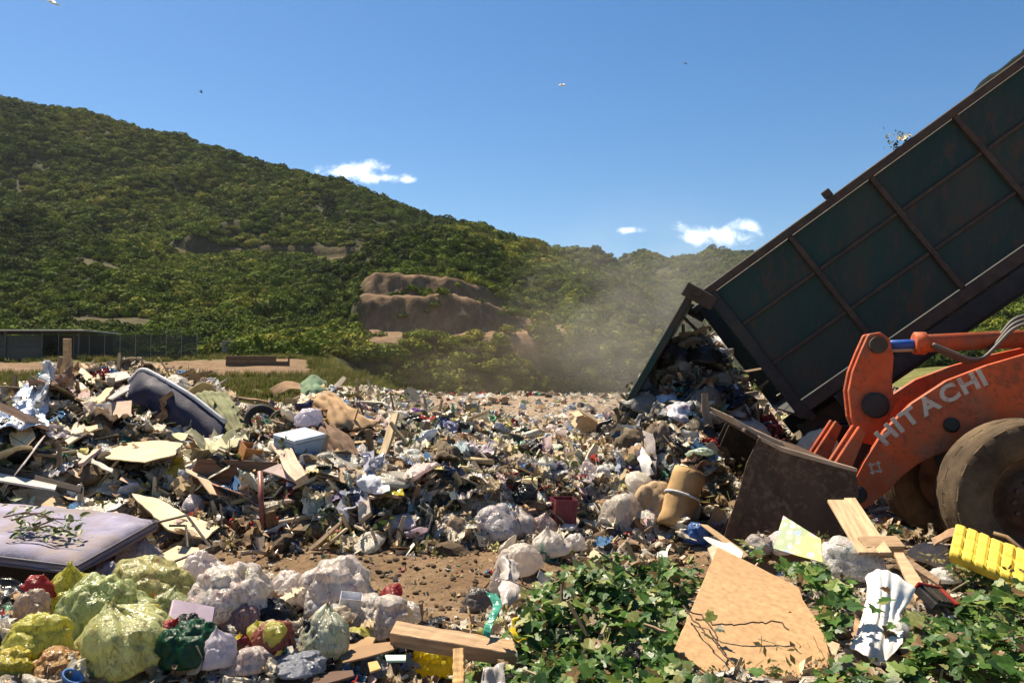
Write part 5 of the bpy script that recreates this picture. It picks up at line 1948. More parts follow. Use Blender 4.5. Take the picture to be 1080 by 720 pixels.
def build_navy():
    rows = [[(136, 404, 9.75), (150, 389, 9.7), (172, 401, 9.55), (203, 419, 9.4), (238, 447, 9.25)], [(136, 412, 9.5), (150, 408, 9.45), (174, 420, 9.3), (203, 438, 9.2), (234, 460, 9.1)], [(134, 424, 9.45), (150, 428, 9.4), (174, 440, 9.3), (203, 458, 9.15), (228, 472, 9.0)]]
    rows = settle(rows, .2)
    o = drape('navy_mattress', 'dark navy foam mattress bent over the left heap with white rim', 'mattress', rows, M('navy_cover', (.012, .016, .048), rough=.75, var=.3, dirt=.3, bump=.2), None, .055, n=(30, 16), amp=.02, freq=4, seed=9)
    c = Vector(o.location)
    q = [Vector(P(p[0], p[1] - 1.5, p[2] - .03)) - c for p in rows[0]]
    pts = []
    for i in range(len(q) - 1):
        for j in range(6):
            pts.append(q[i].lerp(q[i + 1], j / 6))
    pts.append(q[-1])
    for _ in range(3):
        pts = [pts[0]] + [(pts[i - 1] + pts[i] * 2 + pts[i + 1]) / 4 for i in range(1, len(pts) - 1)] + [pts[-1]]
    mk('rim_band', tube(pts, .026, 7), FO['cloth'], o, True, color=(.62, .62, .64))


build_navy()
drape('carpet', 'olive green carpet piece hanging over the heap beside the navy mattress', 'carpet', [[(205, 414, 9.9), (222, 412, 9.9), (239, 415, 9.9)], [(216, 430, 9.5), (230, 426, 9.4), (246, 424, 9.6)], [(236, 460, 9.0), (246, 456, 8.9), (256, 452, 9.0)]], FO['cloth'], (.20, .205, .115), .02, amp=.03, freq=4, seed=11, fold=.02)
drape('carpet', 'olive green carpet corner folded down towards the tyres', 'carpet', [[(242, 426, 9.6), (250, 428, 9.6)], [(248, 444, 9.2), (262, 444, 9.2)], [(252, 458, 8.9), (270, 452, 8.9)]], FO['cloth'], (.17, .175, .10), .02, amp=.03, freq=4, seed=13)


def build_tyre(px, py, Y, rad, rot, lab):
    t = thing('old_tyre', P(px, py, Y), lab, 'tyre', rot=rot)
    w = rad * .6
    prof = [(rad * .58, -w * .38), (rad * .75, -w * .5), (rad * .93, -w * .44), (rad, -w * .3), (rad, w * .3), (rad * .93, w * .44), (rad * .75, w * .5), (rad * .58, w * .38), (rad * .62, w * .28), (rad * .9, w * .3), (rad * .92, 0), (rad * .9, -w * .3), (rad * .62, -w * .28)]
    mk('tyre_casing', lathe(prof, 36, True), M('old_tyre_rubber', (.022, .021, .021), rough=.8, dirt=.4), t, True)
    for s in (-1, 1):
        mk('sidewall_bead', xf(lathe([(rad * .575, -.012), (rad * .63, -.012), (rad * .63, .012), (rad * .575, .012)], 30, True), TR((0, 0, s * w * .385))), M('old_tyre_rubber'), t)


build_tyre(275, 443, 9.5, .19, (1.25, 0, .3), 'old black tyre standing on edge beside the carpet')
build_tyre(297, 446, 9.35, .18, (1.1, .2, -.5), 'second black tyre leaning beside the first by the white bag')
carton(268, 486, 36, 'rust orange crate tipped among the heap above the brown panel', (.36, .14, .035), (.25, .2, .6), (1, .9, .8), 'paint', flaps=False, name='crate', cat='crate')


def build_foam_box():
    p = hit(319, 484) + np.array([0, -.12, .08])
    t = thing('foam_box', p, 'blue grey foam box with lid resting in the heap', 'box', rot=(.12, .16, -.62))
    bev(mk('box_body', box(-.17, .17, -.2, .2, 0, .155), FO['paint'], t, color=(.26, .34, .44)), .012, 2)
    bev(mk('lid', box(-.175, .175, -.205, .205, .158, .20), FO['paint'], t, color=(.40, .48, .57)), .012, 2)  # paler lid colour stands in for sun on the box top


build_foam_box()
drape('hessian', 'tan hessian sacking draped down the heap crown', 'sacking', [[(324, 421, 9.9), (342, 411, 9.9), (358, 418, 9.8)], [(336, 436, 9.5), (360, 428, 9.3), (382, 437, 9.4)], [(350, 449, 9.2), (374, 453, 9.0), (399, 446, 9.2)]], FO['cloth'], (.40, .26, .145), .02, amp=.04, freq=4.5, seed=15, fold=.03)
drape('blanket', 'dark brown striped blanket slumped below the hessian', 'blanket', [[(308, 452, 9.1), (330, 444, 9.2), (350, 449, 9.2)], [(322, 462, 8.7), (346, 460, 8.7), (368, 462, 8.9)], [(340, 474, 8.6), (362, 484, 8.4), (380, 480, 8.6)]], FO['cloth'], (.155, .10, .07), .02, n=(34, 22), amp=.035, freq=5, seed=17, fold=.05)
drape('tarp', 'faded green tarp scrap on the heap crown', 'tarp', [[(318, 403, 10.2), (330, 396, 10.2), (344, 401, 10.2)], [(316, 412, 9.9), (330, 408, 9.8), (346, 412, 9.9)], [(322, 419, 9.7), (334, 418, 9.6), (344, 418, 9.7)]], FO['cloth'], (.16, .24, .15), .006, amp=.05, freq=6, seed=19)
drape('cardboard_sheet', 'curled brown cardboard flap left of the green tarp', 'cardboard', [[(284, 410, 10.2), (300, 402, 10.2), (316, 404, 10.1)], [(290, 420, 9.9), (306, 410, 9.8), (322, 412, 9.8)]], FO['card'], (.36, .22, .12), .012, amp=.015, freq=3, seed=21)
bag(324, 449, 27, 'round lilac white bag beside the tyres', (.66, .62, .70), 'film', 2, h=20, Y=8.9, knot=False)
rod('pipe', 'grey metal pipe poking from the lilac white bag', 'pipe', [(336, 434, 9.1), (358, 417, 9.3)], .04, FO['metal'], (.38, .40, .42))
rod('batten', 'long whitish batten lying on the low ridge', 'batten', [(366, 423, 10.3), (404, 425, 10.3), (410, 430, 10.1)], .03, FO['wood'], (.62, .56, .46), n=4)
plate('panel', 'flat grey panel tilted beside the purple cloth', 'panel', [(400, 447), (412, 437), (432, 432), (426, 442), (408, 451)], [(400, 447, 9.6), (432, 432, 9.9), (408, 451, 9.5)], .015, FO['card'], (.42, .40, .36))
bag(441, 444, 23, 'bundle of deep purple cloth on the low ridge', (.11, .05, .20), 'cloth', 7, h=15, name='cloth_bundle', cat='cloth', knot=False, lump=.5)
plate('cardboard_sheet', 'tan torn cardboard standing up on the low ridge skyline', 'cardboard', [(425, 414), (430, 408), (438, 410), (443, 418), (444, 432), (433, 430)], [(425, 414, 10.4), (443, 418, 10.4), (433, 430, 10.2)], .012, FO['card'], (.60, .46, .30), rag=.012, seed=31)
carton(417, 483, 22, 'small brown closed carton in the mid heap', (.30, .19, .12), (.1, .1, .4), (1, .9, .9), seed=5)
carton(374, 463, 20, 'dark brown carton wedged beside the hessian', (.20, .11, .06), (.2, -.1, .2), (1, .9, .9), seed=6)
plate('lumber_block', 'short pale lumber block standing on the heap edge', 'lumber', [(377, 529), (388, 519), (391, 540), (378, 549)], [(377, 529, 7.8), (388, 519, 7.85), (378, 549, 7.65)], .06, FO['wood'], (.58, .47, .36), bw=.004)
drape('paper_packet', 'white paper packet with blue print on the heap', 'packet', [[(368, 497, 8.2), (390, 490, 8.2), (408, 500, 8.1)], [(374, 508, 8.0), (392, 506, 7.9), (410, 512, 7.9)], [(384, 520, 7.9), (398, 522, 7.8), (412, 520, 7.8)]], M('printed_packet', (.66, .66, .72), rough=.6, blotch=.8, blotchscale=6, dirt=.25, bump=.2), None, .004, amp=.04, freq=6, seed=23)
drape('film_scrap', 'bright yellow plastic film scrap below the packet', 'plastic film', [[(405, 514, 8.0), (424, 513, 8.0)], [(408, 521, 7.9), (426, 521, 7.9)]], FO['film'], (.66, .56, .06), .003, n=(10, 8), amp=.03, freq=9, seed=25)
drape('film_scrap', 'yellow crumpled film on the left heap above the mattress', 'plastic film', [[(176, 486, 8.2), (192, 482, 8.2)], [(172, 498, 8.0), (188, 500, 8.0)]], FO['film'], (.70, .50, .05), .003, n=(10, 10), amp=.05, freq=9, seed=27)


def build_roll(name, label, cat, a, b, rad, mat, color, tie=None, endcol=None):
    a, b = P(*a), P(*b)
    t = thing(name, a, label, cat)
    d = b - a
    n = 9
    pts = [d * i / n for i in range(n + 1)]
    g = tube(pts, [rad * (.97 + .03 * math.sin(i * 1.7)) for i in range(n + 1)], 20)
    v = np.array(g[0])
    v += .03 * np.stack([fbm(v * 5, 3), fbm(v * 5, 4), fbm(v * 5, 5)], 1)
    o = mk('roll_body', (v, g[1]), mat, t, True, color=color)
    sp = []
    dn = Vector(d).normalized()
    u = dn.orthogonal().normalized()
    w = dn.cross(u)
    for e, sg in ((Vector(d), 1), (Vector((0, 0, 0)), -1)):
        pts = [e + dn * sg * .008 + (u * math.cos(k * .5) + w * math.sin(k * .5)) * rad * (.12 + .8 * k / 50) for k in range(50)]
        mk('end_spiral', tube(pts, .006, 4), mat, t, color=tuple(c * .6 for c in (endcol or color)))
    if tie:
        c = Vector(d) * tie
        ring = [c + (u * math.cos(k * .31) + w * math.sin(k * .31)) * rad * 1.04 for k in range(21)]
        mk('tie', tube(ring, .012, 6, False), FO['paint'], t, color=(.6, .62, .66))
    return t


build_roll('carpet_roll', 'orange tan rolled carpet lying in the plain beside the bucket', 'carpet roll', (468, 470, 10.6), (512, 477, 10.2), .10, FO['cloth'], (.42, .24, .09), endcol=(.05, .14, .10))
build_roll('carpet_roll', 'thick tan carpet roll tied with pale cord near the tipped load', 'carpet roll', (710, 556, 8.0), (727, 497, 8.15), .17, FO['cloth'], (.44, .28, .13), tie=.55)


def build_bucket():
    a, b = P(524, 479, 11.0), P(552, 467, 11.3)
    d = Vector(b - a)
    t = thing('striped_bucket', a, 'pale blue and white striped plastic bucket lying on its side', 'bucket')
    t.rotation_euler = d.to_track_quat('Z', 'Y').to_euler()
    L = d.length
    mk('bucket_wall', lathe([(.10, 0), (.13, L), (.12, L), (.092, .01), (.0, .01)], 24), FO['paint'], t, True, color=(.50, .56, .62))
    for z0, c in ((.08, (.68, .66, .60)), (.2, (.14, .26, .46)), (.29, (.68, .66, .60))):
        r0 = .10 + .03 * z0 / L
        mk('band', lathe([(r0 + .002, z0), (r0 + .006, z0 + .005), (r0 + .008, z0 + .045), (r0 + .006, z0 + .05)], 24), FO['paint'], t, True, color=c)
    mk('rim', lathe([(.13, L - .02), (.142, L - .02), (.142, L + .01), (.12, L + .01)], 24, True), FO['paint'], t, color=(.6, .62, .64))


build_bucket()
carton(529, 470, 15, 'small red and white carton standing beside the striped bucket', (.62, .46, .42), (.1, .1, .3), (1, .7, 1.5), 'card', flaps=False, Y=11.4)
rod('tube', 'white cardboard tube lying behind the striped bucket', 'tube', [(544, 463, 11.9), (567, 455, 12.2)], .045, FO['card'], (.62, .56, .46))
rod('pole', 'thin tan pole lying below the orange carpet roll', 'pole', [(482, 483, 9.9), (520, 487, 9.6)], .03, FO['wood'], (.46, .33, .18), n=6)
drape('mesh_net', 'dark brown shaggy matting heaped behind the carpet roll', 'matting', [[(440, 460, 10.2), (462, 456, 10.4), (482, 462, 10.4)], [(446, 472, 9.8), (466, 468, 9.8), (484, 472, 9.9)], [(452, 486, 9.5), (468, 486, 9.4), (482, 486, 9.5)]], FO['cloth'], (.13, .10, .065), .02, amp=.08, freq=7, seed=29)

# ---- bags and pieces round the track's far edge
bag(636, 512, 25, 'round pale grey lump standing alone on the litter plain', (.52, .51, .50), 'clod', 3, h=21, knot=False, name='concrete_lump', cat='lump', lump=.12)
plate('rubber_mat', 'flat dark rubber mat in front of the pale grey lump', 'mat', [(612, 519), (625, 514), (645, 516), (640, 521), (622, 523)], [(612, 519), (645, 516), (622, 523)], .012, FO['paint'], (.05, .05, .055))
bag(524, 573, 52, 'large grey white bag at the far edge of the dirt track', (.62, .58, .60), 'full', 1, h=38, knot=False)
bag(548, 570, 36, 'pale bag pressed against the large grey white bag', (.58, .53, .52), 'full', 4, h=34)
bag(537, 573, 16, 'small sky blue bag tucked under the large grey white bag', (.20, .36, .55), 'film', 6, h=10)
bag(474, 570, 44, 'beige brown sack with dark folds by the dirt track', (.50, .38, .26), 'full', 8, h=26, knot=False)
bag(572, 566, 32, 'pinkish white bag between white bag and maroon crate', (.56, .44, .42), 'full', 5, h=26)
carton(593, 554, 25, 'upright maroon plastic crate at the edge of the track', (.15, .02, .035), (.12, .05, .35), (1, .9, 2.2), 'paint', flaps=False, name='crate', cat='crate')
bag(553, 531, 34, 'glossy black bag behind the white bags', (.018, .018, .02), 'film', 2, h=24)
bag(492, 525, 24, 'small glossy black bag in the mid heap', (.02, .02, .022), 'film', 7, h=16)
bag(470, 540, 28, 'black torn bag beside the beige brown sack', (.025, .023, .022), 'film', 0, h=18)
bag(566, 532, 22, 'small white bag beside the glossy black bag', WHT, 'film', 1, h=16)
drape('film_scrap', 'dirty white sheet spread flat left of the carpet roll', 'plastic sheet', [[(622, 532), (645, 526), (660, 532)], [(630, 545), (648, 540), (662, 545)], [(636, 556), (652, 552), (664, 556)]], FO['film'], (.70, .65, .56), .004, amp=.05, freq=6, seed=33)
drape('film_scrap', 'narrow bright yellow film by the dirty white sheet', 'plastic film', [[(648, 518), (656, 520)], [(650, 532), (657, 534)]], FO['film'], (.70, .50, .04), .003, n=(8, 10), amp=.03, freq=9, seed=35)
drape('film_scrap', 'bright green strip of film by the dirty white sheet', 'plastic film', [[(646, 538), (653, 536)], [(642, 552), (650, 550)]], FO['film'], (.05, .42, .16), .003, n=(8, 10), amp=.03, freq=9, seed=37)
bag(662, 560, 44, 'dirty white striped bag at the foot of the tipped load', (.66, .60, .54), 'full', 3, h=40, knot=False)
bag(690, 548, 44, 'brown paper sack leaning against the thick carpet roll', (.34, .24, .14), 'card', 6, h=40, knot=False, name='paper_sack', cat='sack')
bag(706, 497, 30, 'round white bag above the thick carpet roll', (.72, .66, .62), 'film', 8, h=24, knot=False)
bag(680, 520, 24, 'cream bag beside the round white bag', CREAM, 'film', 4, h=16)
bag(760, 530, 34, 'dark olive bag at the bucket lip', (.12, .12, .07), 'film', 5, h=26)
# ---- load sliding out of the truck
for (px, py, Y, w, h, col, mat, lab, kn) in (
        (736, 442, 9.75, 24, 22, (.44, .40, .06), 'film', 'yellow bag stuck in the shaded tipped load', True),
        (684, 420, 10.0, 24, 26, (.64, .60, .58), 'film', 'white bundle against the tailgate edge', False),
        (656, 446, 10.1, 19, 14, (.10, .36, .30), 'film', 'small teal bag at the foot of the tailgate', False),
        (763, 372, 11.2, 26, 20, (.74, .70, .63), 'film', 'sunlit white bag on top of the tipped load', False),
        (775, 446, 10.0, 34, 26, (.60, .54, .44), 'film', 'sunlit cream bag beside the body edge', True),
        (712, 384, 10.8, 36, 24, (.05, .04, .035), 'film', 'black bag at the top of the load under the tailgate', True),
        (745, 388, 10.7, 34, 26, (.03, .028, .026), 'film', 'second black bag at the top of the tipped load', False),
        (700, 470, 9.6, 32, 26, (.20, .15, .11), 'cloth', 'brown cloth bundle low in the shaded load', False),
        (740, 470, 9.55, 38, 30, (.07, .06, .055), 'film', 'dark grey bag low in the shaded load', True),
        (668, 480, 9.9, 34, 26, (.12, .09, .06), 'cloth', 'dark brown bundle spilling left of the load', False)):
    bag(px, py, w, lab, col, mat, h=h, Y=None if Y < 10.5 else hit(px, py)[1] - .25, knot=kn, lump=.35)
drape('shirt', 'white shirt with blue and red print hanging in the load', 'shirt', [[(703, 428, 9.75), (716, 424, 9.75), (728, 428, 9.75)], [(702, 440, 9.6), (714, 438, 9.55), (727, 440, 9.6)], [(704, 452, 9.6), (716, 451, 9.55), (726, 449, 9.6)]], M('printed_shirt', (.70, .68, .72), rough=.9, blotch=.9, blotchscale=7, bump=.2), None, .005, amp=.04, freq=6, seed=41)
drape('cloth', 'pale blue cloth folded in the shaded load', 'cloth', [[(692, 416, 9.9), (712, 409, 9.9)], [(694, 424, 9.75), (714, 420, 9.75)]], FO['cloth'], (.36, .42, .52), .006, n=(14, 10), amp=.04, freq=6, seed=43)
drape('cloth', 'long white cloth hanging down the load by the tailgate', 'cloth', [[(664, 470, 9.8), (676, 468, 9.7)], [(672, 484, 9.5), (684, 482, 9.4)], [(676, 500, 9.3), (688, 498, 9.2)]], FO['cloth'], (.60, .58, .56), .006, n=(12, 16), amp=.05, freq=6, seed=45)
drape('cloth', 'grey rag hanging straight at the foot of the load', 'cloth', [[(676, 452, 9.75), (688, 455, 9.6)], [(680, 475, 9.4), (692, 476, 9.35)], [(682, 500, 9.2), (692, 498, 9.15)]], FO['cloth'], (.26, .23, .22), .006, n=(12, 18), amp=.04, freq=6, seed=46)
for k, (a, b, c, lab) in enumerate((((758, 380, 10.3), (792, 432, 9.9), (.56, .44, .28), 'long pale stick sliding from the sunlit part of the load'), ((764, 392, 10.2), (780, 418, 10.0), (.62, .54, .40), 'short pale stick in the sunlit part of the load'), ((775, 405, 10.1), (796, 448, 9.8), (.40, .36, .44), 'lilac tube in the sunlit part of the load'))):
    rod('stick', lab, 'stick', [a, b], .022, FO['wood'], c, n=6)
plate('cardboard_sheet', 'crumpled sunlit cardboard standing between bucket and truck body', 'cardboard', [(832, 440), (842, 428), (858, 418), (858, 440), (868, 462), (850, 470), (836, 460)], [(832, 440, 9.9), (858, 418, 10.2), (850, 470, 9.6)], .012, FO['card'], (.66, .54, .38), rag=.02, seed=50)
bag(872, 482, 40, 'pale sunlit paper sack behind the loader bucket', (.56, .46, .32), 'card', 3, Y=9.6, h=30, knot=False, name='paper_sack', cat='sack')
plate('wire_panel', 'small dark framed panel leaning on the load foot', 'panel', [(743, 470), (752, 464), (762, 478), (750, 485)], [(743, 470, 9.3), (752, 464, 9.4), (750, 485, 9.2)], .012, FO['metal'], (.20, .19, .18))
carton(615, 455, 26, 'pointed tan carton standing out on the far plain', (.52, .38, .24), (.3, .5, .4), (1, .8, 1.2), seed=9, Y=16)

# ---- foreground bags, left
FG = [  # px, py(front foot), w, h, colour, material, knot, label, lift
    (124, 722, 104, 74, (.64, .65, .30), 'full', True, 'large pale yellow bag full of rubbish, biggest of the yellow bags', .06),
    (97, 690, 88, 58, (.52, .58, .26), 'full', False, 'greenish yellow bag lying behind the largest yellow bag', .10),
    (68, 652, 56, 50, (.68, .66, .14), 'full', True, 'bright yellow tied bag in front of the mattress corner', .05),
    (150, 642, 78, 38, (.58, .55, .24), 'full', False, 'flattish khaki yellow bag below the pink white bag', .03),
    (172, 664, 46, 32, (.50, .54, .26), 'full', True, 'small khaki green bag beside the big open white bag', .05),
    (103, 640, 36, 36, (.36, .32, .38), 'film', False, 'grey lilac bag squeezed between two yellow bags', .06),
    (26, 664, 34, 34, (.62, .50, .40), 'full', False, 'beige bag beside the bright yellow tied bag', .04),
    (28, 710, 66, 46, (.62, .60, .12), 'full', False, 'yellow bag with dark print next to the greenish yellow bag', .05),
    (54, 724, 50, 26, (.62, .36, .14), 'full', False, 'red and yellow bag under the largest yellow bag', .04),
    (140, 606, 54, 32, (.72, .62, .60), 'full', True, 'pinkish white bag at the mattress corner', .02),
    (112, 607, 30, 16, (.50, .32, .30), 'full', False, 'maroon printed wrapper bag beside the mattress corner', .02),
    (228, 678, 92, 56, (.72, .66, .61), 'full', False, 'big white bag torn open showing its contents', .08),
    (204, 632, 38, 36, (.74, .67, .64), 'film', False, 'rounded white bag behind the torn white bag', .05),
    (226, 622, 28, 26, (.74, .68, .65), 'film', True, 'small white bag next to the rounded white bag', .05),
    (250, 622, 30, 20, (.55, .30, .34), 'full', False, 'white bag with maroon print beyond the torn white bag', .03),
    (193, 722, 64, 44, (.008, .075, .030), 'film', False, 'glossy dark green bag beside the largest yellow bag', .06),
    (228, 722, 36, 42, (.60, .56, .62), 'film', True, 'lilac white crumpled bag next to the dark green bag', .07),
    (252, 683, 36, 32, (.56, .36, .34), 'full', False, 'red and white wrapper bag below the torn white bag', .08),
    (278, 672, 54, 32, (.016, .016, .018), 'film', True, 'glossy black bag between torn white bag and pale green bag', .05),
    (294, 646, 42, 34, (.73, .66, .61), 'film', False, 'plain white bag left of the large white bag', .04),
    (346, 652, 82, 46, (.72, .65, .60), 'full', False, 'large white bag with faint print facing the track', .05),
    (384, 652, 30, 30, (.74, .66, .62), 'film', True, 'twisted white tail of bag beside the large white bag', .03),
    (336, 708, 54, 54, (.62, .64, .50), 'full', True, 'pale green tied bag in front of the large white bag', .06),
    (392, 676, 66, 34, (.72, .64, .58), 'full', False, 'white bag bulging behind the flattened brown carton', .05),
    (424, 664, 36, 20, (.72, .66, .60), 'film', False, 'small white bag behind the timber beam', .03),
    (285, 706, 40, 30, (.42, .14, .09), 'full', False, 'crumpled red brown bag left of the pale green bag', .08),
    (252, 698, 18, 16, (.72, .58, .05), 'film', True, 'tiny bright yellow bag beside the red brown bag', .06),
    (262, 724, 46, 26, (.66, .56, .54), 'full', False, 'pinkish bag below the red brown bag', .04),
    (388, 722, 30, 26, (.28, .30, .36), 'film', False, 'grey blue bag in the shade under the brown carton', .02),
    (452, 715, 46, 28, (.70, .56, .03), 'film', False, 'vivid yellow bag under the timber beam', .02),
    (10, 726, 40, 22, (.66, .56, .06), 'full', False, 'yellow wrapper bag with dark lettering at the pile edge', .05),
    (78, 712, 40, 18, (.06, .055, .065), 'film', False, 'dark bag between the yellow bags', .02),
    (308, 724, 60, 20, (.30, .32, .38), 'film', False, 'blue grey bag below the pale green bag', .03),
    (520, 700, 30, 26, (.60, .54, .46), 'film', True, 'dirty white bag under the beam end', .02),
    (505, 645, 30, 24, (.20, .18, .17), 'film', False, 'torn dark bag beside the teal strap', .0),
    (530, 628, 22, 34, (.62, .57, .52), 'film', True, 'thin dirty white bag standing behind the teal strap', .0),
    (552, 606, 40, 30, (.72, .65, .58), 'film', False, 'cream bag at the edge of the ivy', .02),
    (582, 592, 38, 32, (.74, .68, .62), 'film', True, 'white tied bag at the back edge of the ivy', .04),
    (606, 588, 24, 16, (.74, .70, .66), 'film', False, 'small white bag next to the white tied bag by ivy', .06),
]
for k, (px, py, w, h, col, mat, kn, lab, lf) in enumerate(FG):
    bag(px, py, w, lab, col, mat, seed=k * 5 + 3, h=h, knot=kn, lift=lf, lump=.25 if k % 3 else .38, sub=5)

rr_ = random.Random(91)
for k in range(30):
    px_, py_ = rr_.uniform(0, 420), rr_.uniform(628, 716)
    nm_, cl_ = rr_.choice([('white', (.76, .72, .68)), ('yellow', (.62, .58, .14)), ('pink white', (.70, .56, .54)), ('black', (.02, .02, .022)), ('cream', (.62, .52, .38)), ('red', (.42, .06, .05)), ('lilac', (.48, .42, .54))])
    near = ['largest yellow bag', 'torn white bag', 'pale green bag', 'large white bag', 'mattress corner'][int(np.argmin([math.hypot(px_ - a, py_ - b) for a, b in ((124, 690), (228, 655), (336, 685), (346, 635), (80, 610))]))]
    bag(px_, py_, rr_.uniform(16, 32), 'small %s plastic bag wedged among the bags near the %s' % (nm_, near), cl_, 'film', seed=k, lift=rr_.uniform(.05, .16), knot=k % 2 == 0, lump=.5, tilt=.7, name='plastic_bag', group='small %s bags near the %s' % (nm_, near))
drape('bin_liner', 'glossy black liner spread between the mattress and the bags', 'plastic sheet', [[(-25, 612, 5.4), (20, 610, 5.4), (52, 610, 5.4)], [(-25, 630, 5.1), (22, 626, 5.1), (54, 628, 5.2)], [(-25, 652, 4.9), (18, 650, 4.9), (48, 645, 5.0)]], FO['film'], (.012, .014, .014), .003, n=(30, 24), amp=.05, freq=6, seed=51)
drape('film_scrap', 'red plastic wrapper on the torn white bag', 'plastic film', [[(255, 642, 4.72), (272, 633, 4.75), (290, 632, 4.8)], [(258, 652, 4.6), (274, 646, 4.62), (290, 642, 4.7)]], FO['film'], (.58, .04, .03), .003, n=(18, 10), amp=.035, freq=9, seed=53)
drape('film_scrap', 'black and white patterned film above the glossy black bag', 'plastic film', [[(278, 632, 4.8), (296, 628, 4.85), (308, 634, 4.9)], [(280, 644, 4.65), (296, 642, 4.7), (310, 646, 4.7)]], M('patterned_film', (.04, .04, .045), rough=.3, blotch=0, var=.2, dirt=.9, dirtcol=(.6, .58, .56), dscale=16, bump=.4, ridge=8), None, .003, n=(18, 12), amp=.04, freq=9, seed=55)
drape('film_scrap', 'orange red and dark wrapper in front of the large white bag', 'plastic film', [[(330, 640, 4.6), (346, 634, 4.62), (358, 640, 4.6)], [(334, 656, 4.45), (348, 654, 4.45), (360, 656, 4.45)]], M('bright_wrapper', (.40, .10, .05), rough=.35, blotch=.9, blotchscale=9, bump=.4, ridge=8), None, .003, n=(16, 14), amp=.04, freq=8, seed=57)
carton(367, 668, 22, 'white printed carton in front of the large white bag', (.70, .70, .76), (.5, .15, .2), (1, .7, 1.6), 'card', flaps=False, lift=.12)


def build_purple_box():
    p = hit(192, 688)
    t = thing('plastic_box', (p[0], p[1] + .05, p[2] + .1), 'smooth lilac plastic box wedged below the torn white bag', 'box', rot=(.5, .3, .4))
    bev(mk('box_body', box(-.10, .10, -.07, .07, -.05, .08), FO['paint'], t, color=(.34, .26, .33)), .02, 2)
    bev(mk('lid', box(-.105, .105, -.075, .075, .083, .10), FO['paint'], t, color=(.38, .30, .36)), .008)


build_purple_box()
for k, (poly, an, colr, lab) in enumerate((
        ([(340, 690), (352, 676), (378, 668), (396, 672), (394, 682), (362, 692), (344, 698)], [(340, 690, 3.85), (396, 672, 4.1), (344, 698, 3.75)], (.30, .19, .10), 'flattened brown carton flap in front of the white bags'),
        ([(356, 690), (380, 680), (412, 676), (416, 684), (388, 692), (362, 698)], [(356, 690, 3.8), (412, 676, 3.95), (362, 698, 3.7)], (.25, .155, .085), 'second brown carton flap under the timber beam'),
        ([(286, 716), (320, 710), (372, 706), (374, 712), (330, 724), (290, 728)], [(286, 716, 3.5), (372, 706, 3.6), (290, 728, 3.4)], (.10, .06, .045), 'dark brown board lying under the pale green bag'),
        ([(406, 690), (428, 690), (428, 696), (408, 696)], [(406, 690, 3.75), (428, 690, 3.75), (408, 696, 3.68)], (.40, .54, .44), 'mint green card strip below the timber beam'),
        ([(388, 698), (398, 696), (402, 704), (390, 708)], [(388, 698, 3.7), (398, 696, 3.72), (390, 708, 3.6)], (.48, .30, .12), 'orange brown card chip below the timber beam'))):
    plate('cardboard_sheet', lab, 'cardboard', poly, an, .01, FO['card'], colr, rag=.008, seed=60 + k)


def beam(name, label, a, b, w, h, color, roll=0.0):
    a, b = Vector(P(*a)), Vector(P(*b))
    L = (b - a).length
    Rm = frame_from(b - a, Vector((0, -.25 + roll, 1)))
    g = box(-L / 2, L / 2, -w / 2, w / 2, -h / 2, h / 2)
    # saw marks and splits: a few extra cuts along the length
    V, Fs = [], []
    n = 14
    rr = random.Random(int(L * 1000))
    for i in range(n + 1):
        x = -L / 2 + L * i / n
        e = .0025
        for (y, z) in ((-w / 2, -h / 2), (w / 2, -h / 2), (w / 2, h / 2), (-w / 2, h / 2)):
            V.append((x + (rr.uniform(-.01, .01) if i in (0, n) else 0), y + rr.uniform(-e, e), z + rr.uniform(-e, e)))
    for i in range(n):
        for k in range(4):
            Fs.append([i * 4 + k, i * 4 + (k + 1) % 4, i * 4 + 4 + (k + 1) % 4, i * 4 + 4 + k][::-1])
    Fs += [[0, 1, 2, 3], [n * 4 + 3, n * 4 + 2, n * 4 + 1, n * 4]]
    o = mk(name, (V, Fs), FO['wood'], color=color)
    o.matrix_local = Matrix.Translation((a + b) / 2) @ Rm.to_4x4()
    bev(o, .004)
    return tag(o, label, 'timber')


beam('timber_beam', 'sawn brown timber beam lying across the foreground by the ivy', (416, 668, 3.95), (548, 690, 3.85), .11, .075, (.40, .26, .15))
beam('timber_offcut', 'short orange timber offcut upright under the beam', (484, 688, 3.72), (484, 738, 3.5), .05, .06, (.52, .31, .13), roll=-2)
beam('timber_lath', 'thin wooden lath sticking up beside the dark torn bag', (494, 640, 4.25), (497, 672, 4.1), .012, .03, (.44, .29, .15), roll=-2)
drape('strap', 'teal green plastic strap hanging over the beam end', 'strap', [[(513, 622, 4.15), (524, 624, 4.15)], [(519, 640, 4.05), (528, 638, 4.05)], [(511, 655, 3.95), (520, 654, 3.95)], [(508, 670, 3.86), (516, 672, 3.86)]], FO['film'], (.10, .46, .34), .003, n=(8, 30), amp=.02, freq=10, seed=63)
drape('film_scrap', 'tattered white film draped at the ivy edge', 'plastic film', [[(526, 594, 4.6), (538, 580, 4.7), (552, 590, 4.7)], [(524, 612, 4.4), (536, 604, 4.4), (548, 610, 4.45)], [(528, 640, 4.2), (536, 634, 4.2), (540, 640, 4.2)]], FO['film'], (.70, .64, .60), .003, amp=.05, freq=7, seed=65)
drape('film_scrap', 'yellow strip of film at the ivy edge above the beam', 'plastic film', [[(541, 650, 3.95), (548, 648, 3.95)], [(540, 664, 3.85), (548, 668, 3.85)], [(548, 676, 3.78), (560, 672, 3.78)]], FO['film'], (.72, .58, .03), .003, n=(8, 18), amp=.03, freq=9, seed=67)
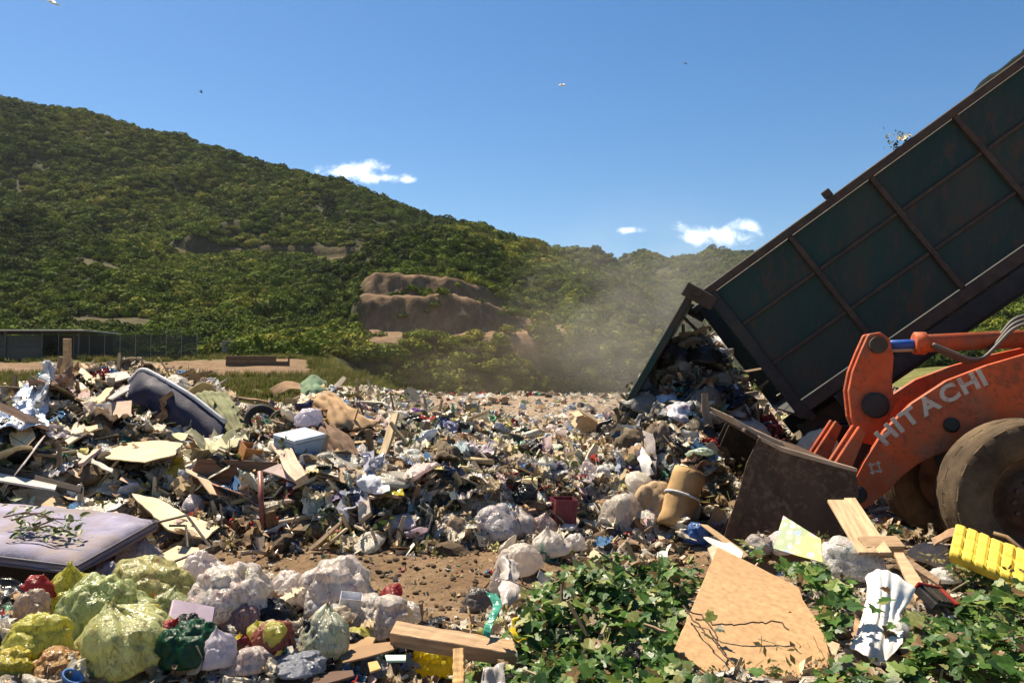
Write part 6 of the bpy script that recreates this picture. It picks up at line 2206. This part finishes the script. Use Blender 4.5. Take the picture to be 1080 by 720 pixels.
drape('film_scrap', 'white torn film lying in front of the timber beam', 'plastic film', [[(505, 700, 3.6), (530, 696, 3.6)], [(508, 724, 3.45), (534, 722, 3.45)]], FO['film'], (.66, .62, .58), .003, n=(16, 16), amp=.05, freq=8, seed=69)

# ---- foreground, right: boards, pallet wood and what lies on the ivy
CHIP = M('chipboard', (.42, .26, .13), rough=.8, var=.2, scale=30, dirt=.6, dirtcol=(.34, .20, .10), dscale=2, bump=.08, bscale=120, spec=.2)
chip = plate('chipboard_panel', 'large tan chipboard panel with broken corner lying on the ivy', 'panel', [(757, 576), (843, 619), (847, 632), (867, 661), (876, 694), (862, 742), (795, 742), (711, 684)], [(757, 576, 4.35), (843, 619, 4.02), (711, 684, 3.38)], .022, CHIP, rag=.002, seed=70)


def build_vine():
    r = random.Random(8)
    c = P(735, 650, 3.5)
    t = thing('vine', c, 'thin dark dry vine trailing over the chipboard panel', 'vine')
    for k, pts in enumerate((((720, 640, 3.62), (733, 655, 3.5), (748, 672, 3.40), (765, 690, 3.30), (792, 722, 3.1)), ((735, 652, 3.55), (752, 657, 3.5), (775, 659, 3.50), (800, 656, 3.53), (822, 655, 3.55), (832, 664, 3.50)), ((722, 644, 3.6), (740, 648, 3.58), (752, 664, 3.45), (758, 680, 3.35)))):
        q = [P(*p) - c for p in pts]
        p2 = []
        for i in range(len(q) - 1):
            for j in range(5):
                p2.append(q[i] + (q[i + 1] - q[i]) * j / 5 + np.array([r.gauss(0, .004), 0, r.gauss(0, .003)]))
        p2.append(q[-1])
        mk('stem', tube(p2, [.005] + [.0035] * (len(p2) - 1), 5), M('dry_vine', (.09, .055, .03), rough=.9), t)
    leaf_at(t, P(751, 654, 3.47) - c, (0, -.6, 1), .06, (.14, .17, .03), IVYL, r)
    leaf_at(t, P(756, 662, 3.42) - c, (0, -.3, 1), .045, (.05, .06, .02), IVYL, r)


build_vine()


def build_pallet():
    c = P(905, 560, 5.0)
    t = thing('pallet_piece', c, 'broken pallet piece of two weathered planks beside the painted board', 'pallet')
    for k, (a, b, w) in enumerate((((882, 528, 5.35), (916, 584, 4.75), .115), ((896, 526, 5.35), (934, 584, 4.75), .075))):
        A, B = Vector(P(*a)), Vector(P(*b))
        L = (B - A).length
        Rm = frame_from(B - A, Vector((-.1, -.9, .8)))
        o = mk('plank', box(-L / 2, L / 2, -w / 2, w / 2, -.011, .011), FO['wood'], t, color=((.48, .33, .19), (.54, .38, .22))[k])
        o.matrix_local = Matrix.Translation((A + B) / 2 - Vector(c)) @ Rm.to_4x4()
        bev(o, .003)
    A, B = Vector(P(905, 577, 4.85)), Vector(P(950, 576, 4.9))
    o = mk('block', box(-.13, .13, -.05, .05, -.045, .045), FO['wood'], t, color=(.46, .30, .17))
    o.matrix_local = Matrix.Translation((A + B) / 2 - Vector(c)) @ frame_from(B - A, Vector((0, -.6, 1))).to_4x4()
    bev(o, .004)


build_pallet()
plate('plank', 'short tan plank leaning behind the white cloth', 'plank', [(943, 582), (953, 582), (979, 622), (966, 631)], [(943, 582, 4.6), (953, 582, 4.6), (966, 631, 4.1)], .022, FO['wood'], (.50, .34, .20), rag=.003, seed=72)
plate('plank', 'dark narrow plank crossing behind the plastic tool case', 'plank', [(955, 592), (962, 590), (992, 610), (990, 616)], [(955, 592, 4.5), (962, 590, 4.5), (990, 616, 4.2)], .02, FO['wood'], (.20, .13, .08), rag=.003, seed=73)
ART = bpy.data.materials.new('painted_board')
ART.use_nodes = True
w_ = NT(ART.node_tree)
tc_ = w_.n('ShaderNodeTexCoord').outputs['Object']
vo_ = w_.n('ShaderNodeTexVoronoi', {'Vector': tc_, 'Scale': 22.0})
sx_ = w_.n('ShaderNodeSeparateColor', {0: vo_.outputs['Color']})
dot_ = w_.ramp(sx_.outputs[0], [(0, (.30, .34, .16)), (.3, (.42, .20, .36)), (.5, (.10, .18, .34)), (.7, (.46, .42, .30)), (.85, (.16, .30, .12))], 'CONSTANT')
bgx_ = w_.mix(w_.rng(w_.n('ShaderNodeSeparateXYZ', {0: tc_}).outputs[0], -.04, .06, 0, 1, True), (.10, .17, .04), (.55, .40, .03))
colr_ = w_.mix(w_.rng(vo_.outputs['Distance'], .45, .5, .85, 0), bgx_, dot_)
w_.n('ShaderNodeOutputMaterial', {0: w_.n('ShaderNodeBsdfPrincipled', {'Base Color': colr_, 'Roughness': .5}).outputs[0]})
plate('painted_board', 'board painted with green, yellow and purple dots standing in litter', 'picture', [(826, 543), (866, 568), (868, 593), (842, 586), (815, 578)], [(815, 578, 4.75), (826, 543, 4.9), (866, 568, 4.65)], .008, ART)
plate('cardboard_sheet', 'brown cardboard strip standing behind the chipboard panel', 'cardboard', [(738, 552), (746, 553), (782, 578), (790, 585), (784, 588)], [(738, 552, 4.9), (790, 585, 4.7), (784, 588, 4.65)], .008, FO['card'], (.46, .31, .17), rag=.004, seed=75)
plate('cardboard_sheet', 'cream card lying behind the chipboard panel', 'cardboard', [(742, 566), (760, 564), (784, 582), (782, 588), (760, 580)], [(742, 566, 4.85), (784, 582, 4.6), (760, 580, 4.6)], .008, FO['card'], (.70, .62, .48), rag=.006, seed=76)
for k, (px, py, w, h, col, mat, kn, lab) in enumerate((
        (735, 577, 24, 22, (.05, .16, .46), 'film', False, 'blue bag behind the ivy beside the brown cardboard strip'),
        (836, 596, 44, 22, (.74, .66, .63), 'film', False, 'pinkish white bag in front of the painted board'),
        (806, 592, 34, 18, (.50, .44, .40), 'full', False, 'small printed bag behind the chipboard panel'),
        (904, 616, 74, 34, (.74, .73, .72), 'full', False, 'white bag with green print behind the hanging cloth'),
        (958, 692, 26, 26, (.55, .55, .54), 'film', True, 'small clear plastic bag beside the hanging white cloth'),
        (988, 600, 40, 20, (.66, .62, .58), 'film', False, 'white bag behind the plastic tool case'),
        (1000, 626, 30, 16, (.70, .67, .63), 'film', False, 'small white bag under the plastic tool case'),
        (695, 556, 34, 22, (.72, .66, .60), 'full', True, 'white bag just behind the ivy by the carpet roll'),
        (772, 592, 24, 10, (.03, .03, .032), 'film', False, 'small black bag behind the chipboard panel'),
        (868, 602, 20, 14, (.34, .05, .06), 'film', False, 'dark red bag at the foot of the painted board'))):
    bag(px, py, w, lab, col, mat, seed=k * 7 + 2, h=h, knot=kn, lift=.05)
drape('hanging_cloth', 'white cotton cloth hanging over the ivy with soft folds', 'cloth', [
    [(912, 606, 3.98), (926, 598, 4.0), (944, 603, 3.98), (966, 620, 3.88)], [(914, 622, 3.88), (928, 617, 3.84), (944, 624, 3.84), (962, 634, 3.86)],
    [(908, 648, 3.68), (924, 645, 3.62), (938, 650, 3.64), (950, 648, 3.70)], [(902, 668, 3.46), (918, 672, 3.38), (934, 676, 3.40), (952, 664, 3.48)], [(896, 680, 3.38), (914, 690, 3.30), (930, 700, 3.30), (952, 678, 3.38)]],
    M('white_cotton', (.82, .80, .76), rough=.85, var=.05, dirt=.1, bump=.15, bscale=200, trans=.25), None, .003, n=(44, 54), amp=.014, freq=4, seed=81, fold=.006)
plate('board', 'brown board lying in the ivy shade below the cloth', 'board', [(902, 650), (918, 664), (940, 700), (928, 706), (900, 672)], [(902, 650, 3.75), (940, 700, 3.4), (900, 672, 3.6)], .018, FO['wood'], (.34, .20, .11), rag=.004, seed=83)
plate('board', 'rough brown board half buried in the ivy below the white cloth', 'board', [(905, 700), (935, 704), (942, 716), (912, 722)], [(905, 700, 3.4), (935, 704, 3.4), (912, 722, 3.25)], .018, FO['wood'], (.36, .20, .10), rag=.004, seed=84)


def build_tool_case():
    p = P(988, 632, 3.95)
    t = thing('tool_case', p, 'black and red plastic tool case lying open on the ivy', 'case', rot=(.55, .25, .55))
    bk = M('black_case_plastic', (.020, .018, .018), rough=.4, dirt=.3)
    rd = M('red_case_plastic', (.36, .02, .02), rough=.4, dirt=.3)
    bev(mk('case_shell', box(-.10, .10, -.065, .065, -.025, .02), bk, t), .008, 2)
    for x in (-.07, -.035, .0, .035):
        bev(mk('slot', box(x - .012, x + .012, -.05, .05, .021, .032), bk, t), .003)
    bev(mk('red_latch', box(.06, .098, -.055, .055, .021, .034), rd, t), .004)
    bev(mk('red_edge', box(-.103, .103, .058, .072, -.012, .036), rd, t), .004)
    mk('handle', tube([(-.04, -.066, 0), (-.035, -.09, 0), (.035, -.09, 0), (.04, -.066, 0)], .007, 6), bk, t)


build_tool_case()


def build_foam():
    A, B, D = Vector(P(1008, 553, 4.75)), Vector(P(1100, 588, 4.35)), Vector(P(1001, 584, 4.55))
    e1, e2 = B - A, D - A
    n = e1.cross(e2).normalized()
    if n.dot(Vector((0, 0, CAMZ)) - A) < 0:
        n = -n
    Rm = frame_from(e1, n)
    nx, ny = 64, 26
    u, v, f = grid(nx, ny)
    loc = np.array([(Rm.transposed() @ (e1 * a + e2 * b))[:] for a, b in zip(u, v)])
    cx, cy = u * 7, v * 2.6
    pad = sst(np.abs(np.sin(cx * math.pi)), 0, .5) * sst(np.abs(np.sin((cy + .08 * np.sin(cx)) * math.pi)), 0, .5)
    top = loc.copy()
    top[:, 2] += .022 * pad
    bot = loc.copy()
    bot[:, 2] -= .05
    m = len(u)
    rim = list(range(0, nx)) + [nx + j * (nx + 1) for j in range(ny)] + [ny * (nx + 1) + nx - i for i in range(nx)] + [(ny - j) * (nx + 1) for j in range(ny)]
    Fs = f + [[i + m for i in q][::-1] for q in f] + [[rim[k], rim[k] + m, rim[(k + 1) % len(rim)] + m, rim[(k + 1) % len(rim)]] for k in range(len(rim))]
    o = mk('foam_pad', (np.vstack([top, bot]), Fs), M('yellow_foam', (.72, .52, .05), rough=.75, var=.12, dirt=.3, bump=.1), None, True)
    bm = bmesh.new()
    bm.from_mesh(o.data)
    bmesh.ops.recalc_face_normals(bm, faces=bm.faces)
    bm.to_mesh(o.data)
    bm.free()
    o.matrix_local = Matrix.Translation(A) @ Rm.to_4x4()
    tag(o, 'bright yellow padded foam sheet with square cushions beside the loader', 'foam')


build_foam()
drape('bark_strip', 'curled brown bark strip behind the yellow foam', 'bark', [[(982, 566, 5.0), (1000, 556, 5.0), (1012, 556, 5.0)], [(984, 574, 4.9), (1000, 568, 4.85), (1014, 566, 4.85)]], FO['wood'], (.26, .16, .09), .01, n=(16, 8), amp=.02, freq=6, seed=85)
rod('stick', 'long thin dry stick arching over the yellow foam', 'stick', [(1048, 562, 4.6), (1062, 566, 4.55), (1086, 586, 4.4)], .012, LEAF['stem'], n=6)


# ---- ivy
def build_ivy():
    r = random.Random(12)
    c = np.array([1.0, 4.0, gz(1.0, 4.0)])
    t = thing('ivy_heap', c, 'heap of cut green ivy with tangled stems filling the foreground', 'ivy')
    cols = [(.045, .105, .016), (.065, .140, .020), (.10, .18, .030), (.17, .24, .05), (.030, .070, .014), (.26, .27, .09), (.05, .11, .03), (.17, .10, .04)]

    def allowed(px, py):
        if px < 560 and py < 640 - (px - 500) * .6:
            return False
        lim = np.interp(px, [480, 540, 560, 600, 660, 720, 760, 830, 880, 930, 990, 1030, 1080, 1140], [700, 690, 640, 606, 580, 584, 590, 604, 622, 636, 640, 600, 592, 590])
        if py < lim:
            return False
        if px < 575 and 652 < py < 704 and px < 548:
            return False
        # open shaded hollow with litter between panel and cloth
        return not (868 < px < 905 and 640 < py < 730 and r.random() < .55)
    EXC = [[(752, 570), (848, 612), (870, 655), (880, 700), (868, 745), (780, 745), (700, 690)], [(906, 592), (972, 610), (962, 690), (932, 716), (885, 690)], [(866, 520), (900, 520), (982, 622), (968, 634), (905, 590)],
           [(995, 550), (1020, 550), (1110, 585), (1110, 600), (1000, 590)], [(962, 612), (1014, 606), (1014, 650), (966, 650)], [(868, 582), (942, 580), (940, 612), (872, 614)], [(810, 540), (870, 564), (872, 596), (812, 596)], [(410, 650), (550, 674), (552, 702), (420, 690)]]

    def inside(px, py):
        for poly in EXC:
            c_ = False
            for i in range(len(poly)):
                (xa, ya), (xb, yb) = poly[i], poly[i - 1]
                if (ya > py) != (yb > py) and px < (xb - xa) * (py - ya) / (yb - ya) + xa:
                    c_ = not c_
            if c_:
                return True
        return False

    def proj(p):
        d = p - np.array([0, 0, CAMZ])
        yy = d[1] * math.cos(TILT) + d[2] * math.sin(TILT)
        zz = -d[1] * math.sin(TILT) + d[2] * math.cos(TILT)
        return 540 + FPX * d[0] / yy, 360 - FPX * zz / yy
    pts = []
    tries = 0
    while len(pts) < 9000 and tries < 90000:
        tries += 1
        px, py = r.uniform(480, 1120), 560 + 200 * r.random()
        if not allowed(px, py):
            continue
        pts.append((px, py))
    G_ = np.array([hit_fast(px, py) for px, py in pts])
    clump = fbm(G_ * 2.6, 77, 3)
    order = list(range(len(pts)))
    r.shuffle(order)
    V, Fs, Ci = [[] for _ in cols], [[] for _ in cols], None
    lv, lf = leaf_shape('ivy')
    lv = np.array(lv)
    n_ind = 0
    for i in order:
        g = G_[i]
        hgt = max(-.02, .05 + .24 * clump[i]) + r.uniform(-.02, .09) + .08 * max(0, 1 - abs(pts[i][0] - 670) / 90)
        if hgt < 0:
            continue
        p = g + np.array([r.gauss(0, .02), r.gauss(0, .02), hgt])
        if inside(*proj(p)) and r.random() < .985:
            continue
        up = np.array([r.gauss(0, .5), -.25 + r.gauss(0, .5), 1.0])
        size = r.uniform(.024, .084)
        k = min(len(cols) - 1, int(r.random() ** 1.1 * len(cols)))
        if hgt > .11 and n_ind < 300:
            leaf_at(t, p - c, up, size * 1.12, cols[k], IVYL, r)
            n_ind += 1
            continue
        n = up / np.linalg.norm(up)
        d = np.array([r.gauss(0, 1), r.gauss(0, 1), r.gauss(-.3, .4)])
        d -= n * (d @ n)
        d /= np.linalg.norm(d)
        x = np.cross(d, n)
        q = lv @ np.stack([x, d, n]) * size + (p - c)
        b = len(V[k])
        V[k] += q.tolist()
        Fs[k] += [[a + b for a in f] for f in lf]
    Vall, Fall, mi, off = [], [], [], 0
    mats = []
    for k in range(len(cols)):
        Fall += [[a + off for a in f] for f in Fs[k]]
        Vall += V[k]
        mi += [k] * len(Fs[k])
        off += len(V[k])
        mats.append(M('ivy_leaf_%d' % k, cols[k], rough=.45, var=.28, scale=9, bump=.12, trans=.3, spec=.3))
    o = mk('foliage', (Vall, Fall), mats[0], t)
    for m_ in mats[1:]:
        o.data.materials.append(m_)
    o.data.polygons.foreach_set('material_index', mi)
    o['kind'] = 'stuff'
    # stems
    for k in range(64):
        px, py = r.uniform(560, 1100), r.uniform(600, 735)
        if not allowed(px, py) or inside(px, py) or inside(px + 30, py - 15) or inside(px + 60, py - 15):
            continue
        p = hit_fast(px, py) + np.array([0, 0, r.uniform(.03, .12)])
        a = r.uniform(-.5, .9) if r.random() < .7 else r.uniform(0, 6.28)
        q = [p - c]
        L = r.uniform(.12, .42)
        for j in range(6):
            a += r.gauss(0, .3)
            q.append(q[-1] + np.array([math.cos(a) * L / 6, math.sin(a) * L / 12, r.gauss(.005, .02)]))
        mk('stem', tube(q, [.006] * 4 + [.004, .003, .002], 5), M('ivy_stem_pale', (.26, .20, .10), rough=.8) if k % 3 else LEAF['stem'], t)


def hit_fast(px, py):
    Y = np.arange(2.6, 6.2, .06)
    r = ray(px, py)
    x, z = r[0] * Y / r[1], CAMZ + r[2] * Y / r[1]
    g = GI(x, Y)
    k = int(np.argmax(z < g)) if (z < g).any() else len(Y) - 1
    return np.array([x[k], Y[k], g[k]])


_gx, _gy = np.linspace(-1.5, 5.0, 131), np.linspace(2.5, 6.3, 77)
_GX, _GY = np.meshgrid(_gx, _gy)
_GZ = GH(_GX.ravel(), _GY.ravel()).reshape(_GX.shape)


def GI(x, y):
    fi = np.clip((x + 1.5) / .05, 0, 129.99)
    fj = np.clip((y - 2.5) / .05, 0, 75.99)
    i, j = fi.astype(int), fj.astype(int)
    a, b = fi - i, fj - j
    return (_GZ[j, i] * (1 - a) + _GZ[j, i + 1] * a) * (1 - b) + (_GZ[j + 1, i] * (1 - a) + _GZ[j + 1, i + 1] * a) * b


build_ivy()
# ------------------------------------------------------------------ countable litter that repeats: one object each
def scattered_things():
    r = random.Random(77)
    kinds = [
        ('plastic_bag', 'bag', bag_geo(901, 4, True, .6, .5), 'film', .36, True),
        ('plastic_bag', 'bag', bag_geo(915, 4, False, .7, .45), 'film', .36, True),
        ('film_sheet', 'plastic film', crumple_geo(921, 12, .34, .4), 'film', .9, False),
        ('cardboard_piece', 'cardboard', flap_geo(931), 'card', .8, False),
        ('cardboard_piece', 'cardboard', flap_geo(934), 'card', .8, False),
        ('wood_slat', 'slat', stick_geo(941, .05, .025, 6), 'wood', 1.6, False),
        ('cloth_rag', 'rag', crumple_geo(951, 12, .26, .3, .7), 'cloth', .9, False),
        ('carton', 'box', carton_geo(4), 'card', .5, False),
        ('plastic_bottle', 'bottle', bottle_geo(), 'paint', .42, True),
    ]
    me = []
    for nm, cat, g, m, s, sm in kinds:
        q = mesh(nm, g[0], g[1], FO[m], sm)
        me.append(q)
    colours = {
        'plastic_bag': [('white', (.76, .73, .68)), ('white', (.72, .68, .62)), ('black', (.022, .022, .024)), ('cream', (.62, .52, .38)), ('white', (.78, .76, .73))],
        'film_sheet': [('white', (.76, .72, .66)), ('clear grey', (.48, .48, .48)), ('cream', (.66, .56, .42)), ('pale blue', (.42, .50, .62))],
        'cardboard_piece': [('tan', (.56, .42, .27)), ('pale', (.70, .60, .46)), ('brown', (.34, .23, .14))],
        'wood_slat': [('pale', (.56, .44, .29)), ('brown', (.32, .21, .12))],
        'cloth_rag': [('brown', (.26, .18, .12)), ('grey', (.34, .33, .32)), ('dark blue', (.06, .08, .15)), ('cream', (.56, .48, .38))],
        'carton': [('brown', (.42, .29, .18)), ('white', (.66, .63, .58))],
        'plastic_bottle': [('white', (.66, .66, .64)), ('blue', (.10, .22, .42)), ('green', (.08, .26, .14))],
    }
    word = {'plastic_bag': 'crumpled %s plastic bag', 'film_sheet': 'creased %s plastic film', 'cardboard_piece': 'torn %s cardboard piece', 'wood_slat': '%s wooden slat', 'cloth_rag': 'crumpled %s cloth rag', 'carton': 'small %s open carton', 'plastic_bottle': '%s plastic bottle'}
    marks = [(537, 473, 'striped bucket'), (490, 472, 'orange carpet roll'), (636, 505, 'pale grey lump'), (615, 450, 'pointed tan carton'), (441, 440, 'purple cloth bundle'), (435, 420, 'standing torn cardboard'), (410, 446, 'flat grey panel'),
             (465, 472, 'shaggy matting'), (190, 430, 'navy mattress'), (235, 440, 'olive carpet'), (286, 446, 'old tyres'), (320, 474, 'foam box'), (360, 440, 'hessian sacking'), (345, 468, 'brown blanket'), (70, 424, 'timber post'), (20, 436, 'foil tarp'),
             (150, 478, 'stepped cardboard'), (245, 505, 'dark brown panel'), (276, 545, 'red brown pole'), (185, 548, 'jagged tan board'), (80, 545, 'lilac mattress'), (525, 565, 'large grey white bag'), (474, 562, 'beige sack'),
             (593, 545, 'maroon crate'), (390, 508, 'white paper packet'), (383, 540, 'lumber block'), (553, 525, 'glossy black bag'), (286, 572, 'white tray'), (715, 530, 'thick carpet roll'), (660, 445, 'tailgate foot'), (715, 445, 'printed shirt'),
             (765, 525, 'bucket lip'), (690, 530, 'brown paper sack'), (600, 425, 'far edge of the plain')]
    mp = np.array([hit(a, b) for a, b, _ in marks])
    # px range, y range, count, scale, where
    zones = [
        ((420, 660), (440, 520), 95, .85, 'strewn over the open litter plain'),
        ((20, 400), (430, 560), 95, .8, 'lying on the big left heap'),
        ((10, 430), (415, 545), 46, 1.9, 'sprawled on the big left heap'),
        ((300, 640), (505, 572), 60, .75, 'in the litter bank beyond the dirt track'),
        ((660, 790), (390, 520), 40, .85, 'in the load tipped from the truck'),
    ]
    for (p0, p1), (y0, y1), n, sc, where in zones:
        short = where.replace('strewn over', 'on').replace('lying ', '')
        for _ in range(n):
            k = r.choices(range(len(kinds)), weights=[3.2, 3.2, 7, 4, 4, 4, 5, .9, 1.5])[0]
            if sc > 1.5:
                k = r.choice([2, 3, 4, 5, 6])
            nm, cat, g, m, s, sm = kinds[k]
            cn, col = r.choice(colours[nm])
            px, py = r.uniform(p0, p1), r.uniform(y0, y1)
            p = hit(px, py)
            if p[1] > 40:
                continue
            q = s * sc * r.uniform(.18, .42) * (1 + .03 * max(0, p[1] - 10))
            o = link(bpy.data.objects.new(nm, me[k]))
            o.location = (p[0], p[1], p[2] + .05 + .1 * q)
            o.scale = (q * r.uniform(.8, 1.2), q * r.uniform(.8, 1.2), q * r.uniform(.8, 1.1))
            o.rotation_euler = (r.gauss(0, .45), r.gauss(0, .45), r.uniform(0, 6.28))
            o.color = (*[c * r.uniform(.88, 1.1) for c in col], 1)
            near = marks[int(np.argmin(np.linalg.norm(mp[:, :2] - p[:2], axis=1)))][2]
            sz = 'large ' if sc > 1.5 else 'small ' if q < s * sc * .25 else ''
            lab = sz + (word[nm] % cn).replace('small ', '') + ' near the ' + near
            tag(o, lab + (' ' + short if len((lab + ' ' + short).split()) <= 16 else ''), cat, '%s%s %ss near the %s' % (sz, cn, nm.replace('_', ' '), near))


scattered_things()
